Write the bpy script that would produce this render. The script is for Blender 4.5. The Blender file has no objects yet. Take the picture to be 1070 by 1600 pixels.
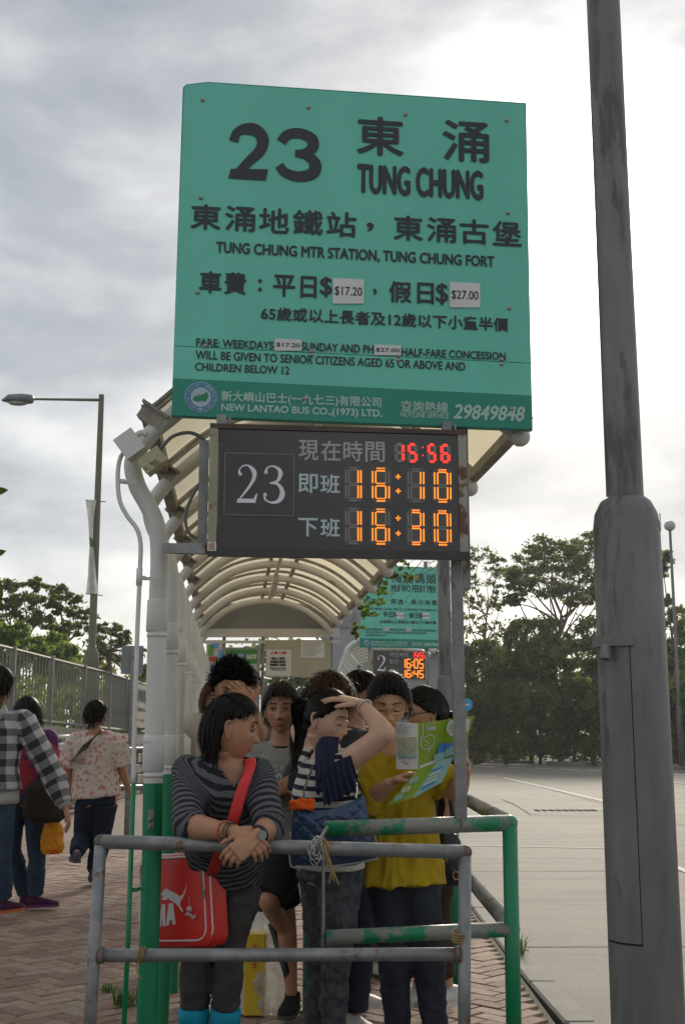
import bpy, math, random
import numpy as np
from mathutils import Vector, Matrix, noise
random.seed(7); rng = np.random.default_rng(7)
SC = bpy.context.scene
COL = SC.collection
R = math.radians

# ---------------------------------------------------------------- camera
FPX, HC = 1860.0, 1.3
TH = math.atan(345.0/FPX)
cam = bpy.data.cameras.new('camera'); camo = bpy.data.objects.new('camera', cam); COL.objects.link(camo)
cam.sensor_fit = 'VERTICAL'; cam.sensor_height = 24.0; cam.lens = 24.0*FPX/1600.0
cam.clip_start = 0.05; cam.clip_end = 2000
camo.location = (0, 0, HC); camo.rotation_euler = (math.pi/2+TH, 0, 0)
SC.camera = camo

def P(px, py, Y):
    u = 800-py; fy = FPX*math.cos(TH)-u*math.sin(TH); z = FPX*math.sin(TH)+u*math.cos(TH)
    k = Y/fy
    return Vector(((px-535)*k, Y, HC+z*k))
def G(px, py, z=0.0):
    u = 800-py; fy = FPX*math.cos(TH)-u*math.sin(TH); zz = FPX*math.sin(TH)+u*math.cos(TH)
    k = (z-HC)/zz
    return Vector(((px-535)*k, fy*k, z))

# ---------------------------------------------------------------- light
SUN = (P(872, 330, 1)-Vector((0, 0, HC))).normalized()
sun_el = math.asin(SUN.z); sun_az = math.atan2(SUN.x, SUN.y)
world = bpy.data.worlds.new('World'); SC.world = world; world.use_nodes = True
nt = world.node_tree; nt.nodes.clear()
def N(tree, kind, **kw):
    n = tree.nodes.new(kind)
    for k, v in kw.items():
        if k.startswith('i_'): n.inputs[k[2:].replace('_', ' ')].default_value = v
        else: setattr(n, k, v)
    return n
def math_node(tree, op, a, b=None, clamp=False):
    n = tree.nodes.new('ShaderNodeMath'); n.operation = op; n.use_clamp = clamp
    for i, v in enumerate((a, b)):
        if v is None: continue
        if isinstance(v, (int, float)): n.inputs[i].default_value = v
        else: tree.links.new(v, n.inputs[i])
    return n.outputs[0]
def ramp(tree, fac, stops):
    n = tree.nodes.new('ShaderNodeValToRGB'); tree.links.new(fac, n.inputs[0])
    el = n.color_ramp.elements
    while len(el) > 1: el.remove(el[-1])
    el[0].position = stops[0][0]; el[0].color = (*stops[0][1], 1)
    for p, c in stops[1:]:
        e = el.new(p); e.color = (*c, 1)
    return n.outputs[0]
def mixc(tree, fac, a, b, mode='MIX'):
    n = tree.nodes.new('ShaderNodeMix'); n.data_type = 'RGBA'; n.blend_type = mode
    for s, v in ((0, fac), (6, a), (7, b)):
        if isinstance(v, (int, float)): n.inputs[s].default_value = v
        elif isinstance(v, (tuple, list)): n.inputs[s].default_value = (*v, 1) if len(v) == 3 else v
        else: tree.links.new(v, n.inputs[s])
    return n.outputs[2]
SKYLOC = (-4.1, 3.6, -4.3)
sky = N(nt, 'ShaderNodeTexSky', sky_type='NISHITA', sun_disc=False, sun_elevation=sun_el, sun_rotation=sun_az)
bgs = N(nt, 'ShaderNodeBackground'); bgs.inputs[1].default_value = 0.05
nt.links.new(sky.outputs[0], bgs.inputs[0])
tc = N(nt, 'ShaderNodeTexCoord')
mp = N(nt, 'ShaderNodeMapping'); mp.inputs['Scale'].default_value = (1.0, 1.0, 2.6); mp.inputs['Location'].default_value = SKYLOC
nt.links.new(tc.outputs['Generated'], mp.inputs[0])
n1 = N(nt, 'ShaderNodeTexNoise', i_Scale=2.6, i_Detail=7.0, i_Roughness=0.52, i_Distortion=0.25); nt.links.new(mp.outputs[0], n1.inputs['Vector'])
n2 = N(nt, 'ShaderNodeTexNoise', i_Scale=7.5, i_Detail=6.0, i_Roughness=0.55); nt.links.new(mp.outputs[0], n2.inputs['Vector'])
cl = math_node(nt, 'ADD', math_node(nt, 'MULTIPLY', n1.outputs[0], 0.72), math_node(nt, 'MULTIPLY', n2.outputs[0], 0.28))
# thin cloud lets the hidden sun through around its own direction
dt = N(nt, 'ShaderNodeVectorMath', operation='DOT_PRODUCT'); nt.links.new(tc.outputs['Generated'], dt.inputs[0]); dt.inputs[1].default_value = SUN
glow = math_node(nt, 'POWER', math_node(nt, 'MAXIMUM', dt.outputs['Value'], 0.0), 70.0)
glow2 = math_node(nt, 'POWER', math_node(nt, 'MAXIMUM', dt.outputs['Value'], 0.0), 300.0)
lit = math_node(nt, 'ADD', cl, math_node(nt, 'MULTIPLY', glow, 0.17))
sep = N(nt, 'ShaderNodeSeparateXYZ'); nt.links.new(tc.outputs['Generated'], sep.inputs[0])
low = math_node(nt, 'MULTIPLY', math_node(nt, 'SUBTRACT', 0.42, sep.outputs[2], clamp=True), 0.17)
lit = math_node(nt, 'ADD', lit, low)
ccol = ramp(nt, lit, [(0.36, (0.27, 0.295, 0.33)), (0.45, (0.36, 0.38, 0.405)), (0.53, (0.52, 0.53, 0.54)), (0.61, (0.74, 0.73, 0.71)), (0.72, (1.05, 1.0, 0.90)), (0.85, (1.4, 1.3, 1.1))])
bgc = N(nt, 'ShaderNodeBackground'); nt.links.new(ccol, bgc.inputs[0])
nt.links.new(math_node(nt, 'ADD', 0.62, math_node(nt, 'MULTIPLY', glow2, 3.0)), bgc.inputs[1])
mx = N(nt, 'ShaderNodeMixShader'); mx.inputs[0].default_value = 0.88
nt.links.new(bgs.outputs[0], mx.inputs[1]); nt.links.new(bgc.outputs[0], mx.inputs[2])
wo = N(nt, 'ShaderNodeOutputWorld'); nt.links.new(mx.outputs[0], wo.inputs[0])
sl = bpy.data.lights.new('sun', 'SUN'); sl.energy = 1.4; sl.angle = R(9); sl.color = (1.0, 0.90, 0.74)
so = bpy.data.objects.new('sun', sl); COL.objects.link(so)
so.rotation_euler = SUN.to_track_quat('Z', 'Y').to_euler(); so.location = (10, 10, 20)
SC.view_settings.view_transform = 'Standard'; SC.view_settings.look = 'None'
SC.view_settings.gamma = 1; SC.view_settings.use_curve_mapping = False
SC.view_settings.exposure = 1.15

# ---------------------------------------------------------------- materials
MATS = {}
def mat(name, col, rough=0.6, metal=0.0, var=0.12, vscale=6.0, bump=0.0, bscale=40.0, dirt=None, dscale=3.0, damt=0.5, spec=0.5, stretch=(1, 1, 1), trans=0.0, coat=0.0):
    if name in MATS: return MATS[name]
    m = bpy.data.materials.new(name); m.use_nodes = True; t = m.node_tree
    b = t.nodes['Principled BSDF']; b.inputs['Roughness'].default_value = rough; b.inputs['Metallic'].default_value = metal
    b.inputs['Specular IOR Level'].default_value = spec; b.inputs['Coat Weight'].default_value = coat
    c = N(t, 'ShaderNodeTexCoord'); mpn = N(t, 'ShaderNodeMapping'); mpn.inputs['Scale'].default_value = stretch
    t.links.new(c.outputs['Object'], mpn.inputs[0])
    out = tuple(col)
    if var:
        n = N(t, 'ShaderNodeTexNoise', i_Scale=vscale, i_Detail=5.0, i_Roughness=0.6); t.links.new(mpn.outputs[0], n.inputs['Vector'])
        out = ramp(t, n.outputs[0], [(0.3, tuple(x*(1-var) for x in col)), (0.7, tuple(min(1, x*(1+var)) for x in col))])
    if dirt:
        n = N(t, 'ShaderNodeTexNoise', i_Scale=dscale, i_Detail=9.0, i_Roughness=0.68); t.links.new(mpn.outputs[0], n.inputs['Vector'])
        w = 0.025
        f = ramp(t, n.outputs[0], [(damt-w, (0, 0, 0)), (damt+w, (1, 1, 1))])
        out = mixc(t, f, out, dirt)
    if isinstance(out, tuple): b.inputs['Base Color'].default_value = (*out, 1)
    else: t.links.new(out, b.inputs['Base Color'])
    if bump:
        n = N(t, 'ShaderNodeTexNoise', i_Scale=bscale, i_Detail=4.0); t.links.new(mpn.outputs[0], n.inputs['Vector'])
        bp = N(t, 'ShaderNodeBump'); bp.inputs['Strength'].default_value = bump; bp.inputs['Distance'].default_value = 0.01
        t.links.new(n.outputs[0], bp.inputs['Height']); t.links.new(bp.outputs[0], b.inputs['Normal'])
    if trans:
        tr = N(t, 'ShaderNodeBsdfTranslucent')
        if isinstance(out, tuple): tr.inputs[0].default_value = (*out, 1)
        elif name.startswith('foliage'): t.links.new(mixc(t, 1.0, out, (2.6, 2.4, 1.6), 'MULTIPLY'), tr.inputs[0])
        else: t.links.new(out, tr.inputs[0])
        ms = N(t, 'ShaderNodeMixShader'); ms.inputs[0].default_value = trans
        t.links.new(b.outputs[0], ms.inputs[1]); t.links.new(tr.outputs[0], ms.inputs[2])
        t.links.new(ms.outputs[0], t.nodes['Material Output'].inputs[0])
    MATS[name] = m; return m
def emit(name, col, s):
    if name in MATS: return MATS[name]
    m = bpy.data.materials.new(name); m.use_nodes = True; b = m.node_tree.nodes['Principled BSDF']
    b.inputs['Base Color'].default_value = (*[x*.5 for x in col], 1); b.inputs['Emission Color'].default_value = (*col, 1); b.inputs['Emission Strength'].default_value = s
    MATS[name] = m; return m

# ---------------------------------------------------------------- mesh builder
class MB:
    def __init__(s): s.v = []; s.f = []; s.m = []; s.nv = 0; s.mi = 0
    def add(s, v, f, mi=None):
        v = np.asarray(v, dtype=float).reshape(-1, 3)
        o = s.nv; s.v.append(v); s.nv += len(v)
        s.f.extend([tuple(int(i)+o for i in q) for q in f]); s.m.extend([s.mi if mi is None else mi]*len(f)); return s
    def verts(s): return np.vstack(s.v) if s.v else np.zeros((0, 3))
    def box(s, c, d, rot=None, mi=None):
        x, y, z = [q/2 for q in d]
        v = np.array([(-x, -y, -z), (x, -y, -z), (x, y, -z), (-x, y, -z), (-x, -y, z), (x, -y, z), (x, y, z), (-x, y, z)])
        if rot is not None: v = v @ np.array(rot).T
        return s.add(v+np.array(c), [(0, 3, 2, 1), (4, 5, 6, 7), (0, 1, 5, 4), (1, 2, 6, 5), (2, 3, 7, 6), (3, 0, 4, 7)], mi)
    def bbox(s, c, d, bev=0.005, mi=None):
        # box with chamfered vertical and top edges
        x, y, z = [q/2 for q in d]; b = bev
        prof = [(-x+b, -y), (x-b, -y), (x, -y+b), (x, y-b), (x-b, y), (-x+b, y), (-x, y-b), (-x, -y+b)]
        prof2 = [(px*(1-b/x), py*(1-b/y)) for px, py in prof]
        v = [(p[0], p[1], -z) for p in prof]+[(p[0], p[1], z-b) for p in prof]+[(p[0], p[1], z) for p in prof2]
        f = [tuple(range(7, -1, -1)), tuple(range(16, 24))]
        for k in (0, 8):
            for i in range(8): j = (i+1) % 8; f.append((k+i, k+j, k+8+j, k+8+i))
        return s.add(np.array(v)+np.array(c), f, mi)
    def loft(s, rings, n=16, mi=None, cap=True, twist=0):
        # rings: (centre, rx, ry, side-vector or None); frames follow the path
        C = [np.array(r[0], float) for r in rings]; k = len(C); vs = []
        prev = None
        for i in range(k):
            t = C[min(i+1, k-1)]-C[max(i-1, 0)]; t = t/(np.linalg.norm(t)+1e-12)
            sd = rings[i][3] if len(rings[i]) > 3 and rings[i][3] is not None else None
            if sd is None:
                sd = prev if prev is not None else (np.array((1., 0, 0)) if abs(t[0]) < .8 else np.array((0, 1., 0)))
            sd = np.array(sd, float); sd = sd-t*np.dot(sd, t); sd /= (np.linalg.norm(sd)+1e-12); prev = sd
            up = np.cross(t, sd)
            a = np.arange(n)*2*math.pi/n
            vs.append(C[i]+np.outer(np.cos(a)*rings[i][1], sd)+np.outer(np.sin(a)*rings[i][2], up))
        f = []
        for i in range(k-1):
            for j in range(n): q = (j+1) % n; f.append((i*n+j, i*n+q, (i+1)*n+q, (i+1)*n+j))
        if cap: f.append(tuple(range(n-1, -1, -1))); f.append(tuple(range((k-1)*n, k*n)))
        return s.add(np.vstack(vs), f, mi)
    def tube(s, pts, r, n=10, mi=None, cap=True):
        if not hasattr(r, '__len__'): r = [r]*len(pts)
        return s.loft([(p, q, q, None) for p, q in zip(pts, r)], n, mi, cap)
    def ball(s, c, r, n=12, m=8, mi=None, rot=None):
        if not hasattr(r, '__len__'): r = (r, r, r)
        v = [(0, 0, -1)]
        for i in range(1, m):
            a = math.pi*i/m
            for j in range(n): b = 2*math.pi*j/n; v.append((math.sin(a)*math.cos(b), math.sin(a)*math.sin(b), -math.cos(a)))
        v.append((0, 0, 1)); v = np.array(v)*np.array(r)
        if rot is not None: v = v @ np.array(rot).T
        f = [(0, 1+(j+1) % n, 1+j) for j in range(n)]
        for i in range(m-2):
            for j in range(n): q = (j+1) % n; a = 1+i*n; f.append((a+j, a+q, a+n+q, a+n+j))
        a = 1+(m-2)*n; L = len(v)-1
        f += [(a+j, a+(j+1) % n, L) for j in range(n)]
        return s.add(v+np.array(c), f, mi)
    def prism(s, poly, fr, w0, w1, mi=None):
        # 2-D polygon (u,v) extruded between depths w0 and w1 of a frame
        n = len(poly)
        v = [fr(u, q, w0) for u, q in poly]+[fr(u, q, w1) for u, q in poly]
        f = [tuple(range(n-1, -1, -1)), tuple(range(n, 2*n))]+[(i, (i+1) % n, n+(i+1) % n, n+i) for i in range(n)]
        return s.add(v, f, mi)

class Frame:
    def __init__(s, o, ux, uy):
        s.o = np.array(o, float); s.x = np.array(Vector(ux).normalized()); y = np.array(uy, float); y = y-s.x*np.dot(s.x, y); s.y = y/np.linalg.norm(y); s.n = np.cross(s.x, s.y)
    def __call__(s, u, v, w=0.0): return s.o+s.x*u+s.y*v+s.n*w
    def uv(s, px, py):
        # where the line of sight through a photo pixel meets this plane
        d = np.array(P(px, py, 1.0))-np.array((0, 0, HC)); o = np.array((0, 0, HC))
        k = np.dot(s.o-o, s.n)/np.dot(d, s.n); q = o+d*k-s.o
        return float(np.dot(q, s.x)), float(np.dot(q, s.y))
    def map(s, a):  # (n,3) local -> world
        a = np.asarray(a); return s.o+np.outer(a[:, 0], s.x)+np.outer(a[:, 1], s.y)+np.outer(a[:, 2], s.n)
    rot = property(lambda s: np.column_stack((s.x, s.y, s.n)))

def link(name, V, F, mats, parent=None, origin=(0, 0, 0), smooth=False, MI=None, attrs=None):
    me = bpy.data.meshes.new(name)
    V = np.asarray(V, dtype=np.float64).reshape(-1, 3)-np.array(origin)
    me.from_pydata(V.tolist(), [], F)
    if not isinstance(mats, (list, tuple)): mats = [mats]
    for m in mats: me.materials.append(m)
    if MI is not None and len(mats) > 1: me.polygons.foreach_set('material_index', np.array(MI, dtype=np.int32))
    if smooth: me.polygons.foreach_set('use_smooth', np.ones(len(me.polygons), dtype=bool))
    if attrs:
        for k, a in attrs.items():
            at = me.attributes.new(k, 'FLOAT', 'POINT'); at.data.foreach_set('value', np.asarray(a, dtype=np.float32))
    me.update()
    o = bpy.data.objects.new(name, me); COL.objects.link(o)
    if parent is not None: o.parent = parent
    return o
def tag(o, label=None, cat=None, group=None, kind=None):
    for k, v in (('label', label), ('category', cat), ('group', group), ('kind', kind)):
        if v: o[k] = v
    return o
class Thing:
    def __init__(s, name, label, cat, loc=(0, 0, 0), group=None):
        s.e = bpy.data.objects.new(name, None); COL.objects.link(s.e); s.e.location = loc; s.e.empty_display_size = 0.1
        s.loc = tuple(loc); tag(s.e, label, cat, group)
    def part(s, name, mb, mats, parent=None, smooth=False, label=None, attrs=None, kind=None):
        o = link(name, mb.verts(), mb.f, mats, parent or s.e, s.loc, smooth, mb.m, attrs)
        if label: o['label'] = label
        if kind: o['kind'] = kind
        return o
def single(name, mb, mats, label, cat, group=None, smooth=False, attrs=None):
    V = mb.verts(); lo = V.min(0); hi = V.max(0); org = ((lo[0]+hi[0])/2, (lo[1]+hi[1])/2, lo[2])
    o = link(name, V, mb.f, mats, None, org, smooth, mb.m, attrs); o.location = org
    return tag(o, label, cat, group)
def structure(name, mb, mats, smooth=False, kind='structure'):
    return tag(link(name, mb.verts(), mb.f, mats, None, (0, 0, 0), smooth, mb.m), kind=kind)
def copy_tree(o, parent=None, loc=None):
    c = o.copy(); COL.objects.link(c)
    if parent is not None: c.parent = parent
    if loc is not None: c.location = loc
    for ch in list(o.children): copy_tree(ch, c)
    return c
def smoothobj(o, ang=40):
    me = o.data
    me.polygons.foreach_set('use_smooth', np.ones(len(me.polygons), dtype=bool))
    try: me.set_sharp_from_angle(angle=R(ang))
    except Exception: pass
    return o

# ---------------------------------------------------------------- lettering
_tx = {}
def text_mesh(s, res=3):
    if s in _tx: return _tx[s]
    c = bpy.data.curves.new('lettering', 'FONT'); c.body = s; c.resolution_u = res
    o = bpy.data.objects.new('lettering', c); COL.objects.link(o)
    dg = bpy.context.evaluated_depsgraph_get(); me = bpy.data.meshes.new_from_object(o.evaluated_get(dg))
    v = np.zeros(len(me.vertices)*3); me.vertices.foreach_get('co', v); v = v.reshape(-1, 3)
    f = [tuple(p.vertices) for p in me.polygons]
    bpy.data.objects.remove(o); bpy.data.curves.remove(c); bpy.data.meshes.remove(me)
    _tx[s] = (v, f); return _tx[s]
def text_in(mb, fr, s, u0, v0, u1, v1, w=0.001, bold=0.0, mi=None, shear=0.0):
    v, f = text_mesh(s)
    if not len(v): return
    lo = v.min(0); hi = v.max(0); q = (v-lo)/(hi-lo+1e-9)
    k = 0
    offs = [(0, 0)] if not bold else [(-bold, 0), (bold, 0), (0, -bold), (0, bold), (0, 0)]
    for du, dv in offs:
        a = np.zeros_like(v); a[:, 0] = u0+q[:, 0]*(u1-u0)+du+shear*q[:, 1]*(v1-v0); a[:, 1] = v0+q[:, 1]*(v1-v0)+dv; a[:, 2] = w+k*0.00006
        mb.add(fr.map(a), f, mi); k += 1
def text_px(mb, fr, s, x0, ytop, x1, ybot, **kw):
    # a line whose ink spans the photo columns x0..x1; each glyph row keeps the sign's own slope
    ym = (ytop+ybot)/2; sl = getattr(fr, 'slope', 0.0)
    a = fr.uv(x0, ybot); b = fr.uv(x1, ybot); c = fr.uv(x0, ytop)
    text_in(mb, fr, s, a[0], a[1], b[0], c[1], **kw)
def chars_px(mb, fr, s, x0, ytop, x1, ybot, **kw):
    # full-width characters laid on equal cells
    a = fr.uv(x0, ybot); b = fr.uv(x1, ybot); c = fr.uv(x0, ytop); n = len(s)
    W = (b[0]-a[0])/(n-0.12)
    for i, ch in enumerate(s):
        if ch == ' ': continue
        u = a[0]+i*W; h = c[1]-a[1]
        if ch in '，：':
            if ch == '，': text_in(mb, fr, ',', u+W*.2, a[1]+h*.3, u+W*.38, a[1]+h*.62, **kw)
            else: text_in(mb, fr, ':', u+W*.38, a[1]+h*.2, u+W*.5, a[1]+h*.75, **kw)
        elif ch == '一': text_in(mb, fr, ch, u, a[1]+h*.45, u+W*.86, a[1]+h*.56, **kw)
        elif ch in '()': text_in(mb, fr, ch, u+W*.35, a[1]-h*.1, u+W*.6, c[1]+h*.05, **kw)
        elif ch in '0123456789': text_in(mb, fr, ch, u+W*.02, a[1]+h*.03, u+W*.5, c[1]-h*.08, **kw)
        elif ch in '日': text_in(mb, fr, ch, u+W*.12, a[1], u+W*.74, c[1], **kw)
        elif ch == '$': text_in(mb, fr, ch, u+W*.05, a[1]-h*.08, u+W*.6, c[1], **kw)
        else: text_in(mb, fr, ch, u, a[1], u+W*.86, c[1], **kw)
def stroke(mb, fr, pts, ws, w=0.001, mi=None, closed=False):
    # ribbon of varying width through 2-D points
    p = np.array(pts, float); k = len(p); L = []; Rr = []
    for i in range(k):
        t = p[min(i+1, k-1)]-p[max(i-1, 0)]; t /= np.linalg.norm(t)+1e-12; nn = np.array((-t[1], t[0])); h = (ws[i] if hasattr(ws, '__len__') else ws)/2
        L.append(p[i]+nn*h); Rr.append(p[i]-nn*h)
    a = np.array([(q[0], q[1], w) for q in L+Rr])
    mb.add(fr.map(a), [(i, k+i, k+i+1, i+1) for i in range(k-1)], mi)
def spline(pts, n=8):
    p = [np.array(q, float) for q in pts]; p = [2*p[0]-p[1]]+p+[2*p[-1]-p[-2]]; out = []
    for i in range(1, len(p)-2):
        for j in range(n):
            t = j/n
            out.append(0.5*((2*p[i])+(-p[i-1]+p[i+1])*t+(2*p[i-1]-5*p[i]+4*p[i+1]-p[i+2])*t*t+(-p[i-1]+3*p[i]-3*p[i+1]+p[i+2])*t**3))
    out.append(p[-2]); return out

# shared materials
M_green = mat('sign_green', (0.13, 0.54, 0.43), 0.40, var=0.07, vscale=3, stretch=(1, 1, .35))
M_greend = mat('sign_green_dark', (0.010, 0.24, 0.17), 0.42, var=0.04, vscale=2)
M_ink = mat('sign_ink', (0.022, 0.027, 0.034), 0.5, var=0)
M_paleink = mat('pale_lettering', (0.38, 0.56, 0.50), 0.5, var=0)
M_sticker = mat('paper_sticker', (0.66, 0.66, 0.66), 0.6, var=0.05)
M_screw = mat('screw_steel', (0.42, 0.38, 0.35), 0.45, 0.6, var=0.2, vscale=200)
M_galv = mat('galvanised_steel', (0.23, 0.235, 0.235), 0.5, 0.45, var=0.25, vscale=14, bump=0.15, bscale=60, dirt=(0.15, 0.09, 0.06), dscale=9, damt=0.61)
M_white = mat('white_painted_steel', (0.62, 0.61, 0.58), 0.45, var=0.10, vscale=3, bump=0.1, bscale=30, dirt=(0.40, 0.37, 0.33), dscale=6, damt=0.64)
M_green_paint = mat('green_post_paint', (0.004, 0.20, 0.085), 0.36, var=0.12, vscale=5, dirt=(0.28, 0.30, 0.28), dscale=5, damt=0.70, bump=0.08)
M_peel = mat('peeling_green_paint', (0.006, 0.21, 0.09), 0.45, var=0.1, vscale=5, dirt=(0.22, 0.22, 0.20), dscale=7, damt=0.475, bump=0.2, bscale=50)
M_black = mat('black_plastic', (0.012, 0.012, 0.013), 0.4, var=0.2)
M_rust = mat('rusty_frame', (0.34, 0.32, 0.27), 0.6, 0.1, var=0.25, vscale=9, dirt=(0.13, 0.06, 0.035), dscale=9, damt=0.56, bump=0.2)
# ================================================================ GROUND
def ground_mat(name, base, stops, scales, rough=0.9, bump=0.3, spec=0.3, streak=None):
    m = mat(name, base, rough, var=stops, vscale=scales, bump=bump, bscale=90, spec=spec)
    if streak:
        t = m.node_tree; b = t.nodes['Principled BSDF']; src = b.inputs['Base Color'].links[0].from_socket
        c = N(t, 'ShaderNodeTexCoord'); mpn = N(t, 'ShaderNodeMapping'); mpn.inputs['Scale'].default_value = (0.35, 2.2, 1); t.links.new(c.outputs['Object'], mpn.inputs[0])
        n = N(t, 'ShaderNodeTexNoise', i_Scale=1.0, i_Detail=10.0, i_Roughness=0.72); t.links.new(mpn.outputs[0], n.inputs['Vector'])
        f = ramp(t, n.outputs[0], [(0.36, streak), (0.5, (1, 1, 1)), (0.66, (1.12, 1.1, 1.07))])
        n3 = N(t, 'ShaderNodeTexNoise', i_Scale=55.0, i_Detail=3.0); t.links.new(c.outputs['Object'], n3.inputs['Vector'])
        f2 = ramp(t, n3.outputs[0], [(0.35, (0.78, 0.78, 0.78)), (0.62, (1.05, 1.05, 1.05)), (0.78, (1.35, 1.33, 1.3))])
        o = mixc(t, 1.0, mixc(t, 1.0, src, f, 'MULTIPLY'), f2, 'MULTIPLY'); t.links.new(o, b.inputs['Base Color'])
    return m
g = MB(); g.add([(-500, -60, -.16), (500, -60, -.16), (500, 900, -.16), (-500, 900, -.16)], [(0, 1, 2, 3)])
structure('ground', g, mat('rough_grass_ground', (0.06, 0.07, 0.035), 0.95, var=0.4, vscale=0.6))
M_conc = ground_mat('road_concrete', (0.150, 0.139, 0.115), 0.14, 1.2, 0.78, 0.35, 0.35, streak=(0.50, 0.49, 0.48))
FE = lambda x: 60.0-(x-5.6)*1.35          # far edge of the forecourt
g = MB(); g.add([(1.0, -8, -.10), (70, -8, -.10), (48, FE(40)-0, -.10), (30, FE(30), -.10), (5.6, 60, -.10), (1.0, 62, -.10)], [(0, 1, 2, 3, 4, 5)])
road = structure('road', g, M_conc)
# joints between the cast slabs, real grooves filled dark, and patches
M_joint = mat('joint_filler', (0.05, 0.048, 0.045), 0.9)
def gl0(px, py): q = G(px, py, -.1); return (q.x, q.y)
jb = MB()
def strip(mb, a, b, w, z, mi=None):
    a = Vector((a[0], a[1], 0)); b = Vector((b[0], b[1], 0)); d = (b-a).normalized(); n = Vector((-d.y, d.x, 0))*w/2
    mb.add([(a.x-n.x, a.y-n.y, z), (b.x-n.x, b.y-n.y, z), (b.x+n.x, b.y+n.y, z), (a.x+n.x, a.y+n.y, z)], [(0, 1, 2, 3)], mi)
for y in (5.9, 8.3, 12.7, 17.1, 21.5, 26, 31, 37): strip(jb, (1.14, y), (22, y+0.1), 0.018, -.096)
for x in (5.2, 9.4, 13.6): strip(jb, (x, -4), (x, 40), 0.018, -.096)
link('slab_joint', jb.verts(), jb.f, M_joint, road)['kind'] = 'stuff'
mk = MB(); Z = -.092
def gl(px, py): q = G(px, py, -.1); return (q.x, q.y)
M_line = mat('worn_white_line', (0.52, 0.51, 0.47), 0.8, var=0.12, vscale=9, dirt=(0.20, 0.19, 0.17), dscale=14, damt=0.60)
lines = [(gl(785, 1215), gl(948, 1253), .14), (gl(700, 1213), gl(785, 1214.5), .14), (gl(725, 1321.5), gl(1000, 1327), .05), (gl(1046, 1351), gl(1100, 1375), .09), (gl(1044, 1222), gl(1120, 1229), .2)]
lines += [(gl(736, 1197), gl(774, 1199), .3), (gl(793, 1199.3), gl(820, 1200.3), .3), (gl(833, 1200.6), gl(860, 1201.4), .3), (gl(875, 1202), gl(903, 1203), .3), (gl(917, 1203.5), gl(940, 1204.6), .3), (gl(1050, 1210), gl(1090, 1212), .3)]
for a, b, w in lines:
    m1 = MB(); strip(m1, a, b, w, Z); link('road_marking', m1.verts(), m1.f, M_line, road)
# drain cover and a rough patch in the concrete
dc = MB(); a = G(842, 1268, -.1)
fr = Frame((a.x, a.y, -.094), (1, 0.02, 0), (0, 1, 0))
for i in range(9): dc.box(fr(0.0+i*0.13, 0.22, 0.004), (0.075, 0.34, 0.008))
tag(link('drain_grating', dc.verts(), dc.f, mat('iron', (0.05, 0.047, 0.042), 0.95, 0, spec=.1), road))
# patched service trench outline
st = MB()
for a, b in ((gl(752, 1252), gl(800, 1255)), (gl(800, 1255), gl(828, 1273)), (gl(828, 1273), gl(948, 1277)), (gl(783, 1249), gl(802, 1257)), (gl(865, 1266), gl(945, 1268))): strip(st, a, b, .03, -.0935)
link('trench_edge', st.verts(), st.f, M_joint, road)

# kerb stones
M_kerb = mat('kerb_concrete', (0.21, 0.20, 0.18), 0.85, var=0.2, vscale=5, bump=0.3)
kb = MB(); kb.box((1.04, 25, -.16), (0.10, 66, .1)); kerb = structure('kerb', kb, M_kerb)
def kx(y): return 0.985+0.10*math.exp(-((y-4.0)/1.7)**2) if y < 9 else 0.985
first = None; y = 2.6; i = 0
while y < 50:
    L = 0.91
    if first is None:
        q = MB(); q.bbox((0, 0, -.075), (0.15, L-.012, 0.15), 0.012); first = link('kerb_stone', q.verts(), q.f, M_kerb, kerb); o = first
    else: o = first.copy(); COL.objects.link(o)
    o.location = (kx(y)+0.075, y, 0.002*math.sin(i*2.3)); o.rotation_euler.z = math.atan((kx(y-.3)-kx(y+.3))/.6); y += L; i += 1
# far kerb of the forecourt
fk = MB()
for x0 in np.arange(1.0, 44, 2.0): fk.box((x0+1, (FE(x0+1) if x0 > 4.6 else 60.3), -.06), (2.3, .3, .2), rot=Matrix.Rotation(math.atan(-1.35) if x0 > 4.6 else 0, 3, 'Z'))
structure('far_kerb', fk, M_kerb, kind='structure')
# brick pavement
pv = MB(); pv.add([(-16, -3, -.012), (0.975, -3, -.012), (0.975, 62, -.012), (-16, 62, -.012)], [(0, 1, 2, 3)])
M_joints = mat('sandy_mossy_joint', (0.075, 0.072, 0.05), 0.95, var=0.5, vscale=2.5, dirt=(0.05, 0.075, 0.025), dscale=4, damt=0.60)
pave = structure('pavement', pv, M_joints)
PM = []
for i, c in enumerate([(0.235, 0.150, 0.108), (0.275, 0.190, 0.145), (0.205, 0.137, 0.106), (0.29, 0.22, 0.172)]):
    PM.append(mat('brick_paver_%s' % 'abcd'[i], c, 0.85, var=0.25, vscale=25, bump=0.35, bscale=160, dirt=(0.24, 0.21, 0.18), dscale=13, damt=0.68))
def brick_mesh():
    q = MB(); q.bbox((0, 0, -.02), (0.194, 0.094, 0.04), 0.004); return q
bricks = []
c45 = math.cos(R(45))
for i in range(-130, 200):
    for j in range(-130, 200):
        d = (i-j) % 4
        if d == 0: cx, cy, a = i+1, j+.5, 0
        elif d == 3: cx, cy, a = i+.5, j+1, 90
        else: continue
        cx *= .1; cy *= .1
        X = (cx-cy)*c45-0.6; Y = (cx+cy)*c45+3.0
        if Y < 4.6 or Y > 15.5 or X > 0.90+(kx(Y)-.985) or X < -0.40*Y-0.5: continue
        if X > Y*0.31: continue
        bricks.append((X, Y, 45+a))
bricks.sort(key=lambda b: b[1]+0.15*abs(b[0]+.2))
vis = [b for b in bricks if b[1] > 5.3 and -0.30*b[1] < b[0] < 0.30*b[1]]
near = set(id(b) for b in vis[:296])
qm = brick_mesh(); dat = []
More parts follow.
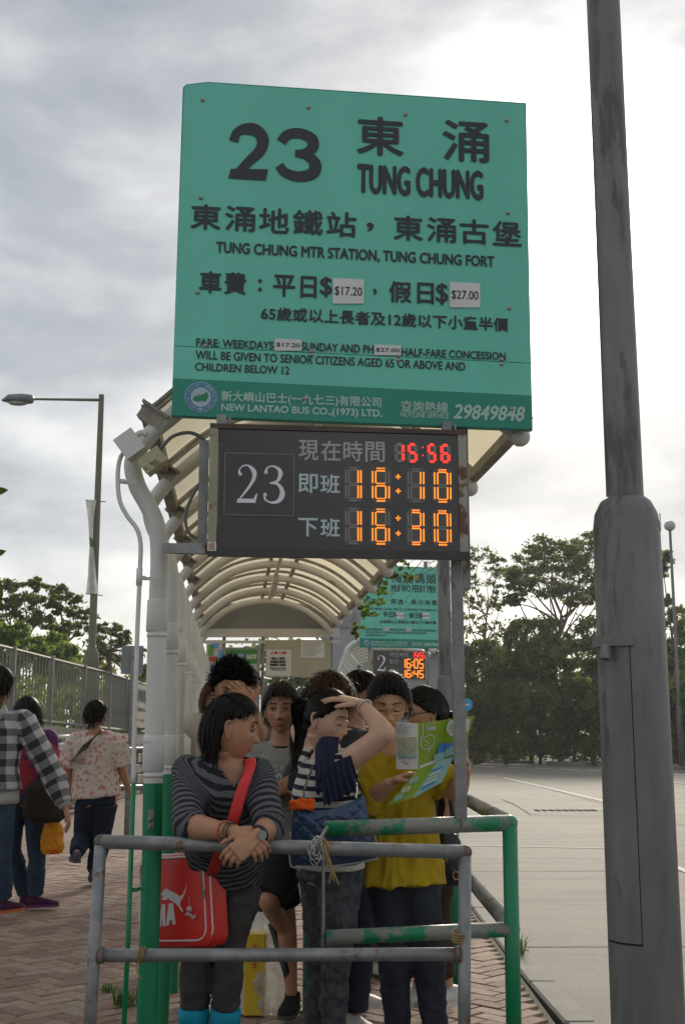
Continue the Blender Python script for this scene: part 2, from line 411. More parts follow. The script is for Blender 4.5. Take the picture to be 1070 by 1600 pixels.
for k in range(4):
    me = bpy.data.meshes.new('brick'); me.from_pydata(qm.verts().tolist(), [], qm.f); me.materials.append(PM[k]); dat.append(me)
rest = MB(); bv = qm.verts()
for b in bricks:
    k = rng.integers(0, 4); tz = rng.normal(0, .0016); ang = R(b[2]+rng.normal(0, .5))
    if id(b) in near:
        o = bpy.data.objects.new('brick', dat[k]); COL.objects.link(o); o.parent = pave
        o.location = (b[0], b[1], tz); o.rotation_euler = (rng.normal(0, .007), rng.normal(0, .007), ang)
    else:
        Rm = np.array(Matrix.Rotation(ang, 3, 'Z')); rest.add(bv @ Rm.T+np.array((b[0], b[1], tz)), qm.f, int(k))
o = link('brick_field', rest.verts(), rest.f, PM, pave, MI=rest.m); o['kind'] = 'stuff'
# beyond about fifteen metres the bricks are finer than the picture can tell
fb = MB(); fb.add([(-16, 15.4, -.004), (0.9, 15.4, -.004), (0.9, 60, -.004), (-16, 60, -.004)], [(0, 1, 2, 3)])
mfar = mat('brick_paving_far', (0.20, 0.155, 0.125), 0.9, var=0.3, vscale=14, stretch=(1, 3, 1)); link('far_paving', fb.verts(), fb.f, mfar, pave)
lb = MB(); lb.add([(-16, 4, -.006), (-6.4, 4, -.006), (-6.4, 15.5, -.006), (-16, 15.5, -.006)], [(0, 1, 2, 3)]); link('side_paving', lb.verts(), lb.f, mfar, pave)
# grass tufts in the joints
def tuft(x, y, n, h, col='weed_green', z=0.0, spread=.03):
    q = MB()
    for i in range(n):
        a = rng.uniform(0, 2*math.pi); l = h*rng.uniform(.5, 1.1); b = np.array((x+rng.normal(0, spread), y+rng.normal(0, spread), z)); d = np.array((math.cos(a), math.sin(a), 0)); s = np.array((-d[1], d[0], 0))*.0035
        m1 = b+d*l*.25+np.array((0, 0, l*.6)); t = b+d*l*.7+np.array((0, 0, l*.85))
        q.add([b-s, b+s, m1+s, m1-s, t], [(0, 1, 2, 3), (3, 2, 4)])
    return q
M_weed = mat('weed_green', (0.09, 0.16, 0.03), 0.7, var=0.3, trans=.3)
for lab, p, n, h in (('tuft of grass growing beside the foot of the thick green post', G(192, 1572), 60, .10), ('small weed at the kerb edge beside the green rail post', G(812, 1492), 22, .13), ('faint grass tuft in brick joints left of the thick post', G(165, 1550), 26, .05)):
    single('grass_tuft', tuft(p.x, p.y, n, h), M_weed, lab, 'grass', 'weeds in the paving')

# ================================================================ BUS SHELTER
YS = 4.45; DX = -0.092
rib_px = [(231, 1640), (236, 1400), (239.5, 1222), (243, 1100), (245.5, 1000), (247, 930), (249, 870), (245, 822), (231, 789), (216, 762), (208, 735), (209, 718), (215, 704), (226, 690), (244, 670), (268, 651), (300, 624), (335, 599), (380, 577), (430, 563), (480, 555), (525, 553), (575, 556), (625, 568), (675, 586), (725, 613), (768, 645), (800, 672), (812, 682)]
rib_rz = [(P(a, b, YS).x, P(a, b, YS).z) for a, b in rib_px]; rib_rz[0] = (rib_rz[1][0]-.006, 0.0)
rib_s = spline(rib_rz, 4)
i_arch = 15*4
shelter = Thing('bus_shelter', 'long white tubular bus shelter with arched cream panel roof over the queue', 'bus shelter', (-.68, YS, 0))
M_panel = mat('cream_roof_panel', (0.88, 0.83, 0.70), 0.35, var=0.04, vscale=2, dirt=(0.60, 0.52, 0.40), dscale=3.5, damt=0.68, trans=0.85)
M_purlin = mat('weathered_brown_rail', (0.33, 0.30, 0.255), 0.7, var=0.35, vscale=12, bump=.3)
NR = 11; SP = 0.98
def srow(k): return YS+SP*k
def rib(k):
    Y = srow(k); dx = DX*(Y-YS); q = MB()
    pts = [(p[0]+dx, Y, p[1]) for p in rib_s]
    # green up to 1.17 m, white above
    ig = max(i for i, p in enumerate(pts[:20]) if p[2] <= 1.12)
    zt = 1.12; a = pts[ig]; b = pts[ig+1]; f = (zt-a[2])/(b[2]-a[2]+1e-9); mid = tuple(a[j]+(b[j]-a[j])*f for j in range(3))
    q.tube(pts[:ig+1]+[mid], .036, 20, 1, cap=False)
    up = [mid]+pts[ig+1:]; q.tube(up, [0.0355 if p[2] < 1.75 else .0335 for p in up], 20, 0, cap=False)
    return q, pts
for k in range(NR):
    q, pts = rib(k); Y = srow(k); dx = DX*(Y-YS)
    o = shelter.part('arched_post', q, [M_white, M_green_paint], smooth=True)
    for za, zb in ((1.16, 1.29), (1.67, 1.79)):
        xa = np.interp((za+zb)/2, [p[2] for p in pts[:24]], [p[0] for p in pts[:24]]); s = MB()
        s.tube([(xa-.002, Y, za), (xa-.002, Y, za+.004), (xa, Y, zb-.004), (xa, Y, zb)], [.0365, .0395, .0395, .0365], 20); s.tube([(xa, Y, za-.02), (xa, Y, za-.006)], .0375, 20)
        if k < 6: shelter.part('sleeve', s, M_white, o, smooth=True)
    e = MB(); e.ball(pts[-1], .040, 14, 8); e.tube([pts[-4], pts[-2]], .038, 14); shelter.part('end_cap', e, M_white, o, smooth=True)
    if k == 0:
        f = MB(); xa = pts[0][0]; f.tube([(xa, Y, 0), (xa, Y, .012)], .075, 20); shelter.part('base_flange', f, M_green_paint, o)
        h = MB(); hp = P(236, 1280, Y-.035); h.box(hp, (.022, .012, .07)); h.ball(hp+Vector((0, -.008, 0)), .010); h.ball(hp+Vector((0, -.006, -.025)), .008)
        shelter.part('hinge', h, M_galv, o)
# purlins along the roof (world helper: position along the arch -> point)
def arch(i, k, off=0.0):
    p = Vector(rib_s[int(i)]) if float(i) == int(i) else None
    i0 = int(i); p = np.array(rib_s[i0]); t = np.array(rib_s[min(i0+1, len(rib_s)-1)])-np.array(rib_s[i0-1]); t /= np.linalg.norm(t); n = np.array((-t[1], t[0]))
    w = p+n*off; Y = YS+SP*k; return (w[0]+DX*SP*k, Y, w[1])
LAST = len(rib_s)-1
for i, off, sec in ((i_arch-3, .065, .055), (i_arch+22, .052, .03), (LAST-23, .052, .03), (LAST-3, .055, .045)):
    a = arch(i, -.03, off); b = arch(i, NR-1+.1, off); q = MB()
    a, b = np.array(a), np.array(b); d = b-a; L = np.linalg.norm(d)
    fr = Frame((a+b)/2, d, (0, 0, 1)); q.box((a+b)/2, (L, sec, sec), rot=fr.rot); shelter.part('purlin', q, M_purlin)
# bracket blocks that carry the left purlin on every rib
for k in range(6):
    p = arch(i_arch-3, k, .04); q = MB(); fr = Frame(p, (0, 1, 0), (0.55, 0, .8)); q.box(p, (.07, .06, .10), rot=fr.rot); q.box(np.array(p)+fr.y*.03, (.11, .012, .12), rot=fr.rot)
    shelter.part('bracket', q, M_purlin)
ip = list(range(i_arch-2, LAST-1, 2))
if ip[-1] != LAST-1: ip.append(LAST-1)
for k in range(-0, NR-1):
    for s0, s1 in ((0, 12), (12, len(ip)-13), (len(ip)-13, len(ip)-1)):
        q = MB(); V = []; F = []; ii = ip[s0:s1+1]
        if len(ii) < 2: continue
        kk = np.linspace(k+.03, k+.97, 3)
        for lay, off in ((0, .078), (1, .086)):
            for i in ii:
                for kq in kk: V.append(arch(i, kq, off))
        n = len(ii); m = 3
        for lay in (0, 1):
            for a in range(n-1):
                for b in range(m-1):
                    z = lay*n*m+a*m+b; f = (z, z+1, z+m+1, z+m); F.append(f if lay else f[::-1])
        shelter.part('roof_panel', MB().add(V, F), M_panel, smooth=True)
# glazing beads beside the ribs
for k in range(NR):
    for dk in (-.035, .035):
        if k == 0 and dk < 0: pass
        pts = [arch(i, k+dk, .068) for i in ip]; q = MB(); q.tube(pts, .010, 6); shelter.part('glazing_bead', q, M_purlin)
# strip light under the crown
ic = i_arch+24
q = MB(); a = np.array(arch(ic, .6, -.045)); b = np.array(arch(ic, 8.4, -.045)); q.tube([a, b], .016, 8); shelter.part('conduit', q, M_white)
for k0, k1 in ((3.3, 4.5), (6.3, 7.5)):
    a = np.array(arch(ic, k0, -.085)); b = np.array(arch(ic, k1, -.085)); fr = Frame((a+b)/2, b-a, (0, 0, 1)); q = MB(); q.box((a+b)/2, (np.linalg.norm(b-a), .07, .05), rot=fr.rot); o = shelter.part('lamp_housing', q, M_white)
    q = MB(); q.tube([a-(0, 0, .035), b-(0, 0, .035)], .015, 10); shelter.part('tube_lamp', q, mat('lamp_glass', (.75, .75, .72), .25, var=0), o, smooth=True)
# junction boxes on the first post
fr = Frame(P(205, 697, 4.34), (.80, 0, .60), (-.60, 0, .80)); q = MB(); q.box(fr(0, 0, 0), (.075, .085, .07), rot=fr.rot); q.box(fr(0, 0, .04), (.082, .092, .01), rot=fr.rot)
shelter.part('junction_box', q, M_white)
fr = Frame(P(240, 722, 4.36), (.78, 0, .62), (-.62, 0, .78)); q = MB(); q.box(fr(0, 0, 0), (.09, .06, .07), rot=fr.rot); q.box(fr(0, 0, .038), (.096, .066, .006), rot=fr.rot); q.tube([fr(0, 0, .04), fr(0, 0, .047)], .012, 12)
shelter.part('junction_box', q, mat('aged_cream_box', (.46, .42, .26), .6, var=.15, dirt=(.25, .2, .12), dscale=20, damt=.62), label='yellowed round-lidded junction box')
q = MB(); cp = [(205, 700), (190, 712), (184.5, 740), (187, 780), (199, 806), (214, 826), (220, 850), (219, 890), (217.5, 930), (214.5, 1000), (210, 1160), (209, 1224)]
pp = [P(a, b, 4.33) for a, b in cp]; q.tube(spline([tuple(p) for p in pp], 5), .0085, 10, 0); lo = P(209, 1224, 4.33); q.tube([lo, (lo.x-.002, 4.33, .6), (lo.x-.012, 4.33, 0)], .0088, 10, 1)
q.tube([P(218.5, 888, 4.33), P(217.5, 915, 4.33)], .0115, 10, 0)
cd = shelter.part('cable_conduit', q, [M_white, M_green_paint], smooth=True)
for (x, y) in ((190, 752), (222, 903), (213, 1160), (209, 1390)):
    q = MB(); p = P(x, y, 4.345); q.box(p, (.028, .02, .014)); q.box(p+Vector((.03, .02, 0)), (.05, .006, .012)); shelter.part('saddle_clip', q, M_white if y < 1200 else M_green_paint, cd)
q = MB(); pp = spline([tuple(P(a, b, 4.36)) for a, b in ((205, 692), (213, 681), (222, 676), (230, 679))], 5); q.tube(pp, .012, 10); shelter.part('conduit_bend', q, M_white, smooth=True)
# wire loops behind the display
q = MB(); q.tube(spline([tuple(P(a, b, 4.30)) for a, b in ((252, 700), (270, 682), (295, 676), (315, 684), (325, 698))], 5), .007, 8)
q.tube(spline([tuple(P(a, b, 4.30)) for a, b in ((324, 725), (312, 755), (296, 785), (290, 810), (295, 832), (312, 843), (322, 843))], 5), .006, 8); shelter.part('cable', q, mat('grey_cable', (.12, .12, .12), .5))
# end wall with notices, far down the queue
Mbeige = mat('beige_board', (0.40, 0.37, 0.28), .6, var=.12, vscale=4)
YE = 13.3
def epx(x, y, Y=YE): return P(x, y, Y)
q = MB(); a = epx(300, 988); b = epx(530, 988); q.box(((a.x+b.x)/2, YE+.1, a.z), (b.x-a.x, .08, .09)); q.box(((a.x+b.x)/2, YE+.1, a.z-.10), (b.x-a.x, .05, .03)); shelter.part('cross_beam', q, M_white)
for x in (349, 410, 517):
    q = MB(); a = epx(x, 985); q.box((a.x, YE+.12, a.z/2), (.035, .035, a.z)); shelter.part('upright', q, M_galv)
q = MB(); a = epx(300, 984); b = epx(530, 940); q.box(((a.x+b.x)/2, YE+.2, (a.z+b.z)/2), (b.x-a.x, .01, b.z-a.z)); shelter.part('end_panel', q, mat('grey_translucent_panel', (.36, .37, .36), .4, var=.1, trans=.4))

nb = Thing('notice_board', 'beige notice board with paper bus notices at the far end of the shelter', 'notice board', (epx(465, 1000).x, YE, 0))
fr = Frame(epx(415, 1058), (1, 0, 0), (0, 0, 1)); u1, v1 = fr.uv(517, 1000)
q = MB(); q.box(fr(u1/2, v1/2, -.02), (u1, .04, v1)); nb.part('board', q, Mbeige)
q = MB()
for x in (415, 517): a = epx(x, 1060); q.box((a.x, YE+.02, a.z/2), (.03, .03, a.z))
nb.part('stand', q, M_galv)
M_paper = mat('paper', (.62, .62, .60), .7, var=.04); M_redink = mat('red_ink', (.45, .03, .03), .6, var=0)
for (x0, y0, x1, y1, lab) in ((416, 1015, 455, 1056, 'exact-fare notice'), (470, 1003, 507, 1028, None)):
    a = fr.uv(x0, y1); b = fr.uv(x1, y0); q = MB(); q.box(fr((a[0]+b[0])/2, (a[1]+b[1])/2, .004), (b[0]-a[0], .004, b[1]-a[1])); o = nb.part('notice', q, M_paper)
    q = MB()
    if lab:
        for s, xa, ya, xb, yb, mi in (('上車人錢', 422, 1018, 447, 1022, 1), ('請各人備零', 424, 1027, 445, 1031, 0), ('及鐵路的紙幣', 422, 1032, 446, 1036, 0), ('或硬幣八達通', 422, 1037, 446, 1041, 0), ('Please insert coins', 422, 1043, 447, 1045, 0), ('and notes or tap', 424, 1046, 446, 1048, 0)): text_px(q, fr, s, xa, ya, xb, yb, w=.008, mi=mi, bold=.002)
    else:
        for j in range(6): text_px(q, fr, 'NOTICE TO ALL PASSENGERS WAITING', 473, 1005+j*3.6, 503-(j % 3)*5, 1006.6+j*3.6, w=.008, mi=0)
    nb.part('print', q, [M_ink, M_redink], o)

bs = Thing('bus_stop_panel', 'green headed BUS STOP panel with white timetable at the shelter end', 'bus stop sign', (epx(380, 1000).x, YE-.4, 0))
fr = Frame(P(352, 1120, YE-.4), (1, 0, 0), (0, 0, 1)); u1, v1 = fr.uv(402, 1015); vg = fr.uv(352, 1037)[1]
q = MB(); q.box(fr(u1/2, v1/2, -.04), (u1+.06, .06, v1+.05)); q.box((fr(u1/2, 0, 0)[0], YE-.36, .4), (u1+.06, .06, .8)); bs.part('frame', q, mat('panel_frame', (.30, .31, .30), .5))
q = MB(); q.box(fr(u1/2, (vg+v1)/2, 0), (u1, .01, v1-vg)); o = bs.part('header', q, mat('leaf_green_header', (.05, .24, .04), .5, var=.05))
q = MB(); text_px(q, fr, '巴士站', 353, 1022.5, 367, 1029.5, w=.008, bold=.003); bs.part('lettering', q, M_paper, o); q = MB(); text_px(q, fr, 'BUS STOP', 386, 1023, 401, 1029.5, w=.008, bold=.004); bs.part('lettering', q, M_paper, o)
c = fr.uv(376.5, 1026); q = MB(); q.tube([fr(c[0], c[1], .006), fr(c[0], c[1], .008)], .045, 20, 0); q.tube([fr(c[0], c[1], .008), fr(c[0], c[1], .010)], .032, 20, 1); bs.part('emblem', q, [mat('emblem_blue', (.05, .2, .4), .5, var=0), mat('emblem_light', (.35, .5, .6), .5, var=0)], o)
q = MB(); q.box(fr(u1/2, vg/2, 0), (u1, .01, vg)); o = bs.part('timetable', q, mat('timetable_white', (.40, .44, .44), .5, var=.05))
q = MB(); text_px(q, fr, '2', 383, 1041, 387, 1049, w=.008, bold=.003)
for j in range(5): text_px(q, fr, '........', 396, 1056+j*9, 401, 1058+j*9, w=.008, bold=.004)
bs.part('print', q, M_ink, o)
pc = [('poster_blue', (.02, .13, .55)), ('poster_white', (.55, .57, .58)), ('poster_green', (.15, .35, .05)), ('poster_red', (.5, .06, .03)), ('poster_sky', (.1, .4, .7))]
ps = Thing('poster_stand', 'stand of coloured travel posters beside the left row of shelter posts', 'poster stand', (P(333, 1060, 14.4).x, 14.4, 0))
q = MB(); a = P(320, 1120, 14.4); b = P(350, 1000, 14.4); q.box(((a.x+b.x)/2, 14.43, b.z/2), (b.x-a.x, .03, b.z)); ps.part('backing', q, M_paper)
for x0, y0, x1, y1, ci in ((325, 1008, 333, 1024, 2), (331, 1004, 341, 1012, 4), (327, 1026, 340, 1033, 3), (329, 1040, 341, 1057, 0), (322, 1060, 335, 1080, 1), (341, 1016, 348, 1030, 4), (322, 1036, 328, 1055, 2)):
    a = P(x0, y1, 14.4); b = P(x1, y0, 14.4); q = MB(); q.box(((a.x+b.x)/2, 14.405, (a.z+b.z)/2), (b.x-a.x, .012, b.z-a.z)); ps.part('poster', q, mat(*pc[ci], .5, var=.1))

# ================================================================ ROUTE SIGN
def route_sign(PX, YL, YR, label, big=True, num='23'):
    """PX maps the main sign's photo pixels to this sign's"""
    A = P(*PX(268, 650), YL); B = P(*PX(832, 672), YR)
    fr = Frame(A, (B-A), (0, 0, 1))
    th = Thing('route_sign', label, 'sign', (float((A.x+B.x)/2), float((A.y+B.y)/2), 0))
    uv = lambda x, y: fr.uv(*PX(x, y))
    rim = [(268, 650), (832, 672), (829, 545), (822, 160), (325, 127), (291, 131), (286, 136)]
    q = MB(); q.prism([uv(*p) for p in rim], fr, -.028, -.004); o = th.part('backing_tray', q, M_greend)
    ins = 1.5 if big else 0
    up = [(272, 540), (828, 567), (820, 162.5), (325, 129.5), (293, 133), (288, 137)]
    q = MB(); q.prism([uv(*p) for p in up], fr, -.004, 0); th.part('upper_panel', q, M_green)
    lo = [(270.5, 591), (829.5, 618), (828.4, 568.2), (272, 541.2)]
    q = MB(); q.prism([uv(*p) for p in lo], fr, -.003, .0012); th.part('lower_panel', q, M_green)
    bt = [(268.5, 649), (831, 671), (829.5, 618), (270.5, 591)]
    q = MB(); q.prism([uv(*p) for p in bt], fr, -.003, .0013); foot = th.part('footer_band', q, M_greend)
    W = .0035
    def tp(mb, s, x0, y0, x1, y1, **k):
        a = uv(x0, y1); b = uv(x1, y1); c = uv(x0, y0); text_in(mb, fr, s, a[0], a[1], b[0], c[1], w=W, **k)
    class F2:  # frame wrapper for cell-laid characters
        map = fr.map
        def uv(self, x, y): return uv(x, y)
    f2 = F2()
    def cp_(mb, s, x0, y0, x1, y1, **k): chars_px(mb, f2, s, x0, y0, x1, y1, w=W, **k)
    b1, b2, b3 = (.0075, .0035, .0016)
    q = MB()
    if num == '23':
        # heavy route number drawn as strokes
        def heavy2(u0, v0, u1, v1):
            w = u1-u0; h = v1-v0
            s = spline([(u0+.10*w, v0+.66*h), (u0+.18*w, v0+.82*h), (u0+.42*w, v0+.90*h), (u0+.68*w, v0+.87*h), (u0+.83*w, v0+.72*h), (u0+.76*w, v0+.52*h), (u0+.50*w, v0+.32*h), (u0+.27*w, v0+.14*h), (u0+.16*w, v0+.06*h)], 6)
            ws = np.interp(np.linspace(0, 1, len(s)), [0, .12, .3, .5, .7, 1], [.235*w, .22*w, .22*h, .30*w, .26*w, .17*w]); stroke(q, fr, s, ws, W)
            q.add([fr(u0, v0, W+.0001), fr(u0+.93*w, v0, W+.0001), fr(u0+.98*w, v0+.2*h, W+.0001), fr(u0+.05*w, v0+.17*h, W+.0001)], [(0, 1, 2, 3)])
        def heavy3(u0, v0, u1, v1):
            w = u1-u0; h = v1-v0
            s = spline([(u0+.06*w, v0+.72*h), (u0+.2*w, v0+.86*h), (u0+.48*w, v0+.91*h), (u0+.78*w, v0+.82*h), (u0+.80*w, v0+.64*h), (u0+.62*w, v0+.54*h), (u0+.40*w, v0+.525*h)], 6); stroke(q, fr, s, np.interp(np.linspace(0, 1, len(s)), [0, .3, .6, 1], [.24*w, .19*h, .28*w, .13*h]), W)
            s = spline([(u0+.40*w, v0+.525*h), (u0+.66*w, v0+.50*h), (u0+.87*w, v0+.36*h), (u0+.82*w, v0+.17*h), (u0+.5*w, v0+.09*h), (u0+.18*w, v0+.15*h), (u0+.02*w, v0+.28*h)], 6); stroke(q, fr, s, np.interp(np.linspace(0, 1, len(s)), [0, .4, .7, 1], [.13*h, .30*w, .19*h, .22*w]), W+.0002)
        a = uv(357, 279); b = uv(422, 196); c = uv(434, 282); heavy2(a[0], a[1], b[0], b[1]+.002); d = uv(500, 284); e = uv(434, 199); heavy3(c[0], c[1], d[0], e[1])
        cp_(q, '東', 558, 182, 631, 240, bold=b2); cp_(q, '涌', 692, 188, 764, 250, bold=b2)
        tp(q, 'TUNG CHUNG', 559, 257, 753, 301, bold=.0042)
        cp_(q, '東涌地鐵站，東涌古堡', 298, 319, 814, 357, bold=.0022)
        tp(q, 'TUNG CHUNG MTR STATION, TUNG CHUNG FORT', 338, 378, 771, 397, bold=b3)
    else:
        tp(q, '2', 372, 196, 430, 280, bold=.010)
        cp_(q, '梅窩碼頭', 488, 185, 795, 245, bold=.002)
        tp(q, 'MUI WO FERRY PIER', 488, 257, 794, 301, bold=.002)
        cp_(q, '銀礦洞，貝澳，長沙海灘', 290, 339, 800, 372, bold=.001)
        tp(q, 'SILVER MINE CAVE, PUI O, CHEUNG SHA BEACH', 292, 396, 798, 413, bold=.001)
    cp_(q, '車費：平日', 312, 424, 499, 457, bold=.0022); tp(q, '$', 500, 433, 518, 464, bold=b3); cp_(q, '，', 578, 440, 600, 470, bold=b3)
    cp_(q, '假日', 608, 440, 682, 472, bold=.0022); tp(q, '$', 681, 443, 699, 476, bold=b3)
    tp(q, '65歲或以上長者及12歲以下小童半價', 408, 479, 793, 500, bold=.0014)
    tp(q, 'FARE: WEEKDAYS', 307, 529, 427, 541, bold=.0009); tp(q, 'SUNDAY AND PH', 471, 535, 583, 547.5, bold=.0009); tp(q, 'HALF-FARE CONCESSION', 627, 544, 789, 556, bold=.0009)
    tp(q, 'WILL BE GIVEN TO SENIOR CITIZENS AGED 65 OR ABOVE AND', 306, 548, 726, 561, bold=.0009); tp(q, 'CHILDREN BELOW 12', 305, 567, 452, 579, bold=.0009)
    th.part('lettering', q, M_ink)
    for (x0, y0, x1, y1, s) in ((519.5, 438, 568, 475, '$17.20'), (702, 444, 749.5, 481, '$27.00'), (429, 532, 471, 548.5, '$17.20'), (584.5, 541, 626, 555.5, '$27.00')):
        a = uv(x0, y1); b = uv(x1, y0-.5); bb = uv(x1, y1); q = MB(); q.prism([a, bb, (bb[0], b[1]), (a[0], b[1])], fr, .003, .0048); st = th.part('price_sticker', q, M_sticker)
        H = b[1]-a[1]; Wd = bb[0]-a[0]; q = MB(); text_in(q, fr, s, a[0]+Wd*.06, a[1]+H*.30, bb[0]-Wd*.06, a[1]+H*.68, w=.0056, bold=.0006); th.part('price', q, M_ink, st)
    q = MB(); tp(q, '新大嶼山巴士(一九七三)有限公司', 346, 611, 595, 629, bold=.001); tp(q, 'NEW LANTAO BUS CO.,(1973) LTD.', 346, 631, 596, 645, bold=.0013)
    tp(q, '查詢熱線', 626, 626, 699, 643, bold=.0006); tp(q, 'HOTLINE SERVICE', 625, 643.5, 700, 651.5, bold=.0005, shear=.18); tp(q, '29849848', 708, 632, 816, 654, bold=.002, shear=.2)
    th.part('lettering', q, M_paleink, foot)
    # round company emblem
    c = uv(314, 621); rr = abs(uv(339, 621)[0]-c[0]); q = MB()
    M_eb = mat('emblem_ring_blue', (.02, .16, .34), .5, var=0); M_el = mat('emblem_pale', (.36, .47, .55), .5, var=0); M_eg = mat('emblem_island', (.01, .22, .10), .5, var=0)
    for r0, w, mi in ((rr, .004, 1), (rr*.95, .0046, 0), (rr*.64, .0052, 1)): q.tube([fr(*c, w-.001), fr(*c, w)], r0, 28, mi)
    isl = [(-.5, -.3), (-.2, -.38), (.1, -.3), (.25, -.42), (.4, -.2), (.52, .15), (.4, .42), (.2, .3), (.05, .22), (-.1, .05), (-.3, .1), (-.48, -.02)]
    q.prism([(c[0]+x*rr*.95, c[1]+y*rr*.8) for x, y in isl], fr, .0054, .006, 2)
    if big:
        for i, ch in enumerate('NEW LANTAO BUS CO.,(1973)LTD'):
            if ch == ' ': continue
            a = math.pi*1.08-i*math.pi*1.16/27; r1 = rr*.795; s = rr*.085; cx, cy = c[0]+math.cos(a)*r1, c[1]+math.sin(a)*r1
            f3 = Frame(fr(cx, cy, 0), np.array(fr.x)*math.sin(a)-np.array(fr.y)*math.cos(a), np.array(fr.x)*math.cos(a)+np.array(fr.y)*math.sin(a)); text_in(q, f3, ch, -s*.7, -s, s*.7, s, w=.0058, mi=1)
        for i, ch in enumerate('新大嶼山巴士(一九七三)有限公司'):
            a = math.pi*1.16+i*math.pi*.68/14; r1 = rr*.795; s = rr*.095; cx, cy = c[0]+math.cos(a)*r1, c[1]+math.sin(a)*r1
            f3 = Frame(fr(cx, cy, 0), -np.array(fr.x)*math.sin(a)+np.array(fr.y)*math.cos(a), -np.array(fr.x)*math.cos(a)-np.array(fr.y)*math.sin(a)); text_in(q, f3, ch, -s*.9, -s, s*.9, s, w=.0058, mi=1)
    th.part('emblem', q, [M_eb, M_el, M_eg], foot)
    if big:
        for x, y in ((317, 156), (482, 168), (633, 179), (791, 188), (314, 309), (793, 333), (309, 457), (795, 482), (321, 541), (487, 549), (487, 555), (622, 556), (622, 563), (783, 562), (783, 569), (311, 617), (477, 623), (634, 632), (799, 639)):
            c = uv(x, y); q = MB(); q.tube([fr(*c, .001), fr(*c, .004)], .0085, 12); q.ball(fr(*c, .004), .0052, 10, 6); th.part('screw', q, M_screw, smooth=True)
    return th, fr, uv
sign, sfr, suv = route_sign(lambda x, y: (x, y), 4.22, 4.36, 'large green route 23 sign board to TUNG CHUNG above the near display')
# hangers between sign and display
# ---------------------------------------------------------------- departure display
SEG = {'0': 'abcdef', '1': 'bc', '2': 'abged', '3': 'abgcd', '4': 'fgbc', '5': 'afgcd', '6': 'afgedc', '8': 'abcdefg'}
def digit_dots(fr, c, u0, v0, u1, v1, dr, mb_lit, mb_dim, w=.006, nv=7):
    W = u1-u0; H = v1-v0; t = W*.31; on = SEG.get(c, '')
    def dots(cells, lit):
        mb = mb_lit if lit else mb_dim
        for (u, v) in cells:
            a = [fr(u+dr*math.cos(k*math.pi/3), v+dr*math.sin(k*math.pi/3), w+(.0012 if lit else 0)) for k in range(6)]; mb.add(a, [(0, 1, 2, 3, 4, 5)])
    cols = {'l': (u0+t*.28, u0+t*.80), 'r': (u1-t*.80, u1-t*.28)}
    def vert(side, a, b, lit):
        cells = []
        for ci, u in enumerate(cols[side]):
            n = nv
            for k in range(n):
                f = (k+.5)/n
                if ((side == 'l') == (ci == 0)): f = (k+.25)/n if a > b else f
                cells.append((u, a+(b-a)*f))
        dots(cells, lit)
    mid = (v0+v1)/2
    for s, side, a, b in (('f', 'l', mid+t*.25, v1-t*.55), ('e', 'l', v0+t*.55, mid-t*.25), ('b', 'r', mid+t*.25, v1-t*.55), ('c', 'r', v0+t*.55, mid-t*.25)): vert(side, a, b, s in on)
    for s, vv in (('a', v1-t*.28), ('g', mid), ('d', v0+t*.28)):
        cells = []
        for rr_, dv in ((0, -t*.2), (1, t*.2)):
            n = 5 if rr_ == 0 else 4
            for k in range(n): cells.append((u0+t*.9+(W-t*1.8)*((k+.5)/n), vv+dv))
        dots(cells, s in on)
M_led = mat('dark_display_face', (0.018, 0.014, 0.013), 0.16, var=0.3, vscale=3, spec=.6)
M_amber = emit('amber_led', (1.0, .21, .012), 1.2); M_ambdim = emit('amber_glow_field', (.55, .12, .01), .20); M_redl = emit('red_led', (1.0, .03, .02), 1.2); M_dim = mat('unlit_led', (.30, .30, .27), .4, var=0)
M_well = mat('digit_well', (.075, .07, .068), .3, var=0)
M_disp = mat('display_lettering', (.36, .36, .38), .4, var=0); M_disp2 = mat('display_lettering_white', (.46, .56, .60), .4, var=0)
YLd, YRd = 4.18, 4.275
A = P(340, 858, YLd); B = P(714, 864, YRd); lfr = Frame(A, (B-A), (0, 0, 1))
disp = Thing('departure_display', 'black LED bus departure display showing 23 and amber times under the near sign', 'display sign', (float((A.x+B.x)/2), 4.55, 0))
L = lfr.uv
a = L(340, 858); tl = L(340, 669); tr = L(714, 682); U1 = tr[0]; V1 = (tl[1]+tr[1])/2
q = MB(); q.box(lfr(U1/2, V1/2, -.035), (U1+.055, V1+.035, .07), rot=lfr.rot); disp.part('casing', q, M_rust)
q = MB(); q.box(lfr(U1/2, V1/2, .0015), (U1, V1, .003), rot=lfr.rot); disp.part('face_panel', q, M_led)
for u, wd, m in ((-.020, .030, mat('frame_olive_cream', (.30, .29, .20), .6, var=.2, dirt=(.16, .08, .05), dscale=14, damt=.6)), (U1+.016, .030, M_rust)):
    q = MB(); q.box(lfr(u, V1/2, .004), (wd, V1+.04, .012), rot=lfr.rot); disp.part('frame_side', q, m)
q = MB(); q.box(lfr(U1/2, -.012, .006), (U1+.07, .03, .016), rot=lfr.rot); disp.part('frame_bottom', q, mat('dark_frame', (.055, .05, .048), .5, .3, var=.2))
q = MB(); q.box(lfr(U1/2, V1+.010, .004), (U1+.07, .018, .014), rot=lfr.rot); disp.part('frame_top', q, mat('brown_frame', (.07, .045, .035), .5, .2, var=.3))
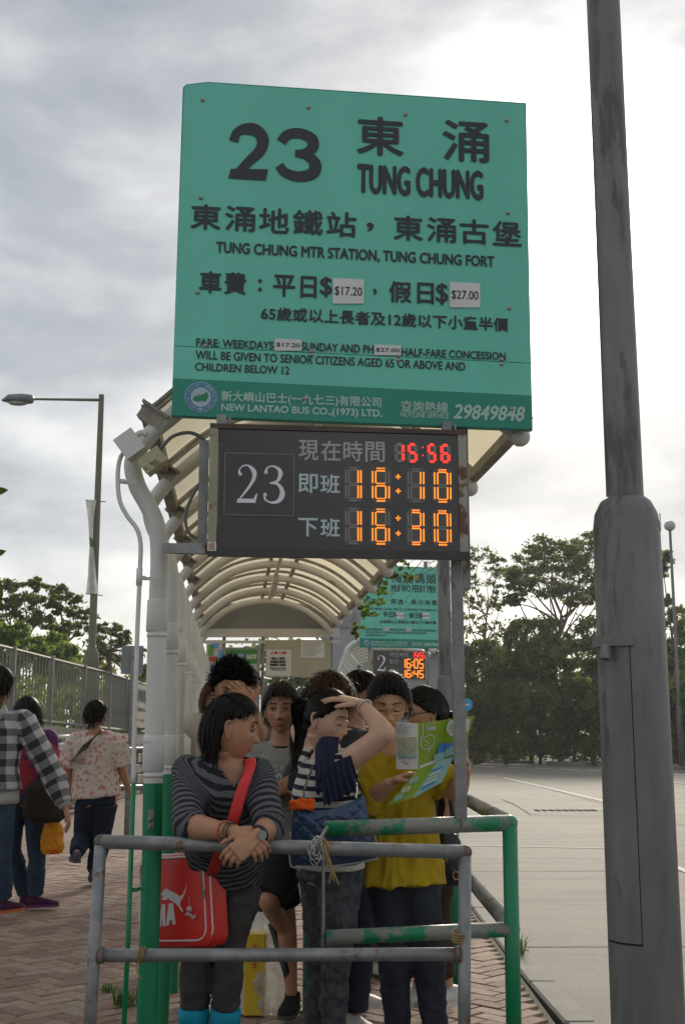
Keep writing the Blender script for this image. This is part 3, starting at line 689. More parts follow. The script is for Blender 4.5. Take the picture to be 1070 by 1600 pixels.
# number plate
c0 = L(350, 805); c1 = L(459, 711); q = MB(); q.box(lfr((c0[0]+c1[0])/2, (c0[1]+c1[1])/2, .005), (c1[0]-c0[0], c1[1]-c0[1], .006), rot=lfr.rot)
np_ = disp.part('number_plate', q, mat('number_plate_grey', (.035, .031, .03), .2, var=.1))
q = MB()
for (ua, va, ub, vb) in ((c0[0], c1[1], c1[0], c1[1]), (c0[0], c0[1], c1[0], c0[1]), (c0[0], c0[1], c0[0], c1[1]), (c1[0], c0[1], c1[0], c1[1])): stroke(q, lfr, [(ua, va), (ub, vb)], .0035, .0092)
disp.part('plate_edge', q, mat('plate_edge', (.16, .15, .15), .3, var=0), np_)
q = MB()
def serif2(q, fr, u0, v0, u1, v1, w):
    W = u1-u0; H = v1-v0; g_ = lambda x, y: (u0+x*W, v0+y*H)
    s = spline([g_(.16, .74), g_(.16, .86), g_(.34, .965), g_(.60, .96), g_(.82, .82), g_(.83, .66), g_(.66, .46), g_(.38, .24), g_(.12, .05)], 7)
    stroke(q, fr, s, np.interp(np.linspace(0, 1, len(s)), [0, .15, .35, .5, .65, 1], [.12*W, .05*W, .08*W, .22*W, .16*W, .05*W]), w)
    q.ball(fr(*g_(.20, .74), w), (.085*W, .004, .085*W), 10, 6); p = [g_(.04, 0), g_(.90, 0), g_(1.0, .24), g_(.93, .24), g_(.82, .105), g_(.10, .105)]; q.add([fr(*z, w+.0002) for z in p], [(0, 1, 4, 5), (1, 2, 3, 4)])
def serif3(q, fr, u0, v0, u1, v1, w):
    W = u1-u0; H = v1-v0; g_ = lambda x, y: (u0+x*W, v0+y*H)
    s = spline([g_(.16, .80), g_(.26, .93), g_(.50, .97), g_(.76, .88), g_(.80, .73), g_(.66, .58), g_(.36, .53)], 7); stroke(q, fr, s, np.interp(np.linspace(0, 1, len(s)), [0, .3, .6, 1], [.10*W, .05*W, .2*W, .05*W]), w)
    s = spline([g_(.36, .53), g_(.70, .50), g_(.90, .30), g_(.78, .09), g_(.48, .02), g_(.20, .08), g_(.12, .22)], 7); stroke(q, fr, s, np.interp(np.linspace(0, 1, len(s)), [0, .4, .75, 1], [.05*W, .23*W, .06*W, .10*W]), w+.0002)
    for z in (g_(.19, .80), g_(.16, .22)): q.ball(fr(*z, w), (.085*W, .004, .085*W), 10, 6)
a = L(368, 786); b = L(403, 727); serif2(q, lfr, a[0], a[1], b[0], b[1], .0095); a = L(408, 787); b = L(445, 728); serif3(q, lfr, a[0], a[1], b[0], b[1], .0095)
disp.part('route_number', q, mat('number_white', (.72, .72, .78), .4, var=0), np_)
q = MB(); chars_px(q, lfr, '現在時間', 467, 688, 601, 719, w=.005, bold=.0012); disp.part('lettering', q, M_disp)
q = MB(); chars_px(q, lfr, '即班', 466, 741, 531, 770, w=.005, bold=.0012); disp.part('lettering', q, M_disp2); q = MB(); chars_px(q, lfr, '下班', 466, 810, 531, 838, w=.005, bold=.0012); disp.part('lettering', q, M_disp2)
rows = [([(616, 632, '1'), (636, 652, '5'), (667, 681, '5'), (687, 703, '6')], 659.8, 691, 721, M_redl, .0026, 5), ([(538, 566, '1'), (579, 610, '6'), (635, 664, '1'), (676, 706, '0')], 621.5, 730, 783, M_amber, .0029, 8), ([(538, 566, '1'), (579, 610, '6'), (635, 664, '3'), (676, 706, '0')], 621.5, 794, 850, M_amber, .0029, 8)]
for cells, colon, y0, y1, ml, dr, nv in rows:
    for x0, x1, ch in cells:
        xm = (x0+x1)/2; f = (xm-540)*.025
        a = L(x0, y1+f*.6); b = L(x1, y1+f*.6); c = L(x0, y0+f); lit = MB(); dim = MB()
        q = MB(); e = .004
        pts = [(a[0]-e, a[1]+.008), (a[0]+.008, a[1]-e), (b[0]-.008, a[1]-e), (b[0]+e, a[1]+.008), (b[0]+e, c[1]-.008), (b[0]-.008, c[1]+e), (a[0]+.008, c[1]+e), (a[0]-e, c[1]-.008)]
        q.prism(pts, lfr, .002, .0052); wl = disp.part('digit_well', q, M_well)
        digit_dots(lfr, ch, a[0], a[1], b[0], c[1], dr, lit, dim, w=.0062, nv=nv)
        if dim.nv: disp.part('unlit_segment', dim, M_dim, wl)
        disp.part('lit_digit', lit, ml, wl)
    q = MB(); cu = L(colon, (y0+y1)/2); dv = abs(L(colon, y0)[1]-cu[1])
    for s in (-1, 1):
        for du, dw in ((0, 0), (.0065, 0), (-.0065, 0), (0, .0065), (0, -.0065)) if nv > 5 else ((0, 0),):
            q.ball(lfr(cu[0]+du, cu[1]+s*dv*.42+dw, .006), (.0028, .002, .0028), 8, 4)
    disp.part('colon', q, ml)
# red character label at the lower left corner
a = L(324, 862); b = L(338, 848); q = MB(); q.box(lfr((a[0]+b[0])/2, (a[1]+b[1])/2, .018), (b[0]-a[0], b[1]-a[1], .003), rot=lfr.rot); o = disp.part('corner_label', q, M_paper); q = MB(); text_in(q, lfr, '提', a[0]+.004, a[1]+.003, b[0]-.004, b[1]-.003, w=.021); disp.part('print', q, M_redink, o)
# left bracket bar tying the casing to the shelter post, and hangers
q = MB(); c0 = P(262, 857, 4.40); c1 = P(330, 858, 4.20); fr = Frame((c0+c1)/2, c1-c0, (0, 0, 1)); q.box((c0+c1)/2, ((c1-c0).length, .036, .05), rot=fr.rot); disp.part('bracket_bar', q, M_galv)
q = MB(); c0 = L(321, 850); c1 = L(321, 680); q.box(lfr(c0[0]-.012, (c0[1]+c1[1])/2, -.09), (.035, c1[1]-c0[1], .03), rot=lfr.rot); disp.part('side_channel', q, M_galv)
for x in (346, 700):
    c = L(x, 668); q = MB(); q.box(lfr(c[0], V1+.03, -.03), (.035, .06, .02), rot=lfr.rot); q.tube([lfr(c[0]+.03, V1+.05, -.02), lfr(c[0]+.03, V1, -.02)], .005, 8); disp.part('hanger', q, M_galv)
# square steel post that carries sign and display; stands on the green rail
post = Thing('sign_post', 'grey square steel post rising from the green rail to the route 23 sign', 'post', (.43, 4.385, .96))
q = MB(); a = P(719.5, 1275, 4.385); b = P(713, 870, 4.385); xs = (a.x+b.x)/2; q.bbox((xs, 4.385, (.97+3.75)/2), (.042, .042, 3.75-.97), .003); post.part('upright', q, M_galv)
q = MB(); q.bbox((xs+.037, 4.40, 2.2), (.03, .03, .75), .002); post.part('side_angle', q, M_galv)
for v_ in (.25, 1.05): q = MB(); q.box(sfr(.80, v_, -.038), (1.0, .04, .018), rot=sfr.rot); post.part('sign_batten', q, M_galv)
q = MB()
for z in (.985, 1.0): q.tube([(xs, 4.385, z-.02), (xs, 4.385, z)], .034, 4)
post.part('weld', q, M_galv)

# ================================================================ RAILS
def pipe_frame(th, name, segs, r, m, n=16):
    for pts in segs:
        q = MB(); q.tube(pts, r, n); th.part(name, q, m, smooth=True)
gb = Thing('crowd_barrier', 'plain grey steel pipe barrier in front of the striped top woman', 'barrier', (-.1, 4.0, 0))
Yl, Yr = 4.03, 3.98
TL, TR = P(158, 1315, Yl), P(726, 1331.5, Yr); ML, MR = P(150, 1493, Yl), P(716, 1491, Yr); 
def ext(a, b, z): k = (z-a.z)/(b.z-a.z); return a+(b-a)*k
BLf = ext(TL, P(141, 1600, Yl), 0.0); BRf = ext(TR, P(725, 1600, Yr), 0.0)
pipe_frame(gb, 'rail', [[TL, TR]], .0225, M_galv); pipe_frame(gb, 'rail', [[P(158, 1493, Yl), P(716, 1491, Yr)]], .021, M_galv)
pipe_frame(gb, 'leg', [[BLf, TL], [BRf, TR]], .0205, M_galv)
M_weld = mat('rusty_weld', (.16, .12, .10), .7, .2, var=.3, vscale=20)
for c in (TL, TR): q = MB(); q.ball(c, .0235, 12, 8); gb.part('weld_joint', q, M_weld, smooth=True)
for c, s in ((ext(TL, BLf, ML.z), 1), (ext(TR, BRf, MR.z), -1)): q = MB(); q.tube([c+Vector((s*.015, 0, 0)), c+Vector((s*.032, 0, 0))], [.028, .023], 12); gb.part('weld_joint', q, M_weld, smooth=True)
for c in (BLf, BRf): q = MB(); q.tube([c+Vector((0, -.25, .02)), c+Vector((0, .25, .02))], .02, 12); gb.part('foot_bar', q, M_galv)

gr = Thing('green_railing', 'green railing with peeling paint that ends the queue beside the kerb', 'railing', (.61, 4.385, 0))
YG = 4.385
A1 = P(508, 1295, YG); A2 = P(796, 1286, YG); B1 = P(510, 1465, YG); B2 = P(790, 1452, YG)
pipe_frame(gr, 'top_rail', [[A1, A2]], 0.0285, M_peel, 20); pipe_frame(gr, 'lower_rail', [[B1, P(797, 1452, YG)]], 0.026, M_peel, 20)
ft = ext(A2, P(796, 1600, YG), 0); ft = Vector((A2.x-.005, YG, 0)); pipe_frame(gr, 'corner_post', [[ft, A2]], .027, M_green_paint, 20)
q = MB(); q.ball(A2, .0288, 16, 10); gr.part('corner_elbow', q, M_peel, smooth=True)
q = MB(); q.tube([P(505, 1300, YG), P(505, 1478, YG)], .006, 8); gr.part('end_rod', q, M_galv)
M_railr = mat('worn_rail', (.30, .30, .29), .35, .6, var=.2, dirt=(.12, .10, .08), dscale=8, damt=.6)
pipe_frame(gr, 'return_rail', [[A2, (A2.x, 14, A2.z)]], .028, M_railr); pipe_frame(gr, 'return_rail', [[Vector((A2.x, YG, B2.z)), (A2.x, 14, B2.z)]], .028, M_railr)
for y in (6.6, 8.5, 10.4, 12.3, 14): pipe_frame(gr, 'intermediate_post', [[(A2.x, y, 0), (A2.x, y, A2.z)]], .028, M_green_paint)
# green inner posts behind the standing people
for (px, pyb, lab) in ((481, 1580, 'slim green post behind the barrier between the two front women'),):
    p = G(px, pyb); q = MB(); q.tube([(p.x, p.y, 0), (p.x, p.y, .95)], .026, 14); q.ball((p.x, p.y, .95), .026, 14, 8); q.tube([(p.x, p.y, 0), (p.x, p.y, .01)], .05, 14); single('green_post', q, M_green_paint, lab, 'post', smooth=False)
# chain padlocked round both rails, twine
def chain(pts, th, n):
    sp = spline(pts, 10); d = [0]
    for i in range(1, len(sp)): d.append(d[-1]+np.linalg.norm(sp[i]-sp[i-1]))
    for k in range(n):
        s = d[-1]*(k+.5)/n; i = int(np.searchsorted(d, s)); i = min(max(i, 1), len(sp)-1); f = (s-d[i-1])/(d[i]-d[i-1]+1e-9); c = sp[i-1]+(sp[i]-sp[i-1])*f
        t = (sp[i]-sp[i-1]); t /= np.linalg.norm(t); sd = np.cross(t, (0.3, 1, .2)); sd /= np.linalg.norm(sd); up = np.cross(t, sd)
        if k % 2: sd, up = up, -sd
        L2 = d[-1]/n*.72; ring = [c+t*math.cos(a)*L2+sd*math.sin(a)*.0065 for a in np.linspace(0, 2*math.pi, 11)]
        q = MB(); q.tube(ring, .0019, 6, cap=False); th.part('link', q, M_chain, smooth=True)
M_chain = mat('bright_chain', (.45, .45, .44), .3, .85, var=.15)
ch = Thing('chain', 'bright steel chain looped between the green rail and grey barrier', 'chain', P(495, 1340, 4.2))
chain([P(512, 1292, 4.35), P(506, 1300, 4.25), P(498, 1318, 4.0), P(490, 1312, 3.97), P(484, 1322, 3.96), P(486, 1342, 3.96), P(494, 1350, 3.96), P(502, 1338, 3.96), P(503, 1318, 3.96)], ch, 24)
chain([P(504, 1308, 3.97), P(494, 1310, 3.955), P(489, 1330, 3.95), P(497, 1342, 3.955), P(500, 1330, 3.96)], ch, 12)
M_twine = mat('twine', (.30, .19, .07), .9, var=.2)
tw = Thing('twine', 'brown twine tied beside the chain with hanging ends', 'string', P(512, 1340, 4.0)); q = MB()
for k in range(5):
    o_ = rng.normal(0, 2.0, 6); q.tube(spline([tuple(P(506+o_[0]*.4, 1312, 3.97)), tuple(P(509+o_[1]*.5, 1330, 3.95)), tuple(P(515+o_[2], 1352, 3.96)), tuple(P(521+o_[3]*1.6, 1372+o_[4]*3, 3.97))], 5), .0026, 6)
for k in range(3): q.tube([P(506+k, 1310+k*3, 3.965), P(514+k, 1322+k*2, 3.95), P(510, 1330+k*3, 3.96)], .003, 6)
tw.part('strand', q, M_twine)
def wrap(px, py, Y, r, ax, label, nm='twine', n=3, m=None):
    q = MB(); c = P(px, py, Y)
    for k in range(n):
        pts = []
        for a in np.linspace(0, 2*math.pi, 16):
            if ax == 'x': pts.append((c.x+(k-1)*.008+.004*math.sin(a), c.y+r*math.cos(a), c.z+r*math.sin(a)))
            else: pts.append((c.x+r*math.cos(a), c.y+r*math.sin(a), c.z+(k-1)*.008+.005*math.sin(a)))
        q.tube(pts, .0028, 6, cap=False)
    if nm == 'twine': q.tube(spline([(c.x, c.y-r, c.z-.01), (c.x-.01, c.y-r-.005, c.z-.035), (c.x+.005, c.y-r, c.z-.07)], 5), .002, 6)
    single(nm, q, m or M_twine, label, 'string')
wrap(221, 1492, 4.025, .024, 'x', 'short twine knotted round the lower barrier rail by the thick post')
wrap(718, 1465, 3.985, .024, 'z', 'tan twine wrapped where the barrier leg meets the green lower rail', n=4)

# ================================================================ LAMP POSTS
M_post = mat('grey_lamp_post_paint', (0.150, 0.146, 0.146), 0.45, .15, var=0.30, vscale=9, bump=0.15, bscale=60, dirt=(.082, .078, .077), dscale=5, damt=.56, stretch=(1, 1, .22))
lp = Thing('lamp_post', 'thick dark grey lamp post with an access door, nearest at the right', 'lamp post', (.845, 3.5, 0))
xb = P(992, 1145, 3.5).x; q = MB()
zt = P(970, 775, 3.5).z
pts = [(xb, 3.5, z) for z in (0, .5, 1.2, zt-.10, zt-.055, zt-.02, zt-.003)]; q.loft([(p, r, r, (1, 0, 0)) for p, r in zip(pts, (.102, .101, .100, .098, .092, .075, .056))], 40)
o = lp.part('base_column', q, M_post); smoothobj(o, 50)
q = MB(); q.loft([((xb, 3.5, z), r, r, (1, 0, 0)) for z, r in ((zt-.01, .056), (zt+.01, .055), (3.0, .0535), (5.0, .050), (7.5, .045))], 32); o = lp.part('shaft', q, M_post); smoothobj(o, 50)
# door: curved plate following the column
def cplate(xc, yc, r, a0, a1, z0, z1, t, n=10, m=3):
    q = MB(); V = []; F = []
    for lay in (0, t):
        for z in np.linspace(z0, z1, m):
            for a in np.linspace(a0, a1, n): V.append((xc+(r+lay)*math.sin(a), yc-(r+lay)*math.cos(a), z))
    for lay in (0, 1):
        for j in range(m-1):
            for i in range(n-1): z = lay*n*m+j*n+i; f = (z, z+1, z+n+1, z+n); F.append(f[::-1] if not lay else f)
    for i in range(n-1):
        F.append((i, i+1, n*m+i+1, n*m+i)[::-1]); k = (m-1)*n+i; F.append((k, k+1, n*m+k+1, n*m+k))
    for j in range(m-1):
        for e in (0, n-1): k = j*n+e; f = (k, k+n, n*m+k+n, n*m+k); F.append(f if e == 0 else f[::-1])
    return q.add(V, F)
z0 = P(975, 1476, 3.4).z; z1 = P(965, 1002, 3.4).z
door = lp.part('access_door', cplate(xb, 3.5, .1005, R(-84), R(-17.5), z0, z1, .0022), M_post)
q = cplate(xb, 3.5, .1000, R(-86), R(-16.2), z0-.006, z1, .0012); lp.part('door_gap', q, mat('door_gap', (.008, .008, .008), .9, var=0))
q = cplate(xb, 3.5, .099, R(-90), R(-10), z1-.012, z1+.022, .016); o = lp.part('door_clamp', q, mat('clamp_grey', (.17, .165, .16), .6, var=.15, bump=.3)); smoothobj(o)
q = MB(); q.tube([(xb-.093, 3.42, z1-.01), (xb-.099, 3.41, z1-.05)], .014, 10); lp.part('clamp_lug', q, M_post)
q = cplate(xb, 3.5, .0985, R(62), R(80), P(1020, 827, 3.45).z, P(1020, 801, 3.45).z, .002); lp.part('label_plate', q, M_sticker)
# second grey lamp post by the far sign
x2 = P(697, 1145, 13.6).x; l2 = Thing('lamp_post', 'slimmer looking grey lamp post standing beside the far route 2 sign', 'lamp post', (x2, 13.6, 0), )
q = MB(); q.loft([((x2, 13.6, z), r, r, (1, 0, 0)) for z, r in ((0, .102), (1.2, .1), (1.88, .098), (1.93, .09), (1.96, .06))], 24); smoothobj(l2.part('base_column', q, M_post), 50)
q = MB(); q.loft([((x2, 13.6, z), r, r, (1, 0, 0)) for z, r in ((1.95, .076), (3, .074), (8.2, .055))], 20); smoothobj(l2.part('shaft', q, M_post), 50)
q = MB(); q.box((x2+.10, 13.55, 1.75), (.012, .05, .5)); l2.part('cable_cover', q, M_post)
# street lamp on the left
M_olive = mat('olive_grey_pole', (.135, .125, .085), .55, .2, var=.12, vscale=2)
YL2 = 26.0; s1 = Thing('street_lamp', 'tall olive street lamp with side arm and a narrow banner beyond the fence', 'street lamp', (P(143, 1145, YL2).x, YL2, 0))
xt = P(153, 617, YL2); xm = P(143, 1040, YL2); q = MB(); q.loft([((xm.x, YL2, z), r, r, (1, 0, 0)) for z, r in ((0, .17), (xm.z-.0, .165), (xm.z+.28, .155), (xm.z+.4, .085), (5, .08), (xt.z, .062))], 16); smoothobj(s1.part('pole', q, M_olive), 50)
q = MB(); q.tube([(xm.x, YL2, xt.z-.12), (P(52, 621, YL2).x, YL2, xt.z-.10)], [.035, .025], 10); s1.part('arm', q, M_olive)
xa = P(52, 622, YL2).x; xz = P(4, 622, YL2).x; zc = xt.z-.10; q = MB(); q.loft([((xa+.02, YL2, zc), .05, .06, (0, 1, 0)), ((xa-.03, YL2, zc), .15, .10, (0, 1, 0)), ((xa-.25, YL2, zc+.005), .17, .12, (0, 1, 0)), ((xz+.16, YL2, zc+.01), .14, .10, (0, 1, 0)), ((xz, YL2, zc-.03), .04, .02, (0, 1, 0))], 14); smoothobj(s1.part('lamp_head', q, mat('lamp_head_grey', (.14, .16, .18), .4, var=.1)), 60)
q = MB(); q.ball(((xa+xz)/2+.02, YL2, zc-.09), (.22, .12, .06), 14, 8); s1.part('diffuser', q, mat('lamp_diffuser', (.35, .35, .3), .3, var=0), smooth=True)
for y in (782, 928):
    q = MB(); a = P(135, y, YL2); q.tube([(a.x, YL2-.05, a.z), (xm.x+.2, YL2-.05, a.z-.04)], .012, 6); s1.part('banner_rod', q, M_olive)
q = MB(); V = []; F = []; n = 10
for i in range(n+1):
    t = i/n; c = P(135+(t*14 if t < .45 else (1-t)*14+0), 782+t*146, YL2); wv = .28*(abs(t-.45)*1.6+.25); yo = .06*math.sin(t*9)
    V += [(c.x, YL2-.05+yo, c.z), (c.x+wv, YL2-.2-yo, c.z-.02)]
for i in range(n): F.append((2*i, 2*i+1, 2*i+3, 2*i+2))
q.add(V, F[:4], 0); q.add(V, F[4:5], 1); q.add(V, F[5:], 0); s1.part('banner', q, [mat('banner_white', (.55, .56, .52), .7, var=.2, trans=.3), mat('banner_green', (.1, .22, .05), .7, trans=.3)])
# post-top lamp on the right
YR2 = 48.; xr = P(1062, 1145, YR2).x; zt2 = P(1047, 826, YR2).z; r1 = Thing('street_lamp', 'thin post-top lamp with a pale dome in front of the right trees', 'street lamp', (xr, YR2, 0))
q = MB(); q.loft([((xr, YR2, z), r, r, (1, 0, 0)) for z, r in ((0, .12), (2.4, .11), (2.5, .075), (zt2, .055))], 12); r1.part('pole', q, mat('post_grey', (.13, .135, .14), .5, .2), smooth=True)
q = MB(); q.ball((xr, YR2, zt2+.12), (.23, .23, .22), 16, 10); q.tube([(xr, YR2, zt2+.02), (xr, YR2, zt2+.07)], [.1, .22], 14); r1.part('lamp_head', q, mat('pale_dome', (.42, .43, .42), .4, var=.05), smooth=True)
# blue roundel
ys = 40.; c = P(728, 1101, ys); sg = Thing('traffic_sign', 'round blue traffic sign with white bar by the tree line', 'traffic sign', (c.x, ys, -.1)); q = MB(); q.tube([(c.x, ys, -.1), (c.x, ys, c.z)], .04, 8); sg.part('pole', q, M_galv)
q = MB(); q.tube([(c.x, ys-.05, c.z), (c.x, ys-.08, c.z)], .21, 24); sg.part('disc', q, mat('traffic_blue', (.02, .32, .62), .4, var=0)); q = MB(); q.box((c.x, ys-.09, c.z), (.26, .01, .055)); sg.part('bar', q, mat('sign_white', (.7, .7, .7), .4, var=0))

# ================================================================ FAR SIGN
def PX2(x, y):
    # the far board: 562..689 x 886..1014
    return (562+(x-268)*127/562.0, 886+(y-140)*128/520.0-(x-268)*.0065)
sg2, f2_, _ = route_sign(PX2, 17.0, 17.4, 'distant green route 2 sign board to MUI WO FERRY PIER', big=False, num='2')
for x in (578, 668):
    a = P(x, 1030, 17.3); q = MB(); q.box((a.x, 17.52, 1.9), (.05, .05, 3.8)); sg2.part('support_post', q, M_galv)
A = P(583, 1060, 17.0); B = P(664, 1062, 17.25); f3 = Frame(A, B-A, (0, 0, 1)); d2 = Thing('departure_display', 'small far LED display showing route 2 below the far sign', 'display sign', (float(A.x), 17.1, 0))
U2 = f3.uv(664, 1062)[0]; V2 = f3.uv(583, 1016)[1]; q = MB(); q.box(f3(U2/2, V2/2, -.06), (U2+.06, V2+.04, .12), rot=f3.rot); d2.part('casing', q, M_rust); q = MB(); q.box(f3(U2/2, V2/2, .003), (U2, V2, .006), rot=f3.rot); d2.part('face_panel', q, M_led)
q = MB(); text_px(q, f3, '現在時間', 608, 1019, 637, 1026, w=.01); text_px(q, f3, '即班', 608, 1030, 622, 1037, w=.01); text_px(q, f3, '下班', 608, 1045, 622, 1052, w=.01); d2.part('lettering', q, M_disp)
q = MB(); a = f3.uv(588, 1048); b = f3.uv(602, 1024); serif2(q, f3, a[0], a[1], b[0], b[1], .012); d2.part('route_number', q, mat('number_white', (.72, .72, .78), .4))
SEGP = {'a': ((0, 1), (1, 1)), 'b': ((1, .5), (1, 1)), 'c': ((1, 0), (1, .5)), 'd': ((0, 0), (1, 0)), 'e': ((0, 0), (0, .5)), 'f': ((0, .5), (0, 1)), 'g': ((0, .5), (1, .5))}
def bar_digits(s, x0, y0, x1, y1, m):
    a = f3.uv(x0, y1); b = f3.uv(x1, y0); q = MB(); n = 4.5; w = (b[0]-a[0])/n; k = 0; h = b[1]-a[1]
    for chh in s:
        if chh == ':':
            for v in (.3, .68): q.box(f3(a[0]+(k+.12)*w, a[1]+v*h, .012), (.02, .02, .004), rot=f3.rot)
            k += .42; continue
        for sg_ in SEG[chh]:
            (xa, ya), (xb_, yb) = SEGP[sg_]; stroke(q, f3, [(a[0]+(k+.08+xa*.66)*w, a[1]+ya*h), (a[0]+(k+.08+xb_*.66)*w, a[1]+yb*h)], w*.2, .012)
        k += 1
    d2.part('lit_digits', q, m)
bar_digits('15:56', 643, 1020, 664, 1028, emit('red_led_far', (1, .03, .02), .9)); bar_digits('16:05', 626, 1031, 663, 1043, emit('amber_led_far', (1, .20, .012), .9)); bar_digits('16:45', 626, 1048, 663, 1058, emit('amber_led_far', (1, .20, .012), .9))

# second shelter glimpsed beyond
sh2 = Thing('bus_shelter', 'second white tubular shelter partly seen beyond the first one', 'bus shelter', (.3, 17.6, 0))
for k in range(7):
    q = MB(); s_ = 1892/(17.6+k*1.0); c = [(560, 1058), (560, 1045), (550, 1032), (543, 1022), (546, 1012), (560, 1003), (590, 992), (630, 988), (670, 992), (700, 1003)]
    base = [P(x-k*2.6, y+ k*1.2, 17.6) for x, y in c]; pts = [(p.x+.0*k, 17.6+k*.9, p.z-(0.0)) for p in base]; pts = [(pts[0][0], pts[0][1], 0)]+pts; q.tube(spline(pts, 4), .05, 10); sh2.part('arched_post', q, M_white, smooth=True)
q = MB(); a = P(515, 1062, 17.5); b = P(562, 1062, 17.5); q.box(((a.x+b.x)/2, 17.5, a.z/2), (b.x-a.x, .06, a.z)); q.box(((a.x+b.x)/2, 17.48, a.z), (b.x-a.x+.05, .09, .06)); sh2.part('side_panel', q, mat('pale_grey_panel', (.42, .43, .41), .5, var=.1))

# ================================================================ BUILDING
bd = Thing('building', 'low grey building with a dark tiled eave behind the far shelter', 'building', (2.0, 36, 0))
M_wall = mat('grey_render_wall', (.30, .31, .32), .8, var=.08, vscale=1); q = MB()
a = P(575, 1018, 36); b = P(716, 1018, 36); q.box(((a.x+b.x)/2, 39, a.z/2), (b.x-a.x, 6, a.z)); bd.part('wall', q, M_wall)
M_tile = mat('dark_roof_tile', (.09, .09, .09), .7, var=.2)
n = 26; x0, x1 = a.x-.2, b.x+.2; t0 = None
for i in range(n):
    x = x0+(x1-x0)*(i+.5)/n
    if t0 is None:
        q = MB(); q.tube([(0, 0, 0), (0, 2.6, .7)], .09, 8); q.ball((0, -.01, 0), .1, 8, 6); t0 = bd.part('roof_tile', q, M_tile); 
        t0.data.transform(Matrix.Translation(Vector(bd.loc))); o = t0
    else: o = t0.copy(); COL.objects.link(o)
    o.location = (x-bd.loc[0], 35.6-bd.loc[1], a.z+.12)
q = MB(); q.add([(x0, 35.65, a.z+.02), (x1, 35.65, a.z+.02), (x1, 38.4, a.z+.78), (x0, 38.4, a.z+.78), (x0, 35.65, a.z+.08), (x1, 35.65, a.z+.08), (x1, 38.4, a.z+.84), (x0, 38.4, a.z+.84)], [(0, 1, 2, 3)[::-1], (4, 5, 6, 7), (0, 1, 5, 4), (1, 2, 6, 5), (2, 3, 7, 6), (3, 0, 4, 7)]); bd.part('roof', q, M_tile)
kd = Thing('building', 'plain pale grey block rising right behind the far end of the shelter', 'building', (.0, 27, 0)); q = MB()
a = P(505, 928, 27); b = P(585, 990, 27); q.box(((a.x+b.x)/2, 29, a.z/2), (b.x-a.x, 4, a.z)); kd.part('wall', q, M_wall); q = MB(); q.box(((a.x+b.x)/2, 29, a.z+.04), (b.x-a.x+.15, 4.15, .12)); kd.part('roof_edge', q, mat('roof_edge', (.22, .22, .22), .7)); q = MB(); q.box((a.x+.5, 26.99, a.z-.6), (.5, .04, .35)); kd.part('vent', q, M_galv)

# ================================================================ FENCE, WALL (left)
WP = [Vector((-6.4, 10, 1.75)), Vector((-5.1, 18.5, 1.52)), Vector((-4.45, 23, 1.36)), Vector((-4.37, 26.6, 1.3)), Vector((-4.3, 33, 1.2))]
rw = Thing('retaining_wall', 'grey stone block retaining wall under the tall railing', 'wall', (-5, 20, 0))
M_stone = [mat('stone_block_%s' % c, k, .9, var=.25, vscale=5, bump=.5, bscale=20) for c, k in (('a', (.20, .19, .165)), ('b', (.245, .235, .205)), ('c', (.17, .165, .15)))]
q = MB()
for a, b in zip(WP[:-1], WP[1:]):
    q.add([(a.x-.06, a.y, -.1), (b.x-.06, b.y, -.1), (b.x-.06, b.y, b.z-.2), (a.x-.06, a.y, a.z-.2), (a.x-.5, a.y, -.1), (b.x-.5, b.y, -.1), (b.x-.5, b.y, b.z-.2), (a.x-.5, a.y, a.z-.2)], [(0, 1, 2, 3), (5, 4, 7, 6), (3, 2, 6, 7)])
rw.part('core', q, mat('mortar', (.09, .085, .075), .95))
q = MB()
for a, b in zip(WP[:-1], WP[1:]):
    q.add([(a.x+.05, a.y, a.z-.2), (b.x+.05, b.y, b.z-.2), (b.x+.05, b.y, b.z-.05), (a.x+.05, a.y, a.z-.05), (a.x-.5, a.y, a.z-.2), (b.x-.5, b.y, b.z-.2), (b.x-.5, b.y, b.z-.05), (a.x-.5, a.y, a.z-.05)], [(0, 1, 2, 3), (5, 4, 7, 6), (3, 2, 6, 7), (1, 0, 4, 5)])
rw.part('coping', q, mat('coping_concrete', (.26, .245, .215), .85, var=.15))
cnt = 0
for a, b in zip(WP[1:-1], WP[2:]):
    d = (b-a); Ln = math.hypot(d.x, d.y); ux = Vector((d.x/Ln, d.y/Ln, 0)); nn = Vector((ux.y, -ux.x, 0))
    zc = 0.0; row = 0
    while zc < 1.25:
        h = .22; s = -.15*(row % 2)
        while s < Ln:
            l = .38+.16*((cnt*7) % 5)/5; zt_ = a.z+(b.z-a.z)*min(1, max(0, (s+l/2)/Ln))-.2; hh = min(h, zt_-zc)
            if hh > .05 and cnt < 296:
                c = a+ux*(s+l/2); q = MB(); rot = np.column_stack((np.array(ux), np.array(nn), (0, 0, 1))); q.bbox((0, 0, 0), (l-.03, .1, hh-.03), .015); v = q.v[0] @ rot.T+np.array((c.x-.03+.02*math.sin(cnt*1.7), c.y, zc+hh/2)); q.v = [v]
                rw.part('stone', q, M_stone[cnt % 3]); cnt += 1
            s += l
        zc += h; row += 1
fn = Thing('railing_fence', 'tall grey vertical bar railing on top of the stone wall', 'fence', (-5, 20, 1.3))
M_fence = mat('fence_steel', (.20, .19, .165), .55, .35, var=.2, vscale=4)
def wp(y):
    ys_ = [p.y for p in WP]; return Vector((np.interp(y, ys_, [p.x for p in WP]), y, np.interp(y, ys_, [p.z for p in WP])))
yv = 11.0; nb_ = 0; barmesh = None
for a, b in zip(WP[:-1], WP[1:]):
    for zo in (.03, 1.08): q = MB(); q.tube([(a.x-.1, a.y, a.z+zo), (b.x-.1, b.y, b.z+zo)], .028, 8); fn.part('rail', q, M_fence)
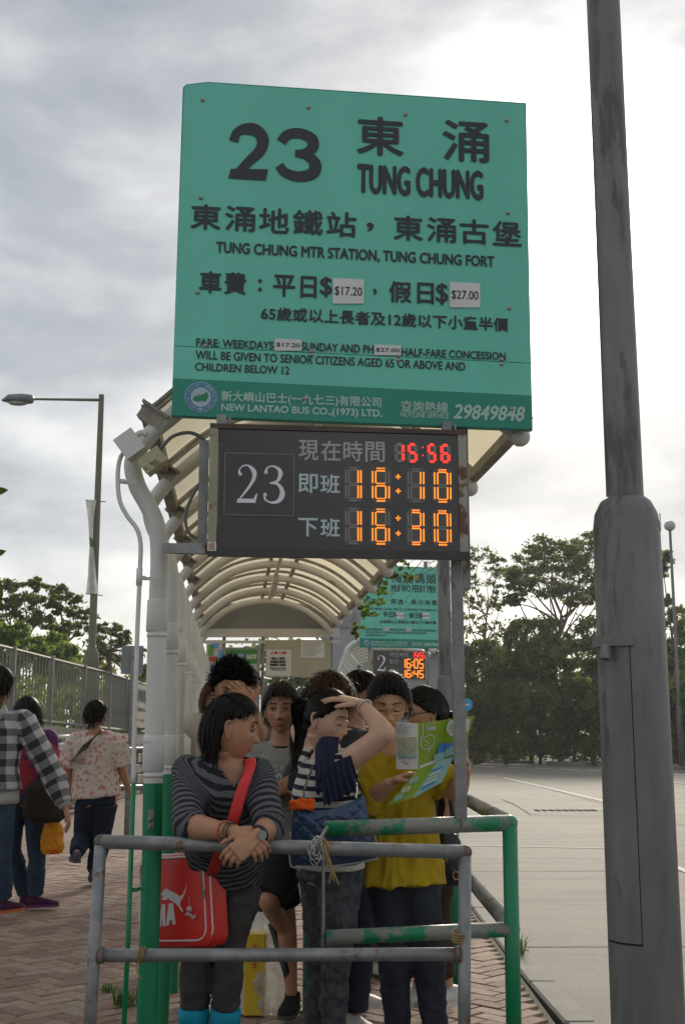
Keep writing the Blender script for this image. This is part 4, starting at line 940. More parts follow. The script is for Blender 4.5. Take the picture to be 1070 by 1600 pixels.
while yv < 32.5:
    p = wp(yv)
    if nb_ % 12 == 0: q = MB(); q.box((p.x-.1, p.y, p.z+.52), (.07, .07, 1.22)); fn.part('post', q, M_fence)
    else:
        if barmesh is None: q = MB(); q.tube([(0, 0, .03), (0, 0, 1.08)], .014, 6); barmesh = fn.part('bar', q, M_fence); barmesh.data.transform(Matrix.Translation(Vector(fn.loc))); o = barmesh
        else: o = barmesh.copy(); COL.objects.link(o)
        o.location = (p.x-.1-fn.loc[0], p.y-fn.loc[1], p.z-fn.loc[2])
    nb_ += 1; yv += .13 if yv < 30 else .16
# raised ground behind the wall
g = MB(); g.add([(-6.9, 8, 1.5), (-4.85, 23, 1.2), (-4.7, 34, 1.0), (-40, 60, 2.2), (-60, 8, 2.0)], [(0, 1, 2, 3, 4)]); structure('raised_bank', g, mat('bank_grass', (.05, .07, .025), .95, var=.4, vscale=1))
# banner on the fence
a = wp(25.2); b = wp(27.4); f4 = Frame((a.x+.0, a.y, a.z+.10), (b.x-a.x, b.y-a.y, b.z-a.z), (0, 0, 1)); bn = Thing('banner', 'cream banner with small Chinese print tied to the tall railing', 'banner', tuple(a))
q = MB(); Lb = (Vector((b.x, b.y, 0))-Vector((a.x, a.y, 0))).length; q.prism([(0, 0), (Lb, 0), (Lb, .92), (0, .92)], f4, .02, .03); bn.part('sheet', q, mat('banner_cream', (.36, .34, .27), .7, var=.08))
q = MB(); text_in(q, f4, '人非美術展覽', .1, .55, Lb-.1, .82, w=.04, bold=.01); text_in(q, f4, 'The village arts and crafts', .1, .34, Lb-.1, .44, w=.04, bold=.005); text_in(q, f4, 'open daily', .1, .12, Lb*.6, .2, w=.04); bn.part('print', q, M_ink)
# back of a sign
c = P(207, 1031, 24); bk = Thing('road_sign', 'blank grey back of a square sign on a thin pole behind the fence', 'sign', (c.x, 24, 0)); q = MB(); q.bbox((c.x, 24, c.z), (.44, .03, .56), .008); bk.part('plate', q, mat('sign_back_grey', (.17, .185, .20), .5, var=.06)); q = MB(); q.tube([(c.x+.02, 23.94, 0), (c.x+.02, 23.94, c.z+.22)], .035, 8); bk.part('pole', q, M_galv)
# low handrails
hr = Thing('handrail', 'low double grey handrail behind the floral shirt walker', 'handrail', (-3.2, 14, 0))
for z in (1.1, .66): q = MB(); q.tube([(-4.4, 13.2, z), (P(224, 1170, 14.6).x, 14.6, z)], .035, 10); hr.part('rail', q, M_galv, smooth=True)
for x, y in ((-4.3, 13.25), (-2.55, 14.55)): q = MB(); q.tube([(x, y, 0), (x, y, 1.1)], .035, 10); hr.part('post', q, M_galv, smooth=True)
hr2 = Thing('handrail', 'pale handrail sloping up beside the stone wall', 'handrail', (-4, 17, 0))
for dz in (0, .16): a = P(66, 1152+dz*90, 17.5); b = P(150, 1149+dz*60, 20); q = MB(); q.tube([a, b], .03, 8); hr2.part('rail', q, M_white, smooth=True)
for p_ in (P(66, 1152, 17.5), P(150, 1149, 20)): q = MB(); q.tube([(p_.x, p_.y, 0), p_], .03, 8); hr2.part('post', q, M_white, smooth=True)
# orange litter bin
M_or = mat('bin_orange', (.62, .13, .02), .45, var=.1); ob = Thing('litter_bin', 'orange domed litter bin beyond the floral shirt walker', 'litter bin', (P(170, 1145, 21.5).x, 21.5, 0)); bx = ob.loc[0]
q = MB(); q.loft([((bx, 21.5, z), r, r, (1, 0, 0)) for z, r in ((0, .17), (.05, .19), (.78, .20), (.80, .18))], 24); o = ob.part('body', q, M_or); smoothobj(o)
q = MB(); q.loft([((bx, 21.5, z), r, r, (1, 0, 0)) for z, r in ((.98, .20), (1.08, .205), (1.17, .19), (1.24, .14), (1.28, .07), (1.29, .01))], 24); smoothobj(ob.part('dome', q, M_or))
q = MB()
for a_ in range(4): q.box((bx+.17*math.cos(a_*1.57+.78), 21.5+.17*math.sin(a_*1.57+.78), .89), (.04, .04, .2))
ob.part('pillar', q, M_or); q = MB(); q.tube([(bx, 21.5, .45), (bx, 21.5, .56)], .204, 24); ob.part('band', q, M_sticker)

# ================================================================ TREES
def leaf_mat(name, c, v=.35, trans=.5):
    m = mat(name, c, .6, var=v, vscale=1.1, trans=trans, spec=.3); return m
LMD = [leaf_mat('foliage_dark', (.050, .076, .020)), leaf_mat('foliage_mid', (.078, .116, .028)), leaf_mat('foliage_olive', (.118, .140, .040))]
LMG = [leaf_mat('foliage_fresh_dark', (.055, .095, .024)), leaf_mat('foliage_fresh', (.10, .16, .038)), leaf_mat('foliage_fresh_light', (.15, .20, .055))]
M_bark = mat('bark', (.13, .105, .08), .9, var=.3, vscale=4, bump=.5, bscale=10)
def leaves(centres, rad, n, size, flat=.6, bias=None):
    """n leaf quads scattered round each centre"""
    V = []; 
    for c, r in zip(centres, rad):
        d = rng.normal(size=(n, 3)); d /= np.linalg.norm(d, axis=1)[:, None]; rr_ = np.abs(rng.normal(0, .62, n))+.05; p = c+d*rr_[:, None]*np.array((r, r, r*flat))*1.12
        V.append(p)
    p = np.vstack(V); m = len(p)
    t = rng.normal(size=(m, 3)); t /= np.linalg.norm(t, axis=1)[:, None]; b = np.cross(t, rng.normal(size=(m, 3))); b /= np.linalg.norm(b, axis=1)[:, None]
    s = size*rng.uniform(.6, 1.35, m)[:, None]; w = s*.5
    Q = np.stack([p-t*s*.5, p+b*w*.5, p+t*s*.5, p-b*w*.5], 1).reshape(-1, 3)
    return Q, m
def fast_quads(name, Q, mats, MI, parent, origin, kind=None):
    me = bpy.data.meshes.new(name); n = len(Q)//4; Q = Q-np.array(origin)
    me.vertices.add(len(Q)); me.vertices.foreach_set('co', Q.ravel()); me.loops.add(len(Q)); me.loops.foreach_set('vertex_index', np.arange(len(Q), dtype=np.int32))
    me.polygons.add(n); me.polygons.foreach_set('loop_start', np.arange(0, len(Q), 4, dtype=np.int32)); me.polygons.foreach_set('loop_total', np.full(n, 4, dtype=np.int32))
    for m in mats: me.materials.append(m)
    me.polygons.foreach_set('material_index', MI.astype(np.int32)); me.update(calc_edges=True); me.validate()
    o = bpy.data.objects.new(name, me); COL.objects.link(o); o.parent = parent
    return o
def tree(label, trunk, clumps, Y, size=.2, n=46, sub=16, mats=LMD, r0=.22, group='trees beyond the forecourt', name='tree', flat=.5, depth=1.6, zbase=None, cat='tree', branches=True, lim=.42):
    s = 1892./Y; tp = [P(a, b, Y) for a, b in trunk]
    if zbase is None: zbase = -.16
    base = Vector((tp[0].x, Y, zbase)); th = Thing(name, label, cat, tuple(base), group)
    q = MB(); pts = [tuple(base)]+[tuple(p) for p in tp]; sp = spline(pts, 5) if len(pts) > 2 else pts; q.tube(sp, list(np.linspace(r0, r0*.45, len(sp))), 9)
    top = np.array(sp[-1]); C = []; Rr = []
    if Y > 50 and branches: sub = int(sub*1.35)
    for (cx, cy, rx, ry) in clumps:
        c = np.array(P(cx, cy, Y+rng.uniform(-depth, depth))); rxm = rx/s*(1.12 if Y > 50 else 1); rym = ry/s*(1.15 if Y > 50 else 1)
        if branches:
            # limb from the trunk to the clump, kinked
            k = rng.integers(int(len(sp)*.55), len(sp)); st_ = np.array(sp[k]); md = st_*.45+c*.55+rng.normal(0, .12, 3)*np.linalg.norm(c-st_)*.5; md[2] -= abs(c[2]-st_[2])*.12
            q.tube(spline([st_, md, c-(0, 0, rym*.4)], 4), list(np.linspace(r0*lim, r0*lim*.25, 9)), 6)
        for j in range(sub):
            d = rng.normal(size=3); d /= np.linalg.norm(d); u = rng.uniform(.35, 1)**.6; e = c+d*np.array((rxm, rxm*.9, rym))*u; C.append(e); Rr.append(max(rxm, rym)*rng.uniform(.20, .36))
            if branches and j % 2 == 0: q.tube([c-(0, 0, rym*.4), (c+e)/2-(0, 0, .1*rym), e], [r0*lim*.22, r0*lim*.15, r0*lim*.07], 4)
    th.part('trunk', q, M_bark, smooth=True)
    if Y > 30: n = int(n*1.9); size *= .70
    Q, m = leaves(C, Rr, n, size, flat); per = n; MI = np.repeat(rng.choice(3, len(C), p=[.45, .35, .2]), per); flip = rng.random(m) < .3; MI[flip] = rng.choice(3, flip.sum())
    fast_quads('crown', Q, mats, MI, th.e, base)
    return th
# right-hand trees (behind the forecourt)
tree('tall spreading acacia-like tree with forked trunk left of the thick lamp post', [(872, 1100), (867, 1050), (869, 1010), (878, 965)], [(868, 852, 42, 13), (905, 858, 35, 14), (838, 868, 34, 14), (880, 882, 42, 14), (918, 888, 34, 18), (812, 892, 26, 14), (850, 898, 34, 14), (900, 912, 34, 16), (815, 918, 22, 14), (858, 926, 28, 8), (932, 842, 24, 12), (925, 930, 28, 12), (800, 908, 14, 22), (950, 870, 28, 20), (945, 915, 22, 14), (905, 940, 24, 7), (802, 938, 13, 9)], 60, size=.26, n=40, sub=14, r0=.15)
tree('sparse see-through tree just right of the sign post', [(752, 1100), (756, 1020), (760, 960)], [(748, 866, 26, 13), (775, 880, 18, 12), (760, 905, 30, 15), (735, 925, 20, 16), (782, 935, 20, 12), (752, 948, 30, 13), (735, 975, 28, 18), (775, 985, 26, 14), (728, 890, 14, 18), (690, 900, 20, 30), (705, 960, 20, 30)], 58, size=.22, n=15, sub=14, r0=.09)
tree('dense rounded evergreen in the middle of the right tree line', [(828, 1120), (826, 1050)], [(835, 985, 32, 20), (808, 1000, 28, 22), (850, 1012, 34, 24), (820, 1032, 40, 26), (790, 1040, 30, 26), (860, 1045, 36, 26), (830, 1068, 44, 24)], 57, size=.26, n=60, sub=18, r0=.11, flat=.7)
tree('broad dark tree filling the gap behind the sign post', [(745, 1120), (745, 1060)], [(750, 1025, 36, 26), (722, 1040, 32, 26), (778, 1035, 30, 28), (700, 1050, 30, 26), (750, 1062, 50, 24), (675, 1068, 34, 20)], 56.5, size=.26, n=60, sub=18, r0=.11, flat=.7)
tree('dark tree showing directly behind the thick lamp post', [(925, 1120), (925, 1040)], [(925, 985, 36, 22), (900, 1020, 34, 26), (950, 1010, 34, 28), (910, 1060, 44, 26), (960, 1060, 34, 30), (985, 1015, 34, 34)], 56, size=.26, n=60, sub=18, r0=.11, flat=.7)
tree('leafy tree rising right of the thick lamp post', [(1050, 1120), (1050, 1000)], [(1034, 876, 13, 16), (1026, 902, 11, 8), (1040, 938, 10, 8), (1028, 968, 18, 14), (1062, 962, 22, 14), (1045, 1000, 30, 24), (1085, 985, 28, 30), (1070, 1030, 32, 30), (1030, 1040, 28, 30), (1090, 1060, 30, 30), (1010, 935, 12, 16)], 54, size=.25, n=55, sub=15, r0=.12, flat=.7)
bush = [(690, 1110, 40, 34), (740, 1112, 40, 36), (790, 1108, 40, 38), (842, 1112, 40, 36), (895, 1108, 40, 40), (950, 1110, 42, 40), (1005, 1100, 40, 48), (1055, 1104, 38, 46), (1100, 1100, 36, 50)]
bl = ['leftmost dense shrub of the right tree line, by the sign post', 'dense shrub behind the raised map, right of the sign post', 'dense shrub below the rounded evergreen', 'dense shrub left of the pale forked tree trunk', 'dense shrub behind the left edge of the lamp post', 'dense shrub hidden mostly by the thick lamp post', 'dense shrub just right of the thick lamp post', 'dense shrub around the thin post-top lamp', 'dense shrub at the right edge of the photo']
for i, (cx, cy, rx, ry) in enumerate(bush):
    tree(bl[i], [(cx, cy+20)], [(cx-rx*.45, cy, rx*.6, ry*.8), (cx+rx*.4, cy-6, rx*.6, ry*.85), (cx, cy+ry*.45, rx*.8, ry*.5), (cx, 1162, rx*.9, 14), (cx, cy-ry*.4, rx*.6, ry*.5)], 55.2-.12*max(0, i-4)*14, size=.25, n=72, sub=22, r0=.09, name='shrub', group='shrubs at the far edge of the forecourt', flat=.8, depth=.8, cat='shrub', branches=False)
# low scrub along the far kerb and a backing wood
C = []; Rr = []
for i in range(330):
    x = rng.uniform(-2, 34); y = (FE(x) if x > 5 else 60.5)+rng.uniform(.4, 2.2); C.append(np.array((x, y-0, rng.uniform(0, .75)))); Rr.append(rng.uniform(.3, .6))
Q, m = leaves(C, Rr, 60, .17, .7); fast_quads('undergrowth', Q, [LMD[1], LMD[2], mat('dry_scrub', (.085, .075, .035), .8, var=.3)], rng.choice(3, m), None, (0, 0, 0)); tag(bpy.data.objects['undergrowth'], kind='stuff')
C = []; Rr = []
for i in range(560): C.append(np.array((rng.uniform(-6, 46), rng.uniform(62, 67), rng.uniform(0, 5.9)))); Rr.append(rng.uniform(.6, 1.2))
Q, m = leaves(C, Rr, 90, .34, .8); fast_quads('woodland', Q, LMD, rng.choice(3, m), None, (0, 0, 0)); tag(bpy.data.objects['woodland'], kind='stuff')
# left-hand trees
gl_ = 'trees behind the tall railing'
tree('high open tree at the left edge above the railing', [(28, 1040), (40, 985)], [(15, 915, 26, 10), (62, 915, 22, 11), (38, 935, 30, 12), (10, 945, 26, 16), (75, 940, 22, 12), (-20, 920, 30, 16), (50, 962, 34, 14), (-15, 965, 34, 22)], 42, size=.22, n=34, sub=13, mats=LMD, group=gl_, zbase=1, r0=.12)
tree('open crowned tree between the left edge and the banner lamp', [(98, 1040), (104, 990)], [(90, 925, 16, 11), (112, 935, 22, 9), (95, 950, 24, 10), (130, 960, 24, 9), (85, 975, 26, 14), (118, 982, 26, 14), (100, 1005, 34, 16)], 43, size=.21, n=36, sub=13, mats=LMD, group=gl_, zbase=1, r0=.12)
tree('wide umbrella-shaped tree right of the banner lamp', [(172, 1050), (165, 1010)], [(150, 985, 20, 8), (172, 982, 20, 9), (190, 992, 16, 9), (162, 1003, 28, 10), (196, 1008, 18, 10), (176, 1022, 30, 12), (215, 1020, 13, 9), (150, 1025, 22, 14), (205, 1040, 20, 12), (226, 1045, 14, 10)], 45, size=.2, n=36, sub=13, mats=LMD, group=gl_, zbase=1, r0=.12)
tree('bright green bushy tree low behind the left railing', [(20, 1060), (22, 1030)], [(20, 985, 26, 18), (45, 1005, 26, 18), (0, 1005, 28, 24), (25, 1025, 36, 20), (-25, 1010, 28, 30)], 36, size=.17, n=70, sub=18, mats=LMG, group=gl_, zbase=1, flat=.8)
tree('second green bushy tree behind the middle of the railing', [(85, 1070), (86, 1040)], [(85, 1000, 22, 13), (105, 1020, 24, 16), (70, 1025, 28, 18), (125, 1035, 22, 16), (95, 1045, 40, 18)], 37, size=.17, n=70, sub=18, mats=LMG, group=gl_, zbase=1, flat=.8)
C = []; Rr = []
for i in range(230): t = rng.uniform(0, 1); C.append(np.array((-9.6+5.2*t-rng.uniform(0, 3), 16+20*t, rng.uniform(1.3, 2.5)))); Rr.append(rng.uniform(.3, .6))
Q, m = leaves(C, Rr, 80, .12, .8); fast_quads('hedge_foliage', Q, LMG, rng.choice(3, m, p=[.5, .35, .15]), None, (0, 0, 0)); tag(bpy.data.objects['hedge_foliage'], kind='stuff')
C = []; Rr = []
for i in range(160): C.append(np.array((rng.uniform(-30, -7.5), rng.uniform(47, 52), rng.uniform(0, 4.2)))); Rr.append(rng.uniform(.6, 1.1))
Q, m = leaves(C, Rr, 90, .3, .8); fast_quads('woodland_left', Q, LMD, rng.choice(3, m), None, (0, 0, 0)); tag(bpy.data.objects['woodland_left'], kind='stuff'); bpy.data.objects['woodland_left'].name = 'woodland'
# young tree whose twigs hang in front of the far sign
tree('young leafy tree drooping in front of the far green sign', [(698, 1100), (698, 950), (697, 885), (672, 868), (648, 874)], [(630, 883, 16, 12), (612, 897, 12, 10), (594, 925, 14, 7), (584, 940, 18, 8), (600, 906, 10, 10), (575, 960, 14, 8), (560, 980, 12, 10), (640, 900, 12, 8), (568, 945, 10, 8), (553, 992, 8, 8)], 14.0, size=.055, n=12, sub=9, mats=LMG, r0=.022, lim=.13, group='trees near the shelter', depth=.25, zbase=0)
# leaves poking in at the left edge, close to the camera
br = Thing('leafy_branch', 'few dark leaves poking into the left edge of the photo', 'branch', (-1.2, 2.6, 0)); q = MB(); q.tube(spline([(-1.1, 2.6, 0), (-1.02, 2.6, .9), (-.95, 2.6, 1.6), (-.93, 2.6, 2.1)], 5), [.02]*15+[.006], 8); br.part('stem', q, M_bark)
for px, py, ang, L_ in ((-6, 768, 10, .055), (-7, 866, 20, .05), (-10, 915, -60, .075), (-8, 938, -75, .06), (-4, 1108, 40, .03), (-9, 745, 70, .05)):
    c = P(px, py, 2.6); a_ = R(ang); t = Vector((math.cos(a_), .2, math.sin(a_))); b_ = Vector((-math.sin(a_), .5, math.cos(a_))); prof = [(0, 0), (.2, .17), (.5, .24), (.8, .14), (1, 0)]
    V = [c-t*L_*.5+t*L_*u+b_*L_*w for u, w in prof]+[c-t*L_*.5+t*L_*u-b_*L_*w for u, w in prof[1:-1]]
    q = MB(); q.add([tuple(v) for v in V], [(0, 1, 5), (1, 2, 6, 5), (2, 3, 7, 6), (3, 4, 7)]); br.part('leaf', q, LMG[0])

# air: the far trees fade a little
hz = MB(); hz.box((0, 215, 5.9), (1300, 1500, 14.2)); mh = bpy.data.materials.new('haze'); mh.use_nodes = True; t = mh.node_tree; t.nodes.remove(t.nodes['Principled BSDF']); pvn = N(t, 'ShaderNodeVolumePrincipled'); pvn.inputs['Color'].default_value = (.92, .93, .95, 1); pvn.inputs['Density'].default_value = .0007; pvn.inputs['Anisotropy'].default_value = .35
t.links.new(pvn.outputs[0], t.nodes['Material Output'].inputs['Volume']); structure('haze', hz, mh, kind='stuff')
# ================================================================ PEOPLE
def remesh(mb, vox=.009, smooth=4):
    me = bpy.data.meshes.new('tmp'); me.from_pydata(mb.verts().tolist(), [], mb.f); o = bpy.data.objects.new('tmp', me); COL.objects.link(o)
    md = o.modifiers.new('r', 'REMESH'); md.mode = 'VOXEL'; md.voxel_size = vox
    if smooth: sm = o.modifiers.new('s', 'SMOOTH'); sm.factor = .5; sm.iterations = smooth
    dg = bpy.context.evaluated_depsgraph_get(); m2 = bpy.data.meshes.new_from_object(o.evaluated_get(dg))
    v = np.zeros(len(m2.vertices)*3); m2.vertices.foreach_get('co', v); v = v.reshape(-1, 3)
    nn = np.zeros(len(m2.vertices)*3); m2.vertices.foreach_get('normal', nn); nn = nn.reshape(-1, 3)
    f = [tuple(p.vertices) for p in m2.polygons]
    bpy.data.objects.remove(o); bpy.data.meshes.remove(me); bpy.data.meshes.remove(m2)
    return v, f, nn
def unit(v): v = np.array(v, float); return v/(np.linalg.norm(v)+1e-12)
def A3(v): return np.array(v, float)
def wrinkle(v, nn, amp, sc, seed=0, ax=None, stretch=3.0):
    """cloth folds: noise pushed along the normals, stretched along one axis"""
    if amp == 0: return v
    s = np.ones(3)*sc
    if ax is not None: s[ax] = sc/stretch
    d = np.array([noise.fractal(Vector(p*s+seed), 1.0, 2.0, 2) for p in v])
    r = np.array([abs(noise.noise(Vector(p*s*1.7+seed+9))) for p in v])
    return v+nn*((d*.8-(r-.25)*1.2)*amp)[:, None]
def limb_uv(v, bones):
    su = np.zeros(len(v)); sw = np.zeros(len(v)); best = np.full(len(v), 1e9); w = np.zeros(len(v))
    for p0, p1, r, off, sg in bones:
        p0 = A3(p0); d = A3(p1)-p0; L = np.linalg.norm(d); t = np.clip(((v-p0)@d)/L**2, 0, 1); q = v-(p0+np.outer(t, d)); dist = np.linalg.norm(q, axis=1)/r
        dd = unit(d); raw = (v-p0)@dd*sg+off; e = unit(np.cross(dd, (0.0, 1.0, .13))); e2 = np.cross(dd, e); ang = np.arctan2(q@e2, q@e)
        wt = 1/(dist+.05)**14; su += raw*wt; sw += wt; k = dist < best; best[k] = dist[k]; w[k] = (ang*r)[k]
    return su/sw, w
# ---- skin, hair
def skin_mat(name, c):
    m = mat(name, c, .5, var=.13, vscale=13, bump=.08, bscale=220, spec=.35); b = m.node_tree.nodes['Principled BSDF']
    b.inputs['Subsurface Weight'].default_value = .12; b.inputs['Subsurface Radius'].default_value = (.012, .005, .003); b.inputs['Subsurface Scale'].default_value = 1.0
    return m
SK = {'tan': skin_mat('skin_tan', (.40, .205, .120)), 'light': skin_mat('skin_light', (.60, .37, .265)), 'mid': skin_mat('skin_mid', (.49, .275, .175))}
M_lip = mat('lip', (.33, .10, .08), .42, var=.05); M_lipp = mat('lip_pink', (.42, .14, .12), .4, var=.05)
M_nail = mat('fingernail', (.55, .33, .27), .3, var=0); M_eyew = mat('eye_white', (.34, .31, .29), .25, var=0); M_iris = mat('iris', (.012, .008, .006), .12, var=0); M_lash = mat('lash', (.012, .009, .008), .7, var=0)
def hair_mat(name, c, rough=.42):
    m = mat(name, c, rough, var=.4, vscale=60, spec=.12); return m
M_cap = {}
def hmats(m):
    if m.name not in M_cap:
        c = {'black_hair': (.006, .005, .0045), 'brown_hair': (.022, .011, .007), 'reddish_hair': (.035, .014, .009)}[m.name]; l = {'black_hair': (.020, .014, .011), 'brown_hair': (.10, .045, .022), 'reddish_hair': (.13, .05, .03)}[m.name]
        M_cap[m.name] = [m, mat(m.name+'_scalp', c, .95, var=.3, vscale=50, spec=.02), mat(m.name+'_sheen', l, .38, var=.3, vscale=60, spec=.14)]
    return M_cap[m.name]
M_hair = hair_mat('black_hair', (.011, .009, .008), .45); M_hairb = hair_mat('brown_hair', (.045, .020, .011)); M_hairr = hair_mat('reddish_hair', (.07, .025, .016))
def gs(x, s): return np.exp(-(x/s)**2)
def head_surface(x, y, z):
    """unit direction -> point on a face, +y forward, half height .115 m"""
    up = z > 0
    X = x*.073; Y = y*np.where(y > 0, .090, .098); Z = z*np.where(up, .112, .118)
    t = np.clip(-z, 0, 1)
    X = X*(1-.36*t**2.2); Y = np.where(y < 0, Y*(1-.55*t**1.5), Y*(1-.02*t))
    # flatter face and forehead
    fr = np.clip(y, 0, 1)
    Y = Y-np.where(y > 0, .006*fr**3*gs(z-.3, .5), 0)
    f = (y > 0).astype(float)*np.clip(y*2.2, 0, 1)
    d = 0
    d = d+.0045*gs(np.abs(X)-.028, .018)*gs(Z-.026, .010)
    d = d-.0115*gs(np.abs(X)-.031, .015)*gs(Z-.002, .014)
    d = d+.010*gs(X, .008)*gs(Z+.008, .022)+.019*gs(X, .0125)*gs(Z+.036, .0125)+.008*gs(np.abs(X)-.0125, .0065)*gs(Z+.040, .007)
    d = d+.0045*gs(np.abs(X)-.043, .018)*gs(Z+.026, .020)
    d = d-.003*gs(X, .006)*gs(Z+.053, .006)
    d = d+.0085*gs(X, .021)*gs(Z+.068, .016)+.0040*gs(X, .018)*gs(Z+.0625, .0042)+.0045*gs(X, .016)*gs(Z+.0745, .0048)-.0050*gs(X, .022)*gs(Z+.0682, .0019)
    d = d-.003*gs(X, .018)*gs(Z+.086, .006)+.008*gs(X, .020)*gs(Z+.104, .014)
    Y = Y+d*f
    return X, Y, Z
def head_grid(nu=112, nv=96):
    ph = np.linspace(-1, 1, nu, endpoint=False); a = math.pi*(ph*.62+.38*ph**3)   # denser in front
    tt = np.linspace(0, 1, nv); th = math.pi*tt
    V = []; 
    T, Aa = np.meshgrid(th, a, indexing='ij')
    x = np.sin(T)*np.sin(Aa); y = np.sin(T)*np.cos(Aa); z = np.cos(T)
    X, Y, Z = head_surface(x, y, z); V = np.stack([X, Y, Z], -1).reshape(-1, 3)
    F = []
    for i in range(nv-1):
        for j in range(nu): q = (j+1) % nu; F.append((i*nu+j, (i+1)*nu+j, (i+1)*nu+q, i*nu+q))
    return V, F
HV, HF = head_grid()
_fc = HV[[f[0] for f in HF]]
HMI = np.zeros(len(HF), int)
lipm = (np.abs(_fc[:, 0]) < .0235*(1-.5*np.abs(_fc[:, 2]+.068)/.012)) & (np.abs(_fc[:, 2]+.0685-.0015*np.cos(_fc[:, 0]*150)) < .0088*(1-(_fc[:, 0]/.026)**2)) & (_fc[:, 1] > .05); HMI[lipm] = 1
def rotm(f, up=(0, 0, 1), tilt=0.0):
    """columns: right, forward, up"""
    f = unit(f); u = A3(up); r = unit(np.cross(f, u)); u = np.cross(r, f)
    if tilt: c, s = math.cos(tilt), math.sin(tilt); r, u = r*c+u*s, u*c-r*s
    return np.column_stack((r, f, u))
def head_mesh(mb, c, Rm, s=1.0, eyes='open', mouth=0):
    """adds face, ears and eyes; materials: 0 skin 1 lip 2 white 3 iris 4 lash"""
    T = lambda a: A3(c)+(np.asarray(a)*s) @ Rm.T
    o = mb.nv; mb.v.append(T(HV)); mb.nv += len(HV); mb.f.extend([tuple(i+o for i in q) for q in HF]); mb.m.extend(HMI.tolist())
    for sx in (-1, 1):
        # ear
        e = MB(); 
        ring = [(sx*.071, -.008, -.040), (sx*.077, -.014, -.028), (sx*.082, -.022, -.006), (sx*.083, -.022, .014), (sx*.079, -.010, .022), (sx*.073, .000, .014)]
        e.tube(spline(ring, 4), list(np.interp(np.linspace(0, 1, 21), [0, .2, .8, 1], [.0075, .006, .005, .0045])), 8); e.ball((sx*.075, -.009, -.008), (.0045, .013, .026), 10, 8)
        mb.add(T(e.verts()), e.f, 0)
        ey = np.array((sx*.031, .0735, .002))
        e = MB()
        if eyes == 'open':
            e.ball(ey, (.0138, .0100, .0052), 16, 10, 2); e.ball(ey+(0, .0058, 0), (.0060, .0054, .0050), 12, 8, 3)
            n = 9; up = [(ey[0]+.0165*math.cos(a), ey[1]+.0075+.003*math.sin(a), ey[2]+.0056*math.sin(a)) for a in np.linspace(0, math.pi, n)]
            e.tube(up, [.0012]+[.0021]*(n-2)+[.0012], 6, 4)
            lid = [(ey[0]+.0165*math.cos(a), ey[1]+.0062+.003*math.sin(a), ey[2]+.0098*math.sin(a)) for a in np.linspace(.25, math.pi-.25, n)]; e.tube(lid, .0034, 6, 0)
            lo = [(ey[0]+.0150*math.cos(a), ey[1]+.0070, ey[2]-.0056*math.sin(a)) for a in np.linspace(.2, math.pi-.2, n)]; e.tube(lo, .0026, 6, 0)
        else:
            e.ball(ey+(0, -.001, -.001), (.0160, .0120, .0100), 14, 10, 0)
            n = 9; up = [(ey[0]+.0150*math.cos(a), ey[1]+.0098+.002*math.sin(a), ey[2]-.0048-.0040*math.sin(a)) for a in np.linspace(.1, math.pi-.1, n)]; e.tube(up, [.0008]+[.0015]*(n-2)+[.0008], 6, 4)
        br = [(sx*(.014+.037*t), .0905-.013*t**2-.004*t, .0245+.0065*math.sin(t*2.4)-.004*t) for t in np.linspace(0, 1, 8)]
        e.loft([(p, .0013+.0008*math.sin(i*.45), .0036*(1-.07*i), (0, 1, 0)) for i, p in enumerate(br)], 6, 4)
        mb.add(T(e.verts()), e.f, None) if False else None
        o = mb.nv; mb.v.append(T(e.verts())); mb.nv += e.nv; mb.f.extend([tuple(i+o for i in q) for q in e.f]); mb.m.extend(e.m)
        nb2 = MB(); nb2.ball((sx*.0075, .1005, -.0465), (.0032, .003, .0018), 8, 6, 4); o = mb.nv; mb.v.append(T(nb2.verts())); mb.nv += nb2.nv; mb.f.extend([tuple(i+o for i in q) for q in nb2.f]); mb.m.extend(nb2.m)
    if mouth:
        e = MB(); e.ball((0, .0955, -.0682), (.0125, .004, .0026), 10, 6, 4); o = mb.nv; mb.v.append(T(e.verts())); mb.nv += e.nv; mb.f.extend([tuple(i+o for i in q) for q in e.f]); mb.m.extend(e.m)
# ---- hair
def hair_cap(c, Rm, s, line, thick=.016, lump=.004, seed=0, thickf=None):
    """closed shell over the skull; line(az)-> lowest covered height in head units (az 0 = face, pi = nape)"""
    V = HV.copy(); r = np.linalg.norm(V, axis=1); n = V/r[:, None]
    az = np.abs(np.arctan2(V[:, 0], V[:, 1])); z = V[:, 2]
    L = np.array([line(a) for a in az])+np.array([noise.noise(Vector(q*55+seed)) for q in V])*.009; k = np.clip((z-L)/.014, 0, 1)
    nz = np.array([noise.fractal(Vector(p*28+seed), 1.0, 2.0, 3) for p in n*.1])
    th = thick*(.85+.25*n[:, 2]) if thickf is None else np.array([thickf(a, b) for a, b in zip(az, z)])
    off = -.010+(th+.010+nz*lump)*np.sqrt(k)
    # smooth over face features: use plain ellipsoid under the hair
    base = np.stack([n[:, 0], n[:, 1], n[:, 2]], -1)
    W = V+n*off[:, None]
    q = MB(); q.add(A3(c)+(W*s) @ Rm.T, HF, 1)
    return q
